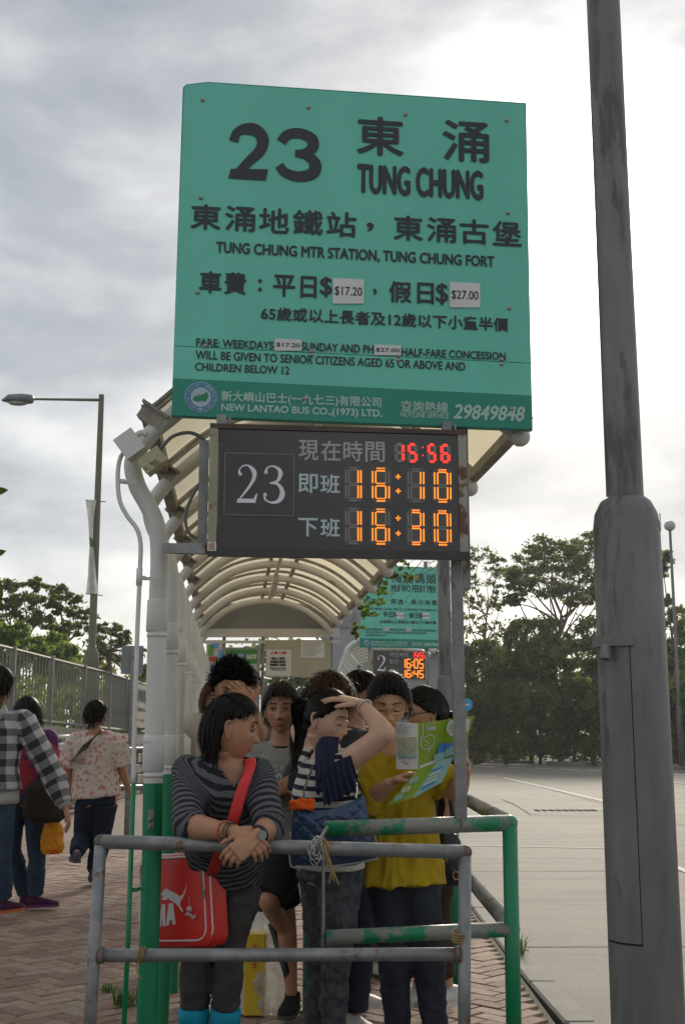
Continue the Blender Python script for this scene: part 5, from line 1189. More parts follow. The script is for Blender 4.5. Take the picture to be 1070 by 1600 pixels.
def strands(c, Rm, s, line, n, length, style, seed=1, width=.0022, thick=.018, steps=9, out=0.0, grav=1.0, curl=0.0, part=.0, mb=None, target=None, azr=(0, math.pi), maxaz=None):
    """ribbons of hair growing from the scalp and falling under gravity round the skull"""
    rg = np.random.default_rng(seed); mb = mb or MB(); V = []; F = []; o = 0; MM = []
    RT = Rm.T; g = np.array((0, 0, -1.0)) @ Rm     # gravity in head frame
    cnt = 0; tries = 0
    while cnt < n and tries < n*12:
        tries += 1
        d = rg.normal(size=3); d /= np.linalg.norm(d); az = abs(math.atan2(d[0], d[1]))
        if az < azr[0] or az > azr[1]: continue
        X, Y, Z = head_surface(np.array([d[0]]), np.array([d[1]]), np.array([d[2]])); p = np.array((X[0], Y[0], Z[0]))
        if p[2] < line(az)+.004+.008*noise.noise(Vector(p*70+seed)): continue
        cnt += 1; nn = unit(p); L = length*rg.uniform(.65, 1.1) if not callable(length) else length(az, p[2])*rg.uniform(.7, 1.1)
        crown = np.array((part, -.035, .11)); 
        if style == 'spiky': dr = unit(nn*.9+np.array((0, .35, .45))+rg.normal(0, .25, 3))
        elif style == 'back': dr = unit(unit(np.array(target)-p)+nn*.25)
        else: dr = unit(p-crown); dr = unit(dr-nn*np.dot(dr, nn)+nn*(.25+out))
        fly = rg.random() < .05
        if fly: dr = unit(dr+rg.normal(0, .55, 3)); L *= 1.15
        p = p+nn*(thick*rg.uniform(.95, 1.18)+.001); st = L/steps; pts = [p.copy()]; ph = rg.uniform(0, 6.28); cr = curl*rg.uniform(.5, 1.4)
        for k in range(steps):
            if style == 'back':
                dr = unit(dr*.55+unit(np.array(target)-p)*.6); 
                if np.linalg.norm(np.array(target)-p) < .012: break
            elif style == 'spiky': dr = unit(dr+g*.10*grav)
            else: dr = unit(dr*.75+g*.45*grav+rg.normal(0, .05, 3))
            p = p+dr*st+np.array((math.cos(ph+k*1.9), math.sin(ph+k*1.9), math.sin(ph*2+k*2.3)))*cr*.004
            # keep outside the skull
            q = p/np.array((.073+thick*1.0, .096+thick*1.0, .113+thick*1.12)); l = np.linalg.norm(q)
            if l < 1 and p[2] > -.07: p = p/l
            elif p[2] <= -.07 and np.hypot(p[0], p[1]+.02) < .058:
                h = np.array((p[0], p[1]+.02)); h = h/(np.linalg.norm(h)+1e-6)*.058; p[0] = h[0]; p[1] = h[1]-.02
            pts.append(p.copy())
        pts = np.array(pts); m = len(pts)
        if m < 3: continue
        t = np.gradient(pts, axis=0); t /= np.linalg.norm(t, axis=1)[:, None]+1e-9; sd = np.cross(t, pts); sd /= np.linalg.norm(sd, axis=1)[:, None]+1e-9
        w = width*(.45 if fly else 1)*(1-np.linspace(0, 1, m)**2.2*.85)*rg.uniform(.6, 1.4); wv = sd*w[:, None]
        V.append(pts+wv); V.append(pts-wv); V[-2:] = [np.vstack(V[-2:])]
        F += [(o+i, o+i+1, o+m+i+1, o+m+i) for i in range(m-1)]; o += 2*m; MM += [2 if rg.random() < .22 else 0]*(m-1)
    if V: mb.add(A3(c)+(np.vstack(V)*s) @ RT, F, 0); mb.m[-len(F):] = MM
    return mb
def lock(mb, pts, r0, r1, n, seed, w=.0025, curl=0.0, steps=14, flat=.6):
    """a tail of hair along a world path: a core plus loose ribbons"""
    rg = np.random.default_rng(seed); sp = np.array(spline(pts, 6)); L = len(sp); f = np.linspace(0, 1, L); rad = np.interp(f, [0, .15, .5, 1], [r0*.6, r0, r0*.85, r1])
    mb.loft([(p, r*.72, r*.72*flat, (1, 0, 0)) for p, r in zip(sp, rad)], 10)
    for i in range(n):
        a = rg.uniform(0, 6.28); q = rg.uniform(.65, 1.08); ph = rg.uniform(0, 6); i1 = int(L*rg.uniform(.75, 1.0)); i0 = int(L*rg.uniform(0, .25)); pts_ = []
        for k in range(i0, i1):
            t = sp[min(k+1, L-1)]-sp[max(k-1, 0)]; t /= np.linalg.norm(t)+1e-9; sd = unit(np.cross(t, (0, 1, 0.01))); up = np.cross(t, sd)
            c_ = curl*math.sin(k*.9+ph)*.01; pts_.append(sp[k]+sd*(math.cos(a)*rad[k]*q+c_)+up*(math.sin(a)*rad[k]*q*flat+c_*.6))
        if len(pts_) < 3: continue
        p = np.array(pts_); m = len(p); t = np.gradient(p, axis=0); ref = np.array((math.cos(a+1.57), .6*math.sin(a+1.57), 0)); sd = np.cross(t, np.cross(ref, t)); sd /= np.linalg.norm(sd, axis=1)[:, None]+1e-9
        ww = w*rg.uniform(.5, 1.3)*(1-np.linspace(0, 1, m)**3*.8); V = np.vstack([p+sd*ww[:, None], p-sd*ww[:, None]]); mb.add(V, [(j, j+1, m+j+1, m+j) for j in range(m-1)])
    return mb
# ---- hands
def hand(mb, w, d, palm, side, s=1.0, curl=(.35, .4, .45, .5), thumb=.5, spread=.06):
    """w wrist, d towards the fingers, palm = where the palm faces, side = thumb side"""
    d = unit(d); palm = A3(palm); palm = unit(palm-d*np.dot(palm, d)); sd = A3(side); sd = unit(sd-d*np.dot(sd, d)-palm*np.dot(sd, palm)); w = A3(w)
    h = MB(); nails = []
    h.loft([(w-d*.025*s, .024*s, .019*s, sd), (w+d*.01*s, .026*s, .017*s, sd), (w+d*.045*s, .036*s, .0155*s, sd), (w+d*.082*s, .038*s, .0125*s, sd), (w+d*.094*s, .034*s, .010*s, sd)], 16)
    for i, (off, L) in enumerate(zip((.027, .009, -.009, -.026), (.072, .080, .074, .058))):
        b = w+d*(.084-.004*abs(i-1.2))*s+sd*off*s; dr = unit(d+sd*spread*(1.5-i)); c = curl[i]; pts = [b-d*.02*s, b]; r = [.0095, .0092]
        a = 0; p = b
        for seg, (fl, k) in enumerate(zip((.45, .30, .25), (.9, 1.15, .8))):
            a += c*k; dd = unit(dr*math.cos(a)+palm*math.sin(a)); n_ = 2
            for _ in range(n_): p = p+dd*L*fl*s/n_; pts.append(p.copy()); r.append((.0088-.0011*seg-.0003*_))
        dor = -(palm*math.cos(a)-dr*math.sin(a)); nails.append((pts[-1]-dd*.001*s+dor*r[-1]*s*.80, dd, dor))
        h.tube(pts, [q*s*(1.0 if i < 3 else .88) for q in r], 10); h.ball(pts[-1], r[-1]*s*.98*(1.0 if i < 3 else .88), 8, 6)
    b = w+d*.022*s+sd*.024*s; dd = unit(sd*.75+d*.65+palm*thumb*.5); p1 = b+dd*.034*s; dd2 = unit(sd*.25+d*.95+palm*thumb); p2 = p1+dd2*.030*s; p3 = p2+unit(dd2+palm*thumb*.4)*.024*s
    h.tube([b-dd*.012*s, b, (b+p1)/2, p1, p2, p3], [.014*s, .0145*s, .0125*s, .0105*s, .0098*s, .0078*s], 10); h.ball(p3, .0078*s, 8, 6)
    v, f, nn = remesh(h, .0032*s, 2)
    mb.add(v, f, 0)
    for c_, t_, n_ in nails: mb.ball(c_, (.0052*s, .0066*s, .0018*s), 10, 6, 5, rot=np.column_stack((np.cross(t_, n_), t_, n_)))
# ---- skeleton
def stand(x, y, H, f=(0, -1), sw=1.0, hipw=1.0, lean=0.0):
    """default joints of a standing person; a = image-left side when facing the camera"""
    fx, fy = f; l = math.hypot(fx, fy); fx /= l; fy /= l; F_ = np.array((fx, fy, 0)); S = np.array((-fy, fx, 0)); B = np.array((x, y, 0.)); J = {'F': F_, 'S': S, 'H': H, 'base': B}
    up = lambda z, s=0, fo=0: B+np.array((0, 0, z*H))+S*s*H+F_*(fo*H+lean*max(0, z-.5)*H)
    J.update(pel=up(.53), waist=up(.62), chest=up(.72, 0, .005), upch=up(.785, 0, .0), neck=up(.84, 0, -.005), head=up(.925, 0, .012))
    for k, s in (('a', -1), ('b', 1)):
        J['sh'+k] = up(.805, s*.108*sw, -.005); J['el'+k] = up(.635, s*.130*sw, -.015); J['wr'+k] = up(.49, s*.135*sw, .03)
        J['hip'+k] = up(.52, s*.050*hipw); J['kn'+k] = up(.28, s*.055*hipw, .01); J['an'+k] = up(.045, s*.055*hipw, -.012); J['fd'+k] = F_+S*s*.15
    return J
def torso(mb, J, k=0.0, z0='pel', girth=1.0, depth=1.0, low=None, flare=0.0, neck=True, bust=0.0):
    H = J['H']; s = unit(J['shb']-J['sha']); s2 = unit(J['hipb']-J['hipa']); g = girth
    rings = []
    if low is not None: rings += [(A3(low), (.098+flare)*H*g+k, (.072+flare)*H*depth+k, s2)]
    rings += [(J['pel'], .098*H*g+k+flare*H*.6, .072*H*depth+k+flare*H*.5, s2), (J['waist'], .083*H*g+k+flare*H*.4, .064*H*depth+k+flare*H*.3, s2), (J['chest'], .094*H*g+k, (.070+bust)*H*depth+k, s), (J['upch'], .101*H+k, .062*H*depth+k, s), (J['upch']*.5+J['neck']*.5+A3((0, 0, .004*H)), .078*H+k, .048*H+k, s)]
    if neck: rings += [(J['neck'], .038*H+k, .037*H+k, s)]
    mb.loft(rings, 24)
    for q in ('a', 'b'): mb.ball(J['sh'+q], (.036*H+k,)*3, 12, 8); mb.tube([J['upch']*.6+J['sh'+q]*.4, J['sh'+q]], [.045*H+k, .034*H+k], 12)
def arm(mb, J, q, k=0.0, frac=2.0, thick=1.0, cuff=0.0, start=0.0):
    H = J['H']; a, b, c = J['sh'+q], J['el'+q], J['wr'+q]; R0, R1, R2, R3 = .033*H*thick, .0255*H*thick, .0255*H*thick, .0155*H
    pts = []; r = []
    for t in np.linspace(0, min(frac, 1.0), 5): pts.append(a+(b-a)*t); r.append(R0+(R1-R0)*t+k+cuff*t)
    if frac > 1:
        f = frac-1
        for t in np.linspace(.12, f, 6): pts.append(b+(c-b)*t); r.append(np.interp(t, [0, .25, 1], [R1, R2*1.02, R3])+k+cuff)
        # round the elbow
    mb.loft([(p, w, w, None) for p, w in zip(pts, r)], 16)
    if frac > 1.05: mb.ball(b, R1+k+cuff*.5, 12, 8)
    return pts[-1], r[-1]
def leg(mb, J, q, k=0.0, frac=2.0, thick=1.0, taper=0.0, low=1.0):
    H = J['H']; a, b, c = J['hip'+q], J['kn'+q], J['an'+q]; pts = []; r = []; R0, R1, R2, R3 = .055*H*thick, .034*H*thick, .033*H*thick, .021*H
    for t in np.linspace(0, min(frac, 1.0), 5): pts.append(a+(b-a)*t); r.append(R0+(R1-R0)*t**.8+k)
    if frac > 1:
        for t in np.linspace(.15, frac-1, 6): pts.append(b+(c-b)*t); r.append(np.interp(t, [0, .3, 1], [R1, R2*low, R3])+k+taper*t)
    mb.loft([(p, w, w, None) for p, w in zip(pts, r)], 18)
    if frac > 1.05: mb.ball(b, R1+k, 12, 8)
def shoe(P_, J, q, m, sole, H=None, lift=None, lace=None, stripe=None):
    H = J['H']; an = J['an'+q]; f = unit(J['fd'+q]); up = A3((0, 0, 1)) if lift is None else unit(lift); f = unit(f-up*np.dot(f, up)); s = unit(np.cross(f, up)); L = .152*H; g = an-up*.045*H
    mb = MB(); c = lambda a, h, b=0: g+f*a*L+up*h*H+s*b
    mb.loft([(c(-.30, .030), .014*H, .018*H, s), (c(-.22, .028), .021*H, .024*H, s), (c(0, .026), .024*H, .026*H, s), (c(.28, .021), .027*H, .019*H, s), (c(.50, .017), .028*H, .015*H, s), (c(.66, .013), .020*H, .011*H, s), (c(.70, .012), .010*H, .007*H, s)], 16); mb.tube([c(-.06, .03), c(-.08, .055)], [.024*H, .023*H], 14)
    v, ff, nn = remesh(mb, .006, 2); q_ = MB().add(v, ff); o = P_.part('shoe', q_, m, smooth=True)
    sb = MB(); pr = [(-.32, .012), (-.26, .020), (0, .021), (.25, .026), (.5, .028), (.66, .020), (.715, .006)]
    poly = [(a, b*H) for a, b in pr]+[(a, -b*H) for a, b in pr[::-1]]; n = len(poly); V = [c(a, .000, b) for a, b in poly]+[c(a, .012, b) for a, b in poly]; sb.add(V, [tuple(range(n-1, -1, -1)), tuple(range(n, 2*n))]+[(i, (i+1) % n, n+(i+1) % n, n+i) for i in range(n)]); P_.part('sole', sb, sole, o)
    if lace is not None:
        lb_ = MB()
        for i in range(4): a = .10+.085*i; lb_.tube([c(a, .047-.006*i, -.012*H), c(a+.02, .050-.006*i, 0), c(a, .047-.006*i, .012*H)], .0022, 5)
        P_.part('laces', lb_, lace, o)
    if stripe is not None:
        s3 = MB()
        for i in range(3):
            for sd in (-1, 1): s3.tube([c(.02+.1*i, .010, sd*.0268*H), c(.08+.1*i, .028, sd*.0262*H), c(.13+.1*i, .040, sd*.018*H)], .0038, 5)
        P_.part('stripes', s3, stripe, o)
    return o
def garment(P_, name, mb, m, vox=.010, sm=3, amp=.003, sc=9, seed=0, bones=None, ax=None, cut=None, stretch=3, parent=None, MIf=None, label=None):
    v, f, nn = remesh(mb, vox, sm); v = wrinkle(v, nn, amp, sc, seed, ax, stretch)
    if cut is not None:
        bad = cut(v, nn); f = [q for q in f if not all(bad[i] for i in q)]
    at = None
    if bones: u, w = limb_uv(v, bones); at = {'along': u, 'round': w}
    q = MB(); q.add(v, f)
    if MIf is not None:
        fc = np.array([v[list(x)].mean(0) for x in f]); q.m = MIf(fc).astype(int).tolist()
    return P_.part(name, q, m, parent, smooth=True, attrs=at, label=label)
def arm_bones(J, q, r=.05):
    a, b, c = J['sh'+q], J['el'+q], J['wr'+q]; o = a[2]-J['pel'][2]; return [(a, b, r, o, -1), (b, c, r*.85, o-np.linalg.norm(b-a), -1)]
def make_body(P_, J, skin, Rh, hs=1.0, eyes='open', mouth=0, arms=('a', 'b'), hands=None, legs=True, lip=None, vox=.009, armt=1.0, hc=None):
    mb = MB(); H = J['H']; torso(mb, J, -.012)
    hd = J['head'] if hc is None else hc; nk = J['neck']; under = hd+(np.array((0, -.022, -.070))*hs) @ Rh.T
    mb.loft([(nk-A3((0, 0, .03*H)), .040*H, .036*H, None), (nk, .034*H, .034*H, None), (nk*.4+under*.6, .030*H, .032*H, None), (under+(under-nk)*.35, .030*H, .033*H, None)], 18)
    for q in arms: arm(mb, J, q, 0, 2.0, armt)
    if legs:
        for q in ('a', 'b'): leg(mb, J, q, -.006, 2.0)
        mb.ball(J['pel'], (.085*H, .06*H, .06*H))
    v, f, nn = remesh(mb, vox, 3); body = MB(); body.add(v, f, 0)
    if hands:
        for h in hands: hand(body, **h)
    head_mesh(body, hd, Rh, hs, eyes, mouth)
    return P_.part('body', body, [skin, lip or M_lip, M_eyew, M_iris, M_lash, M_nail], smooth=True)
def stripe_mat(name, c1, c2, period, duty=.5, attr='along', wob=.004, rough=.8, c3=None):
    m = bpy.data.materials.new(name); m.use_nodes = True; t = m.node_tree; b = t.nodes['Principled BSDF']; b.inputs['Roughness'].default_value = rough; b.inputs['Specular IOR Level'].default_value = .2
    a = N(t, 'ShaderNodeAttribute', attribute_name=attr); c = N(t, 'ShaderNodeTexCoord'); n = N(t, 'ShaderNodeTexNoise', i_Scale=9.0, i_Detail=2.0); t.links.new(c.outputs['Object'], n.inputs['Vector'])
    u = math_node(t, 'ADD', a.outputs['Fac'], math_node(t, 'MULTIPLY', n.outputs[0], wob*2)); f = math_node(t, 'FRACT', math_node(t, 'DIVIDE', u, period)); s = ramp(t, f, [(0, (0, 0, 0)), (.03, (1, 1, 1)), (duty, (1, 1, 1)), (duty+.03, (0, 0, 0))])
    n2 = N(t, 'ShaderNodeTexNoise', i_Scale=150.0, i_Detail=2.0); t.links.new(c.outputs['Object'], n2.inputs['Vector']); v = ramp(t, n2.outputs[0], [(.3, (.8, .8, .8)), (.7, (1.15, 1.15, 1.15))])
    t.links.new(mixc(t, 1.0, mixc(t, s, c1, c2), v, 'MULTIPLY'), b.inputs['Base Color'])
    bp = N(t, 'ShaderNodeBump'); bp.inputs['Strength'].default_value = .15; bp.inputs['Distance'].default_value = .005; t.links.new(n2.outputs[0], bp.inputs['Height']); t.links.new(bp.outputs[0], b.inputs['Normal'])
    return m
def cloth(name, c, var=.15, vs=30, rough=.85, bump=.2, bs=120, dirt=None, ds=6, da=.5, stretch=(1, 1, 1)): return mat(name, c, rough, var=var, vscale=vs, bump=bump, bscale=bs, spec=.2, dirt=dirt, dscale=ds, damt=da, stretch=stretch)
M_rubber = mat('rubber_sole', (.05, .05, .05), .8); M_rubberw = mat('white_rubber', (.55, .54, .50), .6)
pp = lambda x, y, Y: A3(P(x, y, Y))

# ---------------------------------------------------------------- 1 woman in the striped top leaning on the barrier
H = 1.50; J = stand(-.44, 4.42, H, (0.10, -1)); J.update(pel=pp(345, 1362, 4.64), waist=pp(348, 1316, 4.50), chest=pp(350, 1262, 4.33), upch=pp(350, 1215, 4.22), neck=pp(356, 1180, 4.22), head=pp(362, 1138, 4.20))
J.update(sha=pp(296, 1208, 4.25), shb=pp(403, 1212, 4.21), ela=pp(292, 1290, 4.06), wra=pp(362, 1300, 3.93), elb=pp(422, 1292, 4.06), wrb=pp(400, 1308, 3.92))
J.update(hipa=pp(318, 1385, 4.66), hipb=pp(374, 1385, 4.64), kna=pp(308, 1480, 4.66), knb=pp(360, 1480, 4.62), ana=A3((P(300, 1600, 4.68).x, 4.70, .07)), anb=A3((P(346, 1600, 4.66).x, 4.68, .07)))
T1 = Thing('person', 'woman in a grey and navy striped top leaning on the grey barrier, head turned', 'person', (-.45, 4.42, 0))
Rh = rotm((1, .10, -.08), tilt=.03)
b1 = make_body(T1, J, SK['tan'], Rh, .96, hands=[dict(w=J['wra']+A3((.01, 0, 0)), d=(.85, -.35, -.45), palm=(.25, .55, -.6), side=(.2, -.5, .8), curl=(.55, .6, .6, .6), thumb=.5, s=.95), dict(w=J['wrb'], d=(-.72, -.45, -.55), palm=(-.4, .4, -.5), side=(0, -.5, .8), curl=(.55, .6, .65, .7), thumb=.4, s=.95)], armt=1.12)
mb = MB(); torso(mb, J, .010, girth=1.0, depth=1.10, low=J['pel']-A3((0, 0, .045)), bust=.012, neck=False)
for q in 'ab': arm(mb, J, q, .010, 1.22 if q == 'a' else 1.35, 1.06, .004)
nk = J['neck']
def cut1(v, nn):
    top = nk[2]+.01; bot = P(366, 1232, 4.1).z; t = np.clip((top-v[:, 2])/(top-bot), 0, 1); cx = nk[0]+.020+.010*t; return ((v[:, 1] < nk[1]+.02) & (np.abs(v[:, 0]-cx) < .078*(1-t)+.004) & (v[:, 2] > bot)) | ((np.linalg.norm((v-nk)[:, :2], axis=1) < .062) & (v[:, 2] > nk[2]-.012))
Mst = stripe_mat('grey_navy_stripe', (.018, .018, .026), (.105, .108, .115), .0275, .50)
bones = [(J['pel'], J['upch']+A3((0, 0, .06)), .13, 0, 1)]+arm_bones(J, 'a', .052)+arm_bones(J, 'b', .052)
garment(T1, 'striped_top', mb, Mst, .006, 4, .006, 12, 3, bones, cut=cut1)
mb = MB(); mb.loft([(J['pel']+A3((0, 0, .06)), .142, .110, (1, 0, 0)), (J['pel'], .148, .115, (1, 0, 0)), (J['pel']-A3((0, 0, .06)), .145, .110, (1, 0, 0))], 20)
for q in 'ab': leg(mb, J, q, .006, 1.0+.49, 1.0, .004, 1.02)
M_tr = cloth('washed_black_trousers', (.062, .056, .056), .25, 14)
t1 = garment(T1, 'capri_trousers', mb, M_tr, .008, 3, .010, 11, 5)
for q, y in (('a', 1), ('b', 1)):
    c = J['kn'+q]+(J['an'+q]-J['kn'+q])*.50; d = J['an'+q]-J['kn'+q]; mb = MB(); mb.loft([(c-d*.015, .045, .045, None), (c-d*.01, .056, .056, None), (c+d*.05, .058, .057, None), (c+d*.125, .056, .055, None), (c+d*.13, .046, .046, None)], 24); v = mb.verts(); T1.part('turned_up_cuff', mb, cloth('turquoise_cuff', (.01, .27, .40), .1), t1, smooth=True)
q = MB()
for dx in (-.055, .03):
    for i in range(14): a = J['pel']+A3((dx-.004*i, -.125, .02-.016*i)); q.box(a, (.0025, .003, .007))
T1.part('seam_stitching', q, M_paper, t1, kind='stuff')
for q in 'ab': shoe(T1, J, q, cloth('dark_shoe', (.03, .03, .035)), M_rubberw)
line = lambda az: np.interp(az, [0, .5, .9, 1.25, 1.45, 1.7, 2.2, 3.15], [.060, .054, .042, .030, .030, .022, -.075, -.090])
q = hair_cap(J['head'], Rh, .96, line, .014, .004, 3); strands(J['head'], Rh, .96, line, 1900, lambda az, z: np.interp(az, [0, .9, 1.2, 1.5, 1.85, 2.1, 3.1], [.030, .030, .024, .020, .022, .085, .098]), 'fall', 2, .0019, .015, 9, part=.03, mb=q)
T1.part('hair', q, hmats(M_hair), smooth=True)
# strap, bag, bracelets, watch
M_red = mat('red_vinyl', (.62, .022, .015), .38, var=.06, vscale=6, bump=.05); M_redstrap = mat('red_webbing', (.60, .025, .025), .6, var=.06, bump=.3, bscale=300); M_wht = mat('white_trim', (.62, .60, .60), .45, var=.04)
def band(mb, pts, w, t, side):
    sp = spline(pts, 6); mb.loft([(p, w, t, side) for p in sp], 8)
bag = Thing('shoulder_bag', 'red shoulder bag with white leaping cat emblem hanging behind the thick post', 'bag', P(290, 1480, 4.55))
q = MB(); band(q, [pp(378, 1194, 4.32), pp(388, 1186, 4.20), pp(391, 1198, 4.10), pp(378, 1235, 4.06), pp(362, 1290, 4.08), pp(345, 1330, 4.2), pp(330, 1368, 4.40)], .020, .0025, (1, -.2, .25)); bag.part('strap', q, M_redstrap, smooth=True)
BY = 4.60; o = P(221, 1484, BY); xr_ = P(333, 1470, 4.44); bf = Frame(o, (xr_.x-o.x, 4.44-BY, .03), (0, .0, 1)); W_ = bf.uv(333, 1400)[0]; Hh = P(240, 1338, BY).z-o.z; q = MB()
def rrect(u0, v0, u1, v1, r, n=5):
    p = []
    for cx, cy, a0 in ((u1-r, v1-r, 0), (u0+r, v1-r, 90), (u0+r, v0+r, 180), (u1-r, v0+r, 270)):
        for k in range(n+1): a = R(a0+90*k/n); p.append((cx+r*math.cos(a), cy+r*math.sin(a)))
    return p
def rr_loft(mb, fr, u0, v0, u1, v1, r, ws):
    n = None; V = []; F = []
    for (w, ins) in ws:
        p = rrect(u0+ins, v0+ins, u1-ins, v1-ins, max(.004, r-ins*.5)); n = len(p); V += [fr(a, b, w) for a, b in p]
    m = len(ws); F = [tuple(range(n-1, -1, -1)), tuple(range((m-1)*n, m*n))]
    for k in range(m-1): F += [(k*n+i, k*n+(i+1) % n, (k+1)*n+(i+1) % n, (k+1)*n+i) for i in range(n)]
    mb.add(V, F)
rr_loft(q, bf, 0, 0, W_, Hh, .045, [(-.09, .01), (-.08, 0), (-.02, 0), (0, .012), (.004, .03)]); bo = bag.part('body', q, M_red); smoothobj(bo, 35)
for u0, v0, u1, v1, r, nm in ((.010, .030, W_-.035, Hh-.012, .045, 'piping'), (.004, .02, W_-.010, Hh-.002, .05, 'piping')):
    p = rrect(u0, v0, u1, v1, r); q = MB(); q.tube([bf(a, b, .004 if nm and u0 > .008 else -.002) for a, b in p]+[bf(*p[0], .004 if u0 > .008 else -.002)], .0034, 6, cap=False); bag.part(nm, q, M_wht, bo, smooth=True)
q = MB(); zp = [(W_-.045, Hh-.05), (W_-.040, Hh-.09), (W_-.038, Hh-.13)]; q.loft([(bf(a, b, .005), .006, .003, bf.x) for a, b in zp], 6); q.box(bf(W_-.036, Hh-.145, .008), (.010, .006, .03)); bag.part('zip', q, mat('zip_grey', (.18, .18, .18), .4, .6), bo)
q = MB(); q.box(bf(W_-.006, Hh-.03, -.03), (.02, .03, .045), rot=bf.rot); bag.part('strap_tab', q, M_red, bo)
UV = lambda x, y: bf.uv(x, y)
cat = [(253, 1397), (257, 1391), (262, 1388), (266, 1391), (275, 1395), (282, 1400), (287, 1398), (291, 1388), (294, 1379), (291, 1394), (287, 1403), (283, 1409), (283, 1415), (286, 1420), (288, 1424), (285, 1424), (281, 1417), (276, 1411), (269, 1407), (265, 1404), (261, 1406), (256, 1406), (254, 1403), (258, 1402), (256, 1399)]
q = MB(); q.prism([UV(*p) for p in cat], bf, .0042, .0056); bag.part('emblem', q, M_wht, bo)
q = MB()
def block_letter(mb, ch, x0, y0, x1, y1):
    g_ = lambda a, b: UV(x0+(x1-x0)*a, y1-(y1-y0)*b+(x0-250)*-.16-(x1-x0)*a*.16)
    S_ = {'P': [[(0, 0), (.3, 0), (.3, 1), (0, 1)], [(.3, 1), (.3, .80), (.68, .80), (.68, .55), (.3, .55), (.3, .36), (1, .36), (1, 1)]], 'U': [[(0, 1), (0, 0), (1, 0), (1, 1), (.7, 1), (.7, .16), (.3, .16), (.3, 1)]], 'M': [[(0, 0), (.25, 0), (.25, .62), (.40, 0), (.60, 0), (.75, .62), (.75, 0), (1, 0), (1, 1), (.68, 1), (.5, .35), (.32, 1), (0, 1)]], 'A': [[(0, 0), (.3, 0), (.36, .22), (.64, .22), (.7, 0), (1, 0), (.72, 1), (.28, 1)]]}[ch]
    for poly in S_: mb.prism([g_(*p) for p in poly], bf, .0042, .0056)
for chh, xa, xb_ in (('P', 219, 229), ('U', 230, 241), ('M', 243, 260), ('A', 261, 276)): block_letter(q, chh, xa, 1414, xb_, 1448)
bag.part('lettering', q, M_wht, bo)
q = MB(); c = UV(300, 1420); q.ball(bf(c[0], c[1], .014), .012, 12, 8); 
for k in range(5): a = R(200+k*35); q.ball(bf(c[0]+.017*math.cos(a)+.003, c[1]-.022+.007*math.sin(a*2), .012), .0075, 8, 6)
q.tube([bf(c[0], c[1]+.01, .012), bf(c[0]-.002, c[1]+.045, .010)], .0015, 5); kc = single('charm', q, mat('pink_glass_beads', (.55, .33, .36), .15, var=.35, vscale=150), 'small pink beaded charm hanging from the red bag zip', 'charm', smooth=True)
def bangle(name, c, ax, r, t, m, label, cat='bracelet', beads=0, flat=1.0):
    ax = unit(ax); s = unit(np.cross(ax, (0, .3, 1))); u = np.cross(ax, s); q = MB()
    if beads:
        for k in range(beads): a = 2*math.pi*k/beads; q.ball(A3(c)+s*r*math.cos(a)+u*r*math.sin(a), t, 8, 6)
    else:
        n = 24; V = []; F = []
        q.loft([(A3(c)+s*r*math.cos(a)+u*r*math.sin(a), t*flat, t*.8, ax) for a in np.linspace(0, 2*math.pi, n)], 6, cap=False)
    return single(name, q, m, label, cat, smooth=True)
dwa = unit(J['wra']-J['ela']); dwb = unit(J['wrb']-J['elb'])
bangle('bracelet', J['wra']-dwa*.035, dwa, .031, .0035, mat('red_white_cord', (.5, .12, .10), .7, var=.7, vscale=220), 'red and white cord bracelet on the striped woman\'s left-hand wrist in view', 'bracelet')
bangle('bracelet', J['wra']-dwa*.012, dwa, .029, .0045, mat('olive_beads', (.14, .10, .05), .5, var=.5, vscale=200), 'brown beaded bracelet nearest the striped woman\'s clasped hand', 'bracelet', 18)
bangle('bracelet', J['wra']+dwa*.004, dwa, .028, .003, M_black, 'thin black band on the wrist beside the brown beads', 'bracelet')
bangle('wristwatch', J['wrb']-dwb*.022, dwb, .030, .006, M_black, 'black strap wristwatch on the wrist resting over the barrier', 'watch', flat=1.6)
q = MB(); c = J['wrb']-dwb*.022+A3((.012, -.030, .004)); q.tube([c, c+A3((.004, -.008, 0))], .015, 16); single('watch_face', q, mat('watch_steel', (.28, .30, .30), .3, .7), 'round steel watch face turned to the camera above the barrier', 'watch')
def no_hair_line(az): return .2
def generic_shirt(T, J, m, name='shirt', sl=.55, k=.010, girth=1.0, depth=1.0, low=None, flare=0., bust=0., amp=.004, sleeves='ab', cuff=.008, bones=True, neckr=.055, vox=.010, seed=0, cut=None, thick=1.15, sc=9, ax=None):
    mb = MB(); torso(mb, J, k, girth=girth, depth=depth, low=low, flare=flare, bust=bust, neck=False)
    for q in sleeves: arm(mb, J, q, k, sl if not isinstance(sl, dict) else sl[q], thick, cuff)
    nk = J['neck']
    def c0(v, nn):
        r = (np.linalg.norm((v-nk)[:, :2], axis=1) < neckr) & (v[:, 2] > nk[2]-.03)
        return r if cut is None else r | cut(v, nn)
    bn = [(J['pel'], J['upch']+A3((0, 0, .06)), .13, 0, 1)]+sum([arm_bones(J, q, .052) for q in sleeves], []) if bones else None
    return garment(T, name, mb, m, vox, 3, amp, sc, seed, bn, cut=c0, ax=ax)
def generic_trousers(T, J, m, name='trousers', frac=1.93, k=.010, thick=1.0, taper=.012, low=1.05, amp=.0035, seed=1, sc=8, qs='ab', skirt=False):
    mb = MB(); H = J['H']; s2 = unit(J['hipb']-J['hipa']); mb.loft([(J['pel']+A3((0, 0, .05*H)), .088*H+k, .066*H+k, s2), (J['pel'], .096*H+k, .070*H+k, s2), (J['pel']-A3((0, 0, .035*H)), .094*H+k, .068*H+k, s2)], 20)
    for q in qs: leg(mb, J, q, k, frac, thick, taper, low)
    return garment(T, name, mb, m, .009, 2, amp*2, sc*1.5, seed)
M_neckr = None
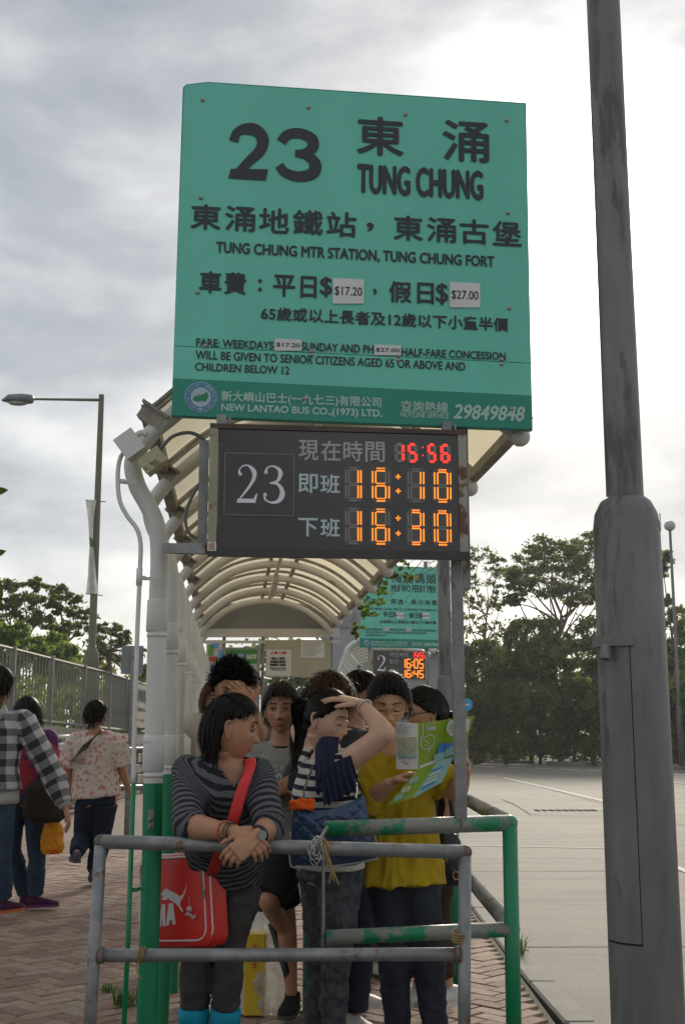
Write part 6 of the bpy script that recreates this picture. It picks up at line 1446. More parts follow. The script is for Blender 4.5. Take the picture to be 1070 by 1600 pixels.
def short_hair(T, c, Rh, s=1.0, m=M_hair, seed=1, n=700, L=.045, thick=.016, line=None, style='fall', curl=0., name='hair', lump=.004):
    line = line or (lambda az: np.interp(az, [0, .5, .9, 1.2, 1.45, 1.75, 2.2, 3.15], [.060, .055, .040, .020, .012, -.020, -.055, -.070]))
    q = hair_cap(c, Rh, s, line, thick, lump, seed); strands(c, Rh, s, line, n, L, style, seed, .0022, thick+.002, 6, curl=curl, mb=q)
    return T.part(name, q, hmats(m), smooth=True)

# ---------------------------------------------------------------- 2 woman in the mustard tunic reading the map
H = 1.57; J = stand(.25, 5.0, H, (0, -1)); J.update(pel=pp(622, 1352, 5.0), waist=pp(619, 1285, 5.0), chest=pp(616, 1232, 4.99), upch=pp(614, 1190, 4.98), neck=pp(611, 1160, 4.97), head=pp(607, 1098, 4.93))
J.update(sha=pp(576, 1184, 4.99), shb=pp(652, 1184, 4.98), ela=pp(577, 1250, 4.90), wra=pp(612, 1222, 4.78), elb=pp(714, 1240, 4.93), wrb=pp(727, 1196, 4.80))
J.update(hipa=pp(606, 1372, 5.0), hipb=pp(652, 1372, 5.0), kna=pp(613, 1470, 4.97), knb=pp(667, 1472, 4.97), ana=pp(622, 1612, 5.02), anb=pp(680, 1612, 5.02))
T2 = Thing('person', 'short haired woman with glasses in a mustard tunic reading a raised map', 'person', (.25, 5.0, 0))
Rh = rotm((-.02, -.94, -.36), tilt=.03)
make_body(T2, J, SK['mid'], Rh, .98, 'closed', 1, hands=[dict(w=J['wra'], d=(.8, -.25, .35), palm=(.2, -.1, -.9), side=(-.1, -.9, .3), curl=(.35, .4, .45, .5), thumb=.5, s=.95), dict(w=J['wrb'], d=(-.15, -.35, .9), palm=(-.9, -.2, 0), side=(0, -.9, .2), curl=(.6, .7, .7, .7), thumb=.5, s=.9)], lip=M_lipp)
low = pp(622, 1380, 5.0)
def cutm(v, nn): return (v[:, 1] < J['neck'][1]) & (np.abs(v[:, 0]-J['neck'][0]) < .085) & (v[:, 2] > J['neck'][2]-.055+.5*(v[:, 0]-J['neck'][0])**2*10)
M_must = cloth('mustard_cotton', (.40, .275, .012), .10, 10, bump=.15, bs=60)
sh = generic_shirt(T2, J, M_must, 'tunic', {'a': 1.12, 'b': .80}, .010, 1.02, 1.05, low, .016, .010, .020, cuff=.016, seed=4, cut=cutm, thick=1.12, sc=12, neckr=.07, ax=2, vox=.008)
q = MB()
nk = J['neck']
for i in range(17): x = -.10+.0125*i; q.ball((nk[0]+x, nk[1]-.088+.9*x*x*3, nk[2]-.085+1.6*x*x+(.010 if i % 2 else -.008)), (.0035, .002, .0035), 8, 5)
T2.part('brown_beads', q, mat('brown_bead', (.06, .025, .01), .4), sh, kind='stuff')
q = MB(); q.tube(spline([nk+A3((-.050, -.030, .0)), nk+A3((-.040, -.068, -.030)), nk+A3((0, -.098, -.060)), nk+A3((.040, -.070, -.030)), nk+A3((.050, -.03, 0))], 6), .0012, 5); single('necklace', q, mat('silver', (.5, .5, .5), .25, .9), 'thin silver chain necklace worn over the mustard tunic neckline', 'necklace')
generic_trousers(T2, J, cloth('dark_blue_jeans', (.030, .034, .048), .35, 9, dirt=(.07, .078, .10), ds=3.5, da=.60, stretch=(1, 1, .4)), 'jeans', 1.97, .012, .98, .006, .98)
for q_ in 'ab': J['fd'+q_] = A3((.15 if q_ == 'b' else -.05, -1, 0)); shoe(T2, J, q_, cloth('grey_trainer', (.08, .075, .08)), mat('pink_sole', (.35, .05, .12), .6), lace=M_paper)
line = lambda az: np.interp(az, [0, .45, .8, 1.15, 1.4, 1.7, 2.2, 3.15], [.060, .056, .044, .022, .010, -.015, -.05, -.07])
q = hair_cap(J['head'], Rh, .98, line, .017, .006, 11); strands(J['head'], Rh, .98, line, 1500, lambda az, z: np.interp(az, [0, .7, 1.2, 2, 3.1], [.026, .036, .050, .05, .06]), 'fall', 5, .0018, .020, 8, part=.02, curl=.7, mb=q, out=.12)
T2.part('hair', q, hmats(M_hair), smooth=True)
def glasses(c, Rm, s, m, label, r=.0205, half='full', t=.0011):
    q = MB(); T = lambda a: A3(c)+(np.array(a)*s) @ Rm.T
    for sx in (-1, 1):
        ring = [T((sx*.031+r*1.1*math.cos(a), .098-.10*abs(math.cos(a)*r*1.1) if False else .098, -.002+r*.80*math.sin(a))) for a in np.linspace(0, 2*math.pi, 20)]; q.tube(ring, t*s, 5, cap=False)
        q.tube([T((sx*.054, .097, .004)), T((sx*.074, .06, .004)), T((sx*.079, -.012, .002))], t*s, 5)
    q.tube([T((-.009, .099, .002)), T((0, .103, .005)), T((.009, .099, .002))], t*s, 5)
    return single('glasses', q, m, label, 'glasses', smooth=True)
glasses(J['head'], Rh, .98, mat('thin_metal_rim', (.22, .16, .13), .3, .8), 'thin metal rimmed glasses on the woman reading the map')

# ---- map brochure
mp_ = Thing('brochure', 'folded green and white tourist map held open by the mustard tunic woman', 'map', P(660, 1200, 4.7))
M_bw = mat('print_white', (.66, .67, .68), .5, var=.02, trans=.25); M_bg = mat('print_lime', (.27, .40, .03), .5, var=.05, trans=.25); M_bb = mat('print_blue', (.03, .18, .50), .5, var=0); M_bt = mat('print_teal', (.22, .42, .40), .5, var=.1); M_br = mat('print_route', (.42, .28, .14), .5, var=0); M_bp = mat('print_pale', (.45, .50, .36), .5, var=.1)
def panel(name, pts, m, par=None, th=.0012):
    """four corners as (px, py, Y): a slightly bowed sheet"""
    a, b, c, d = [pp(*p) for p in pts]; n = 7; V = []; F = []
    nn = unit(np.cross(b-a, d-a)); nn = nn if nn[1] < 0 else -nn
    for lay in (0, 1):
        for i in range(n):
            for j in range(n):
                u, v = i/(n-1), j/(n-1); V.append(a*(1-u)*(1-v)+b*u*(1-v)+c*u*v+d*(1-u)*v+nn*(.006*math.sin(math.pi*u)*math.cos(v*2)+th*lay))
    for lay in (0, 1):
        for i in range(n-1):
            for j in range(n-1): z = lay*n*n+i*n+j; f = (z, z+1, z+n+1, z+n); F.append(f if lay else f[::-1])
    q = MB().add(V, F); return mp_.part(name, q, m, smooth=True), Frame((a+b+c+d)/4, b-a if True else None, (a-d)), nn
def on(fr, x, y): return fr.uv(x, y)
pA, fA, _ = panel('page', [(618.6, 1128, 4.74), (652.5, 1130.5, 4.70), (653, 1202, 4.70), (619, 1202, 4.74)], M_bw)
pB, fB, _ = panel('page', [(652.5, 1130.5, 4.70), (697, 1124.5, 4.76), (692, 1187, 4.76), (653, 1201.5, 4.70)], M_bg)
pC, fC, _ = panel('page', [(697, 1124.5, 4.76), (741.5, 1118.7, 4.70), (722, 1177, 4.70), (692, 1187, 4.76)], M_bg)
pD, fD, _ = panel('page', [(653, 1202, 4.70), (681, 1192, 4.73), (645, 1247, 4.68), (604, 1259, 4.66)], M_bg)
pE, fE, _ = panel('page', [(681, 1192, 4.73), (709, 1182, 4.75), (690, 1222, 4.72), (645, 1247, 4.68)], M_bt)
def pr(fr, pts, m, par, w=.0095, nm='print'):
    q = MB(); uv_ = [fr.uv(*p) for p in pts]; q.add([fr(u, v, w) for u, v in uv_], [tuple(range(len(pts)))]); o = mp_.part(nm, q, m, par); return o
def prs(fr, pts, wd, m, par, w=.010):
    q = MB(); stroke(q, fr, [fr.uv(*p) for p in pts], wd, w); return mp_.part('print', q, m, par)
pr(fA, [(621, 1154), (651, 1152), (651, 1178), (641, 1184), (622, 1172)], M_bp, pA); pr(fA, [(622, 1174), (641, 1185), (652, 1179), (652, 1183), (622, 1183)], M_bt, pA, .0098)
for l in ([(622, 1157), (634, 1166), (648, 1172)], [(632, 1155), (634, 1166), (628, 1174)], [(621, 1154), (651, 1152), (651, 1172), (636, 1178), (622, 1172)]): prs(fA, l, .003, M_br, pA)
for i in range(7): prs(fA, [(621, 1132+i*2.2), (649-(i*7 % 12), 1133+i*2.2)], .0014, mat('grey_print', (.3, .31, .32), .5, var=0), pA)
prs(fA, [(624, 1187), (630, 1184), (634, 1190), (628, 1191)], .004, mat('grey_print', (.3, .31, .32), .5), pA); prs(fA, [(633, 1193), (640, 1193)], .004, mat('print_red', (.5, .05, .05), .5, var=0), pA)
prs(fB, [(658, 1131), (659, 1145), (657, 1152)], .0035, M_bw, pB); prs(fB, spline([(657, 1152), (655, 1160), (658, 1169), (668, 1170), (676, 1160), (676, 1151), (668, 1148), (664, 1151), (657, 1152)], 4), .0030, M_bw, pB); prs(fB, [(668, 1165), (669, 1176), (666, 1174)], .0030, M_bw, pB)
for k in range(8): pr(fB, [(660+k*2 % 9, 1155+k*1.4), (662+k*2 % 9, 1156+k*1.4), (661+k*2 % 9, 1158+k*1.4)], M_bw, pB)
q = MB(); text_px(q, fB, 'Guide', 664, 1134, 679, 1142, w=.010, bold=.0008); text_px(q, fB, 'Ngong Ping', 664, 1130, 679, 1133, w=.010); mp_.part('print', q, M_bw, pB)
pr(fB, [(676, 1180), (692, 1174), (691.5, 1186), (676, 1192)], M_bt, pB, .0095); pr(fB, [(682, 1168), (688, 1160), (693, 1160), (692, 1174), (681, 1178)], M_bb, pB, .0100); pr(fB, [(653.5, 1196), (676, 1188), (676, 1192), (653.5, 1201)], M_bw, pB)
pr(fC, [(699, 1166), (722, 1160), (720, 1176), (694, 1184)], M_bt, pC); pr(fC, [(695, 1164), (712, 1160), (712, 1164), (699, 1170)], M_bb, pC, .0099)
pr(fC, [(700, 1132), (706, 1126), (737, 1123), (733, 1143), (706, 1151), (699, 1143)], M_bw, pC, .0097)
q = MB(); text_px(q, fC, 'shoo', 704, 1130, 722, 1141, w=.0105, bold=.0006); mp_.part('print', q, M_bg, pC)
for i in range(4): prs(fC, [(706, 1143+i*.6), (730, 1138+i*.6)], .0012, M_br, pC, .0105)
for k, (a, b) in enumerate(((640, 1216), (628, 1230), (616, 1243))): pr(fD, [(a, b), (a+13, b-4), (a+9, b+5), (a-4, b+9)], M_bt if k != 1 else M_bp, pD); pr(fD, [(a+3, b+1), (a+8, b), (a+5, b+4)], M_br, pD, .0100)
for k in range(5): prs(fE, [(672-k*4, 1206+k*7), (690-k*3, 1199+k*6)], .005, (M_bb, M_bw, M_bp, M_bw, M_bb)[k], pE)

# ---------------------------------------------------------------- 3 woman with her hand on her head
H = 1.56; Y3 = 4.85; J = stand(-.05, Y3, H, (.8, -.6)); J.update(pel=pp(516, 1352, Y3), waist=pp(510, 1290, Y3), chest=pp(510, 1242, Y3-.02), upch=pp(512, 1203, Y3-.02), neck=pp(512, 1170, Y3-.02), head=pp(511, 1123, Y3-.06))
J.update(sha=pp(488, 1190, 4.98), shb=pp(536, 1196, 4.70), ela=pp(468, 1142, 5.10), wra=pp(487, 1118, 4.97), elb=pp(602, 1146, 4.60), wrb=pp(564, 1099, 4.72))
J.update(hipa=pp(503, 1372, 4.92), hipb=pp(530, 1374, 4.80), kna=pp(502, 1480, 4.90), knb=pp(526, 1480, 4.78), ana=pp(494, 1618, 4.98), anb=pp(520, 1622, 4.84))
T3 = Thing('person', 'ponytailed woman in a navy ruffled top holding a hand on her head', 'person', (-.05, Y3, 0))
Rh = rotm((.84, -.48, -.24), tilt=-.02)
make_body(T3, J, SK['light'], Rh, .97, 'closed', 0, hands=[dict(w=J['wra'], d=(.25, -.3, .8), palm=(.8, .1, -.2), side=(.2, -.8, .3), curl=(.5, .5, .55, .6), thumb=.4, s=.85), dict(w=J['wrb'], d=(-.88, .05, .22), palm=(-.15, .25, -.9), side=(.1, -.9, .15), curl=(.22, .2, .22, .25), thumb=.3, s=.95)], lip=M_lipp, armt=1.0)
Mnv = stripe_mat('navy_white_stripe', (.010, .012, .028), (.50, .50, .44), .040, .56, 'along'); M_navy = cloth('navy_chiffon', (.020, .024, .052), .25, 20)
def cut3(v, nn): return (np.linalg.norm((v-J['neck'])[:, :2], axis=1) < .085) & (v[:, 2] > J['neck'][2]-.055)
generic_shirt(T3, J, Mnv, 'striped_top', .05, .010, 1.0, 1.0, J['pel']-A3((0, 0, .012)), .003, .010, .004, sleeves='', seed=7, cut=cut3)
# ruffled cape collar: pleated sheet falling over shoulders and upper arm
def ruffle(T, path, drop, nrm, m, amp=.012, folds=9, name='ruffle', par=None):
    sp = np.array(spline(path, 8)); L = len(sp); rows = 7; V = []; F = []
    for i, p in enumerate(sp):
        t = i/(L-1); dd = A3(drop(t)); nn = unit(nrm(t)); tg = unit(sp[min(i+1, L-1)]-sp[max(0, i-1)])
        for k in range(rows): r = k/(rows-1); ph = t*folds*2*math.pi; V.append(p+dd*r+nn*(amp*r*math.sin(ph)+.010*r)+tg*amp*.5*r*math.cos(ph*1.3))
    for i in range(L-1):
        for k in range(rows-1): a = i*rows+k; F.append((a, a+1, a+rows+1, a+rows))
    V = np.array(V); n = len(V); V2 = V+A3((0, .0015, .0015)); q = MB().add(np.vstack([V, V2]), F+[tuple(x+n for x in f[::-1]) for f in F]); return T.part(name, q, m, par, smooth=True)
def patch(T, cs, m, amp=.008, folds=5, bow=.012, name='ruffle'):
    a, b, c, d = [pp(*p) for p in cs]; n, k = 36, 12; V = []; nn = unit(np.cross(b-a, d-a)); nn = nn if nn[1] < 0 else -nn
    for i in range(n):
        for j in range(k):
            u, v = i/(n-1), j/(k-1); dr = d+(c-d)*u+A3((0, 0, -.006*math.sin(u*folds*6.28+1))); V.append((a+(b-a)*u)*(1-v)+dr*v+nn*(bow*math.sin(math.pi*u)+amp*v**.7*math.sin(u*folds*6.28+.8*math.sin(v*4))))
    F = [(i*k+j, i*k+j+1, (i+1)*k+j+1, (i+1)*k+j) for i in range(n-1) for j in range(k-1)]; N_ = len(V); q = MB().add(V+[p+nn*.0015 for p in V], F+[tuple(x+N_ for x in f[::-1]) for f in F]); return T.part(name, q, m, smooth=True)
patch(T3, [(494, 1158, 4.80), (530, 1152, 4.70), (527, 1218, 4.60), (496, 1228, 4.64)], M_navy, .013, 4, .02)
patch(T3, [(503, 1205, 4.615), (548, 1180, 4.60), (566, 1236, 4.64), (506, 1262, 4.58)], M_navy, .014, 6, .022)
patch(T3, [(494, 1172, 4.76), (508, 1166, 4.70), (512, 1236, 4.60), (498, 1240, 4.62)], M_navy, .010, 3, .02)
q = MB(); q.loft([(pp(520, 1226, 4.66), .032, .010, (1, 0, 0)), (pp(521, 1246, 4.655), .026, .010, (1, 0, 0))], 14); T3.part('pink_underlayer', q, cloth('pink_cotton', (.55, .24, .36), .1))
generic_trousers(T3, J, cloth('acid_washed_jeans', (.050, .053, .062), .35, 26, dirt=(.080, .083, .092), ds=34, da=.52), 'jeans', 1.97, .011, .98, .001, .92, amp=.005)
for q_ in 'ab': shoe(T3, J, q_, cloth('dark_flat_shoe', (.02, .02, .022)), M_rubber)
line = lambda az: np.interp(az, [0, .5, .9, 1.3, 1.5, 1.8, 2.3, 3.15], [.055, .050, .032, .005, .000, -.030, -.055, -.062])
hd = J['head']; tgt = (0, -.105, .030); q = hair_cap(hd, Rh, .97, line, .009, .002, 2); strands(hd, Rh, .97, line, 1300, .20, 'back', 3, .0018, .012, 12, target=tgt, mb=q)
tw_ = A3(hd)+(np.array(tgt)*.97) @ Rh.T
lock(q, [tw_+A3((.015, 0, -.005)), tw_+A3((-.035, .0, -.005)), pp(470, 1135, 4.90), pp(466, 1170, 4.84), pp(456, 1205, 4.78)], .030, .006, 260, 3, .0022, curl=.3, flat=.8)
T3.part('hair', q, hmats(M_hair), smooth=True)
bangle('bracelet', pp(569, 1104, 4.705), unit(J['wrb']-J['elb']), .030, .0048, mat('pearl', (.60, .54, .48), .25, var=.05), 'pearl bead bracelet on the arm raised to the ponytailed woman\'s head', 'bracelet', 20)
# quilted bag
qb = Thing('handbag', 'large navy quilted leather handbag hanging behind the chained rails', 'handbag', P(520, 1350, 4.52))
M_quilt = mat('navy_quilted_leather', (.026, .058, .125), .32, var=.15, vscale=10, bump=.05, spec=.5)
ol = [(457, 1261), (495, 1258), (530, 1251), (568, 1242), (573, 1256), (580, 1280), (591, 1333), (578, 1343), (552, 1347), (500, 1352), (464, 1355), (453, 1342), (452, 1300)]
def ybag(u): return 4.52
gx, gy = 64, 46; fr = Frame(P(452, 1356, 4.52), (1, -.02, 0), (0, .04, 1)); TLq, TRq, BLq, BRq = fr.uv(457, 1261), fr.uv(569, 1242), fr.uv(454, 1352), fr.uv(588, 1340); V = []; F = []
cc = fr.uv(520, 1300)
for i in range(gx):
    for j in range(gy):
        u, v = i/(gx-1), j/(gy-1); e = .012; lu = (TLq[0]*v+BLq[0]*(1-v))-.012*math.sin(v*math.pi)*0; ru = (TRq[0]*v+BRq[0]*(1-v)); x = lu+(ru-lu)*u; lv = BLq[1]*(1-u)+BRq[1]*u; tv = TLq[1]*(1-u)+TRq[1]*u-.018*math.sin(math.pi*u); y = lv-.012*math.sin(math.pi*u)+(tv-lv)*v
        a = (x+y)/.052; b = (x-y)/.052; qd = min(abs(a-round(a)), abs(b-round(b))); pf = .0065*(1-math.exp(-(qd/.13)**2)); 
        cr_ = 0
        edge = min(u, 1-u, v*1.3, (1-v)*1.3); body = .045*(1-math.exp(-(edge/.16)**1.2)); V.append(fr(x, y, body+pf*min(1, edge*12)))
n = len(V); Vb = [np.array(p)*1.0 for p in V]
for i in range(gx-1):
    for j in range(gy-1): a = i*gy+j; F.append((a, a+gy, a+gy+1, a+1))
back = [np.array(p)-2*fr.n*np.dot(np.array(p)-fr.o, fr.n) for p in V]; q = MB().add(V+back, F+[tuple(x+n for x in f[::-1]) for f in F]); qbody = qb.part('body', q, M_quilt, smooth=True)
def onbag(du, dv): u, v = cc[0]+du, cc[1]+dv; return fr(u, v, .049)
for sx in (-1, 1):
    pts = [onbag(-sx*.035*0+sx*(.022)+.052*math.cos(a)*sx*-1*-1, .058*math.sin(a)) for a in np.linspace(R(48), R(312), 24)]
    q = MB(); q.tube(pts, .0042, 6); qb.part('stitched_arc', q, M_quilt, qbody, smooth=True)
q = MB(); q.tube(spline([fr(*fr.uv(454, 1300), .0), fr(*fr.uv(453, 1345), .0), fr(*fr.uv(464, 1356), 0), fr(*fr.uv(520, 1353), 0), fr(*fr.uv(575, 1345), 0), fr(*fr.uv(590, 1336), 0), fr(*fr.uv(582, 1290), 0)], 6), .0035, 6); qb.part('piping', q, mat('pale_piping', (.35, .37, .40), .4), qbody, smooth=True)
for pts in ([pp(470, 1262, 4.50), pp(478, 1225, 4.62), pp(490, 1195, 4.74), pp(497, 1172, 4.84)], [pp(556, 1248, 4.50), pp(557, 1225, 4.60), pp(546, 1195, 4.70)]):
    q = MB(); sp = spline(pts, 16); 
    for k in range(0, len(sp)-2, 2): q.tube([sp[k]+A3((.003*(-1)**(k//2), 0, 0)), sp[k+2]], .0042, 6)
    qb.part('chain_strap', q, mat('strap_chain_grey', (.18, .18, .17), .4, .6), smooth=True)
q = MB(); c = pp(472, 1257, 4.52)
for k in range(9): q.ball(c+A3((.035*math.sin(k*2.1), .01*math.cos(k), .012*math.sin(k*1.3))), (.020, .014, .012), 10, 7)
v, f, nn = remesh(q, .005, 2); v = wrinkle(v, nn, .004, 40, 2); single('scarf', MB().add(v, f), cloth('orange_cloth', (.70, .10, .01), .15), 'crumpled orange cloth poking out of the quilted navy bag', 'scarf', smooth=True)

# ---------------------------------------------------------------- 4 man in the grey print T-shirt
H = 1.58; Y4 = 5.8; J = stand((440-535)/326, Y4, H, (0, -1)); hd = J['head'] = pp(440, 1108, Y4-.02); J.update(neck=pp(440, 1157, Y4), upch=pp(440, 1187, Y4), sha=pp(402, 1180, Y4), shb=pp(477, 1180, Y4), ela=pp(404, 1245, Y4-.05), wra=pp(438, 1226, Y4-.2), elb=pp(480, 1240, Y4-.05), wrb=pp(446, 1232, Y4-.21))
J.update(kna=pp(446, 1425, Y4), ana=pp(456, 1556, Y4+.02), knb=pp(420, 1408, Y4-.22), anb=pp(449, 1462, Y4+.05), fdb=A3((.25, -.3, -1)))
T4 = Thing('person', 'young man in a grey printed T-shirt and black shorts facing the camera', 'person', (J['base'][0], Y4, 0))
Rh = rotm((-.06, -1, -.03)); make_body(T4, J, SK['tan'], Rh, 1.02, hands=[dict(w=J['wra'], d=(.9, -.2, -.1), palm=(0, .9, -.2), side=(0, -.1, .9), curl=(.3, .35, .4, .4), s=.95), dict(w=J['wrb'], d=(-.9, -.2, -.15), palm=(0, .9, -.2), side=(0, 0, .9), curl=(.5, .5, .5, .5), s=.95)])
M_gtee = cloth('grey_tee', (.26, .255, .24), .12, 12); ts = generic_shirt(T4, J, M_gtee, 't_shirt', .75, .012, 1.04, 1.05, J['pel']-A3((0, 0, .04)), .012, 0, .006, cuff=.012, seed=12, neckr=.068)
q = MB(); nk = J['neck']; q.tube([(nk[0]+.069*math.cos(a), nk[1]+.058*math.sin(a)-.005, nk[2]-.020+.010*math.sin(a)) for a in np.linspace(0, 2*math.pi, 30)], .0045, 6, cap=False); T4.part('collar', q, M_black, ts, smooth=True)
tf = Frame(pp(440, 1215, Y4-.152), (1, 0, 0), (0, .06, 1)); q = MB(); tc_ = tf.uv(440, 1203)
for i, chh in enumerate('MICKEY'): a = R(122-i*12.8); r1 = .165; cx, cy = tc_[0]-.010+r1*math.cos(a), tc_[1]-.155+r1*math.sin(a); f3 = Frame(tf(cx, cy, 0), np.array(tf.x)*math.sin(a)-np.array(tf.y)*math.cos(a), np.array(tf.x)*math.cos(a)+np.array(tf.y)*math.sin(a)); text_in(q, f3, chh, -.0105 if chh != 'I' else -.003, -.013, .0105 if chh != 'I' else .003, .013, w=.004, bold=.0006)
a = tf.uv(431, 1227); b = tf.uv(441, 1209); text_in(q, tf, '8', a[0], a[1], b[0], b[1], w=.004, bold=.003); a = tf.uv(456, 1225); b = tf.uv(462, 1220); text_in(q, tf, 'in', a[0], a[1], b[0], b[1], w=.004); stroke(q, tf, [tf.uv(424, 1205), tf.uv(440, 1207), tf.uv(452, 1207)], .002, .004)
T4.part('shirt_print', q, mat('shirt_print_pale', (.50, .51, .50), .7, var=.1), ts)
q = MB(); band(q, [pp(470, 1165, Y4), pp(465, 1172, Y4-.12), pp(455, 1195, Y4-.155), pp(444, 1222, Y4-.165), pp(428, 1260, Y4-.16)], .016, .003, (1, 0, .4)); single('strap', q, M_black, 'black cross-body strap over the grey printed T-shirt', 'strap', smooth=True)
mb = MB(); s2 = A3((1, 0, 0)); mb.loft([(J['pel']+A3((0, 0, .05)), .160, .115, s2), (J['pel']-A3((0, 0, .06)), .165, .12, s2)], 20)
for q_ in 'ab': leg(mb, J, q_, .022, .96, 1.1, .01)
garment(T4, 'shorts', mb, cloth('black_cotton', (.012, .012, .013), .2), .010, 3, .004, 8, 3)
for q_ in 'ab': shoe(T4, J, q_, cloth('black_trainer', (.014, .014, .016)), M_rubber, lift=(.9, .1, .3) if q_ == 'b' else None)
short_hair(T4, hd, Rh, 1.02, M_hair, 4, 1100, .050, .017, lambda az: np.interp(az, [0, .5, .85, 1.15, 1.4, 1.7, 2.2, 3.15], [.058, .056, .045, .025, .015, -.01, -.05, -.06]), 'fall')
bangle('wristwatch', J['wra']-unit(J['wra']-J['ela'])*.015, unit(J['wra']-J['ela']), .029, .007, mat('blue_watch_strap', (.03, .09, .25), .5), 'blue strap watch on the crossed forearm of the man in grey', 'watch', flat=1.4)

# ---------------------------------------------------------------- other people in the queue
def simple(label, x, Y, H, f, face, hpx, skin, top, bottom, hairfn, sl=.6, hs=1.0, eyes='open', over=None, hands=None, shoes=None, sole=None, tname='shirt', stripe=None, lace=None, girth=1.0, armt=1.0, tk={}, bk={}, vox=.011):
    J = stand(x, Y, H, f, ); 
    if hpx is not None: 
        hp = pp(hpx[0], hpx[1], Y); d = hp-J['head']; J['head'] = hp
        J['neck'] = J['neck']+d*A3((.7, .5, .0))
    if over: J.update(over(J))
    T = Thing('person', label, 'person', (x, Y, 0)); Rh = rotm(face)
    make_body(T, J, SK[skin], Rh, hs, eyes, hands=hands(J) if hands else None, armt=armt, vox=vox)
    generic_shirt(T, J, top, tname, sl, **{**dict(girth=girth, vox=.012), **tk}); generic_trousers(T, J, bottom, **bk)
    for q_ in 'ab': shoe(T, J, q_, shoes or M_rubberw, sole or M_rubber, lace=lace, stripe=stripe)
    hairfn(T, J['head'], Rh); return T, J
def hands_down(J, s=.9):
    out = []
    for q_ in 'ab': d = unit(J['wr'+q_]-J['el'+q_]); out.append(dict(w=J['wr'+q_], d=d, palm=-J['S']*(1 if q_ == 'b' else -1), side=J['F'], curl=(.25, .3, .32, .35), thumb=.3, s=s))
    return out
C_cream = cloth('cream_tee', (.38, .34, .28), .08); C_white = cloth('white_tee', (.55, .56, .57), .06); C_dark = cloth('dark_top', (.020, .020, .024), .2); C_navyj = cloth('navy_jeans', (.020, .026, .045), .3); C_blk = cloth('black_trousers', (.014, .014, .016), .2); C_brown = cloth('rust_brown_trousers', (.12, .040, .025), .2)
# 5 man covering his face
T5, J5 = simple('man with thick upswept hair covering his face with one hand', (358-535)/300, 6.3, 1.66, (0, -1), (.1, -.9, -.35), (362, 1074), 'tan', C_cream, C_navyj,
    lambda T, c, Rh: (lambda q: T.part('hair', q, hmats(M_hair), smooth=True))(strands(c, Rh, 1.0, lambda az: np.interp(az, [0, .6, .95, 1.3, 1.5, 2, 3.15], [.062, .058, .04, .03, .02, -.03, -.05]), 1500, .045, 'spiky', 9, .0022, .030, 5, curl=1.2, mb=hair_cap(c, Rh, 1.0, lambda az: np.interp(az, [0, .6, .95, 1.3, 1.5, 2, 3.15], [.062, .058, .04, .03, .02, -.03, -.05]), .030, .016, 5))), .6, over=lambda J: dict(ela=pp(334, 1150, 6.25), elb=pp(402, 1150, 6.1), wrb=pp(396, 1112, 6.08)), hands=lambda J: [hands_down(J)[0], dict(w=pp(395, 1104, 6.09), d=(-.72, -.05, .72), palm=(-.2, .9, -.2), side=(.3, -.1, .9), curl=(.15, .15, .15, .2), s=1.0)])
q = MB(); band(q, [pp(390, 1140, 6.36), pp(391, 1122, 6.25), pp(392, 1140, 6.16), pp(392, 1170, 6.17)], .022, .005, (1, 0, 0)); single('backpack_strap', q, mat('grey_webbing', (.06, .065, .07), .8), 'dark grey backpack strap on the shoulder of the face-covering man', 'strap', smooth=True)
# 6 woman with reddish hair
def bob(m, seed, n=700, L=.13, thick=.016, curl=0.):
    def f(T, c, Rh):
        ln = lambda az: np.interp(az, [0, .5, .9, 1.3, 1.6, 2.2, 3.15], [.05, .045, .02, -.02, -.05, -.08, -.09]); q = hair_cap(c, Rh, 1.0, ln, thick, .004, seed); strands(c, Rh, 1.0, ln, n, lambda az, z: np.interp(az, [0, .6, 1.1, 3.1], [.05, .06, L, L]), 'fall', seed, .0024, thick+.002, 8, curl=curl, mb=q); T.part('hair', q, hmats(m), smooth=True)
    return f
simple('woman with reddish bobbed hair half hidden beside the white posts', (333-535)/250, 7.55, 1.58, (.2, -1), (.25, -1, -.1), (337, 1092), 'mid', C_cream, C_blk, bob(M_hairr, 21), .6)
# 7 capped man
T7, J7 = simple('man in a grey baseball cap standing behind the hand on the face', (389-535)/230, 8.2, 1.70, (0, -1), (.25, -1, -.05), (389, 1073), 'tan', C_white, C_navyj, lambda T, c, Rh: short_hair(T, c, Rh, 1.0, M_hair, 8, 300, .03), .6)
def cap_(c, Rm, m, label):
    q = MB(); V = HV.copy(); r = V/np.linalg.norm(V, axis=1)[:, None]; keep = (V[:, 2] > .045) ; W = V+r*np.where(keep, .019, -.012)[:, None]; q.add(A3(c)+W @ Rm.T, HF)
    T = lambda a: A3(c)+np.array(a) @ Rm.T; br = []
    for lay in (0, .003):
        for i in range(9): a = -1.1+2.2*i/8; br.append(T((.078*math.sin(a), .085*math.cos(a)+.01, .052-.012*abs(math.sin(a))+lay)))
        for i in range(9): a = -1.0+2.0*i/8; br.append(T((.072*math.sin(a), .085*math.cos(a)+.075, .040-.022*abs(math.sin(a))+lay)))
    F = []
    for lay in (0, 18):
        for i in range(8): f = (lay+i, lay+i+1, lay+9+i+1, lay+9+i); F.append(f if lay else f[::-1])
    q.add(br, F); return single('cap', q, m, label, 'cap', smooth=True)
cap_(J7['head'], rotm((.25, -1, -.05)), cloth('grey_cap', (.13, .125, .115), .2), 'dull grey baseball cap on the man at the back of the queue')
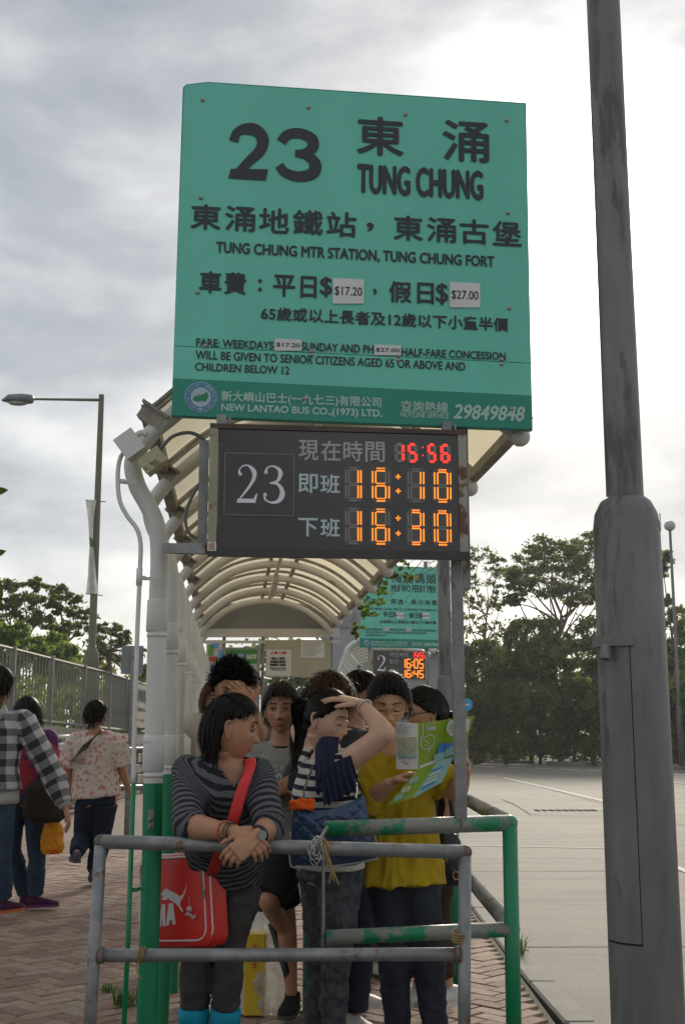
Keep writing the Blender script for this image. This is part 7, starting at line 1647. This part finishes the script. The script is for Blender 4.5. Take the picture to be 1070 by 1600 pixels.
# 8 curly brown hair woman seen from behind
def curly(T, c, Rh):
    ln = lambda az: np.interp(az, [0, .6, 1.0, 1.4, 3.15], [.06, .05, .0, -.04, -.08]); q = hair_cap(c, Rh, 1.0, ln, .022, .009, 31); strands(c, Rh, 1.0, ln, 1500, .085, 'fall', 31, .0018, .024, 9, curl=1.4, grav=.5, mb=q, out=.7)
    lock(q, [A3(c)+A3((-.03, .02, .02)), pp(480, 1110, 5.42), pp(470, 1150, 5.38), pp(463, 1195, 5.36)], .050, .022, 500, 8, .0020, curl=1.5, flat=.8); T.part('hair', q, hmats(M_hairb), smooth=True)
simple('woman with frizzy brown hair tied up, behind the ponytailed woman', (533-535)/344, 5.5, 1.56, (.5, -.8), (.7, -.6, 0), (514, 1098), 'mid', C_dark, C_navyj, curly, .8)
# 9 dark haired person in navy jeans with white trainers
def over9(J): return dict(ana=pp(545, 1545, 5.9)+A3((0, 0, 0)), kna=pp(543, 1450, 5.85), fda=A3((1, -.35, 0)), anb=pp(530, 1540, 6.05), fdb=A3((.8, -.6, 0)))
simple('dark haired person behind the raised elbow, in navy jeans and white trainers', (556-535)/321, 5.95, 1.58, (.9, -.4), (.95, -.2, -.1), (562, 1088), 'mid', C_dark, C_navyj, lambda T, c, Rh: short_hair(T, c, Rh, 1.0, M_hair, 41, 600, .05, .018), .8, over=over9, shoes=mat('white_trainer', (.58, .56, .52), .55), sole=M_rubberw, stripe=mat('gold_stripe', (.34, .24, .08), .5), lace=M_paper, bk=dict(frac=1.84, taper=.004))
# 10 rust trousers
simple('person in rust brown trousers mostly hidden behind the mustard tunic', (568-535)/280, 6.75, 1.50, (.6, -.8), (.8, -.5, -.1), (556, 1112), 'tan', cloth('plum_top', (.06, .02, .03), .2), C_brown, bob(M_hair, 51, 500, .12), .8)
# 11 woman with glasses and ponytail
def pony(T, c, Rh):
    ln = lambda az: np.interp(az, [0, .5, .9, 1.3, 1.5, 1.8, 2.3, 3.15], [.055, .050, .032, .005, .000, -.030, -.055, -.062]); q = hair_cap(c, Rh, 1.0, ln, .016, .003, 61); strands(c, Rh, 1.0, ln, 1000, .2, 'back', 61, .0018, .018, 12, target=(0, -.11, -.02), mb=q)
    t_ = A3(c)+np.array((0, -.115, -.02)) @ Rh.T; lock(q, [t_+A3((-.01, 0, .01)), t_+A3((.03, 0, -.015)), t_+A3((.055, 0, -.05)), t_+A3((.06, 0, -.12))], .018, .005, 120, 6, .002); T.part('hair', q, hmats(M_hair), smooth=True)
def over11(J): return dict(ana=pp(655, 1538, 5.75), kna=pp(657, 1440, 5.7), fda=A3((-.35, -1, 0)), anb=pp(700, 1545, 5.65))
T11, J11 = simple('woman in dark framed glasses with tied black hair behind the raised map', (668-535)/332, 5.7, 1.53, (-.9, -.4), (-.95, -.25, -.12), (664, 1114), 'mid', C_blk, cloth('brown_leggings', (.055, .030, .022), .2), pony, .3, over=over11, shoes=mat('white_trainer', (.58, .56, .52), .55), sole=M_rubberw, lace=M_paper, bk=dict(frac=1.80, taper=.0))
glasses(J11['head'], rotm((-.95, -.25, -.12)), 1.0, M_black, 'black framed glasses on the woman behind the raised map', r=.021, t=.0022)
q = MB(); c = J11['ana']; q.tube([c+A3((0, 0, .03)), c+A3((0, 0, .075))], [.042, .044], 16); single('sock', q, cloth('red_sock', (.6, .05, .02), .1), 'red ankle sock above the white trainer under the rails', 'sock')
hb = Thing('handbag', 'black leather handbag with gold rings behind the right barrier leg', 'handbag', P(703, 1385, 5.2)); q = MB(); q.loft([(pp(703, 1384, 5.2), .045, .03, (1, 0, 0)), (pp(703, 1372, 5.2), .068, .045, (1, 0, 0)), (pp(702, 1340, 5.2), .066, .045, (1, 0, 0)), (pp(700, 1312, 5.2), .050, .030, (1, 0, 0)), (pp(700, 1302, 5.2), .040, .012, (1, 0, 0))], 18); v, f, nn = remesh(q, .006, 2); v = wrinkle(v, nn, .004, 18, 3); hb.part('body', MB().add(v, f), mat('black_leather', (.010, .011, .016), .35, var=.2, bump=.1), smooth=True)
for pts in ([(688, 1310), (680, 1270), (686, 1225), (694, 1200)], [(706, 1308), (706, 1270), (700, 1230), (696, 1200)]): q = MB(); band(q, [pp(a, b, 5.2) for a, b in pts], .010, .003, (1, 0, 0)); hb.part('strap', q, M_black, smooth=True)
for (x, y) in ((712, 1368), (694, 1340)): q = MB(); c = pp(x, y, 5.145); q.tube([c+A3((.013*math.cos(a), 0, .016*math.sin(a))) for a in np.linspace(0, 2*math.pi, 16)], .0028, 6, cap=False); hb.part('ring', q, mat('gold_fitting', (.5, .36, .10), .25, .9, var=0), smooth=True)

# carrier bag with a yellow box
cb = Thing('plastic_bag', 'clear plastic bag holding a yellow and white box on the paving', 'bag', G(402, 1584)); g0 = G(402, 1584); bx_ = g0.x; by_ = g0.y
q = MB(); q.bbox((bx_-.01, by_, .19), (.10, .16, .36), .004); bxo = cb.part('yellow_box', q, mat('box_yellow', (.60, .42, .01), .5, var=.05)); q = MB(); q.box((bx_-.075, by_, .19), (.03, .15, .35)); cb.part('box_side', q, M_bw, bxo)
q = MB(); f5 = Frame((bx_+.0, by_-.081, .28), (0, 0, -1), (1, 0, 0)); text_in(q, f5, 'MADE IN', -.04, -.02, .06, .0, w=.002, bold=.001); cb.part('print', q, mat('print_red', (.5, .05, .05), .5), bxo)
q = MB(); q.loft([((bx_+.01, by_, .005), .13, .10, (1, 0, 0)), ((bx_+.02, by_, .15), .15, .12, (1, 0, 0)), ((bx_+.03, by_, .30), .13, .10, (1, 0, 0)), ((bx_+.02, by_, .38), .08, .05, (1, 0, 0)), ((bx_+.01, by_, .46), .03, .02, (1, 0, 0))], 20, cap=False); v = q.verts(); 
v, f, nn = remesh(MB().loft([((bx_+.03, by_+.02, .005), .12, .10, (1, 0, 0)), ((bx_+.04, by_+.02, .15), .14, .11, (1, 0, 0)), ((bx_+.04, by_+.02, .30), .12, .09, (1, 0, 0)), ((bx_+.03, by_+.02, .38), .08, .05, (1, 0, 0)), ((bx_+.02, by_, .46), .03, .02, (1, 0, 0))], 20), .010, 1); v = wrinkle(v, nn, .012, 22, 5)
mpl = mat('thin_polythene', (.55, .56, .56), .18, var=.1, vscale=20, trans=.3); t = mpl.node_tree; tr = N(t, 'ShaderNodeBsdfTransparent'); ms = N(t, 'ShaderNodeMixShader'); ms.inputs[0].default_value = .40; old = t.nodes['Material Output'].inputs[0].links[0].from_socket; t.links.new(old, ms.inputs[1]); t.links.new(tr.outputs[0], ms.inputs[2]); t.links.new(ms.outputs[0], t.nodes['Material Output'].inputs[0])
cb.part('polythene', MB().add(v, f), mpl, smooth=True)

# ---------------------------------------------------------------- walkers on the left
def plaid_mat():
    m = bpy.data.materials.new('grey_white_check'); m.use_nodes = True; t = m.node_tree; b = t.nodes['Principled BSDF']; b.inputs['Roughness'].default_value = .9; b.inputs['Specular IOR Level'].default_value = .15
    out = []
    for a_, p_ in (('along', .105), ('round', .105)):
        a = N(t, 'ShaderNodeAttribute', attribute_name=a_); f = math_node(t, 'FRACT', math_node(t, 'ADD', math_node(t, 'DIVIDE', a.outputs['Fac'], p_), 20.0)); out.append(ramp(t, f, [(0, (0, 0, 0)), (.48, (0, 0, 0)), (.50, (1, 1, 1)), (.98, (1, 1, 1)), (1.0, (0, 0, 0))]))
    s = math_node(t, 'ADD', out[0], out[1]); s = math_node(t, 'MULTIPLY', s, .5); t.links.new(ramp(t, s, [(0, (.42, .41, .40)), (.3, (.42, .41, .40)), (.5, (.16, .16, .17)), (.7, (.16, .16, .17)), (.95, (.035, .036, .042))]), b.inputs['Base Color']); return m
def floral_mat():
    m = bpy.data.materials.new('pink_floral'); m.use_nodes = True; t = m.node_tree; b = t.nodes['Principled BSDF']; b.inputs['Roughness'].default_value = .9; b.inputs['Specular IOR Level'].default_value = .15; c = N(t, 'ShaderNodeTexCoord')
    v = N(t, 'ShaderNodeTexVoronoi', i_Scale=24.0); t.links.new(c.outputs['Object'], v.inputs['Vector']); n = N(t, 'ShaderNodeTexNoise', i_Scale=45.0, i_Detail=3.0); t.links.new(c.outputs['Object'], n.inputs['Vector'])
    d = math_node(t, 'ADD', v.outputs['Distance'], math_node(t, 'MULTIPLY', n.outputs[0], .35)); n2 = N(t, 'ShaderNodeTexNoise', i_Scale=5.0); t.links.new(c.outputs['Object'], n2.inputs['Vector'])
    col = ramp(t, n2.outputs[0], [(.4, (.50, .13, .17)), (.6, (.42, .24, .22))]); f = ramp(t, d, [(.50, (1, 1, 1)), (.60, (0, 0, 0))]); t.links.new(mixc(t, f, (.50, .44, .38), col), b.inputs['Base Color']); return m
M_jean = cloth('blue_jeans', (.030, .050, .085), .3, 8, dirt=(.06, .09, .13), ds=3, da=.58)
# plaid jacket, seen from behind (a = right of the picture)
def overL(J): return dict(sha=pp(36, 1125, 8.6), ela=pp(84, 1212, 8.65), wra=pp(103, 1262, 8.6), ana=pp(6, 1408, 8.6), kna=pp(3, 1350, 8.55), fda=A3((.5, .8, 0)), anb=pp(-48, 1408, 8.8))
def handsL(J): return [dict(w=J['wra'], d=(.25, .1, -.95), palm=(-.9, 0, -.2), side=(-.1, .9, 0), curl=(.25, .3, .3, .35), s=1.1)]
TL_, JL = simple('person in a grey and white checked jacket walking away at the left edge', (-10-535)/220, 8.6, 1.72, (.12, 1), (.25, 1, 0), (2, 1070), 'tan', plaid_mat(), M_jean, lambda T, c, Rh: short_hair(T, c, Rh, 1.05, M_hair, 71, 600, .05, .016, lambda az: np.interp(az, [0, .9, 1.4, 1.8, 3.15], [.05, .03, .0, -.07, -.11])), 1.88, over=overL, hands=handsL, shoes=cloth('purple_trainer', (.06, .015, .05), .3), sole=mat('orange_sole', (.45, .10, .03), .6), tname='checked_jacket', lace=mat('orange_lace', (.7, .14, .03), .5), tk=dict(girth=1.18, depth=1.25, low=None, flare=.01, cuff=.014, k=.016, amp=.008, thick=1.3))
low = JL['pel']-A3((0, 0, .10)); q = MB(); q.loft([(low+A3((0, 0, .10)), .200, .155, (1, 0, 0)), (low+A3((0, 0, .03)), .205, .160, (1, 0, 0)), (low, .200, .155, (1, 0, 0))], 24); TL_.part('pale_hem', q, cloth('pale_jersey', (.38, .38, .38), .06), smooth=True)
c = JL['wra']; d = unit(JL['wra']-JL['ela']); q = MB(); q.tube([c-d*.06, c-d*.005], [.050, .042], 16); TL_.part('cuff', q, cloth('pale_jersey', (.38, .38, .38), .06), smooth=True)
q = MB(); nk = JL['neck']; q.loft([(nk+A3((0, 0, -.05)), .09, .08, (1, 0, 0)), (nk+A3((0, 0, .01)), .075, .065, (1, 0, 0)), (nk+A3((0, -.02, .04)), .065, .055, (1, 0, 0))], 18); TL_.part('hood', q, cloth('pale_jersey', (.38, .38, .38), .06), smooth=True)
# purple top
def overM(J): return dict(ana=pp(57, 1402, 9.25), kna=pp(58, 1345, 9.2), fda=A3((.9, .25, 0)), anb=pp(40, 1400, 9.4))
TM, JM = simple('long black haired woman in a purple and red top behind the checked jacket', (46-535)/205, 9.2, 1.57, (.1, 1), (.3, 1, -.1), (43, 1114), 'tan', mat('purple_red_top', (.075, .012, .09), .8, var=.2, dirt=(.35, .02, .04), dscale=5, damt=.52), M_jean, bob(M_hair, 81, 900, .26, .018), 1.5, over=overM, hands=lambda J: hands_down(J), shoes=cloth('purple_trainer', (.06, .015, .05), .3), sole=mat('purple_sole', (.12, .02, .10), .6), lace=mat('orange_lace', (.7, .14, .03), .5))
q = MB(); c = pp(72, 1248, 9.0); q.loft([(c+A3((0, 0, -.17)), .10, .06, (1, 0, 0)), (c+A3((0, 0, -.13)), .17, .09, (1, 0, 0)), (c+A3((0, 0, .08)), .15, .08, (1, 0, 0)), (c+A3((-.02, 0, .15)), .10, .03, (1, 0, 0))], 18); v, f, nn = remesh(q, .010, 2); v = wrinkle(v, nn, .008, 14, 6); bb_ = Thing('shoulder_bag', 'dark brown soft shoulder bag carried by the woman in purple', 'bag', (c[0], 9.0, c[2]-.17)); bb_.part('body', MB().add(v, f), cloth('dark_brown_nylon', (.035, .028, .018), .2), smooth=True)
q = MB(); band(q, [pp(64, 1215, 9.0), pp(58, 1180, 8.98), pp(50, 1140, 9.08)], .016, .004, (1, 0, 0)); bb_.part('strap', q, cloth('dark_brown_nylon', (.035, .028, .018), .2), smooth=True)
q = MB(); c = pp(83, 1302, 9.1); q.loft([(c+A3((0, 0, -.145)), .06, .05, (1, 0, 0)), (c+A3((0, 0, -.11)), .085, .07, (1, 0, 0)), (c+A3((0, 0, .03)), .075, .06, (1, 0, 0)), (c+A3((0, 0, .12)), .03, .02, (1, 0, 0)), (c+A3((-.01, 0, .17)), .012, .01, (1, 0, 0))], 18); v, f, nn = remesh(q, .008, 1); v = wrinkle(v, nn, .012, 20, 8); single('plastic_bag', MB().add(v, f), mat('yellow_polythene', (.80, .42, .01), .3, var=.1, vscale=10, dirt=(.75, .14, .02), dscale=7, damt=.58, trans=.5), 'bright yellow plastic carrier bag hanging below the brown shoulder bag', 'bag', smooth=True)
# floral shirt walker
YN = 10.7
def overN(J): return dict(pel=pp(151, 1246, YN), sha=pp(184, 1158, YN), shb=pp(118, 1158, YN), ela=pp(190, 1200, YN+.03), wra=pp(203, 1238, YN+.12), elb=pp(106, 1202, YN), wrb=pp(108, 1238, YN+.1), hipa=pp(164, 1256, YN), hipb=pp(138, 1256, YN), kna=pp(158, 1318, YN+.08), ana=pp(146, 1364, YN-.05), fda=A3((-.2, 1, 0)), knb=pp(128, 1312, YN+.10), anb=pp(120, 1334, YN-.22), fdb=A3((-.10, .25, -1)))
TN, JN = simple('man in a pink floral short sleeved shirt walking away, one sole raised', (151-535)/177, YN, 1.58, (-.05, 1), (.5, 1, 0), (150, 1118), 'tan', floral_mat(), cloth('navy_trousers', (.014, .020, .038), .2), lambda T, c, Rh: short_hair(T, c, Rh, 1.08, M_hair, 91, 700, .045, .018, lambda az: np.interp(az, [0, .9, 1.4, 1.8, 3.15], [.05, .03, .01, -.05, -.075])), .92, over=overN, hands=lambda J: hands_down(J, 1.0), shoes=cloth('blue_grey_trainer', (.05, .06, .08), .3), sole=mat('dark_grey_sole', (.06, .065, .06), .7), tk=dict(girth=1.22, depth=1.25, cuff=.03, k=.018, amp=.010, thick=1.4, low=None, flare=.012), bk=dict(thick=1.15, k=.016))
q = MB(); band(q, [pp(158, 1142, YN), pp(154, 1146, YN-.13), pp(138, 1162, YN-.19), pp(118, 1182, YN-.17), pp(112, 1190, YN-.05)], .024, .004, (.6, 0, .8)); st_ = single('strap', q, cloth('olive_webbing', (.06, .055, .035), .2), 'olive cross-body strap over the pink floral shirt', 'strap', smooth=True)
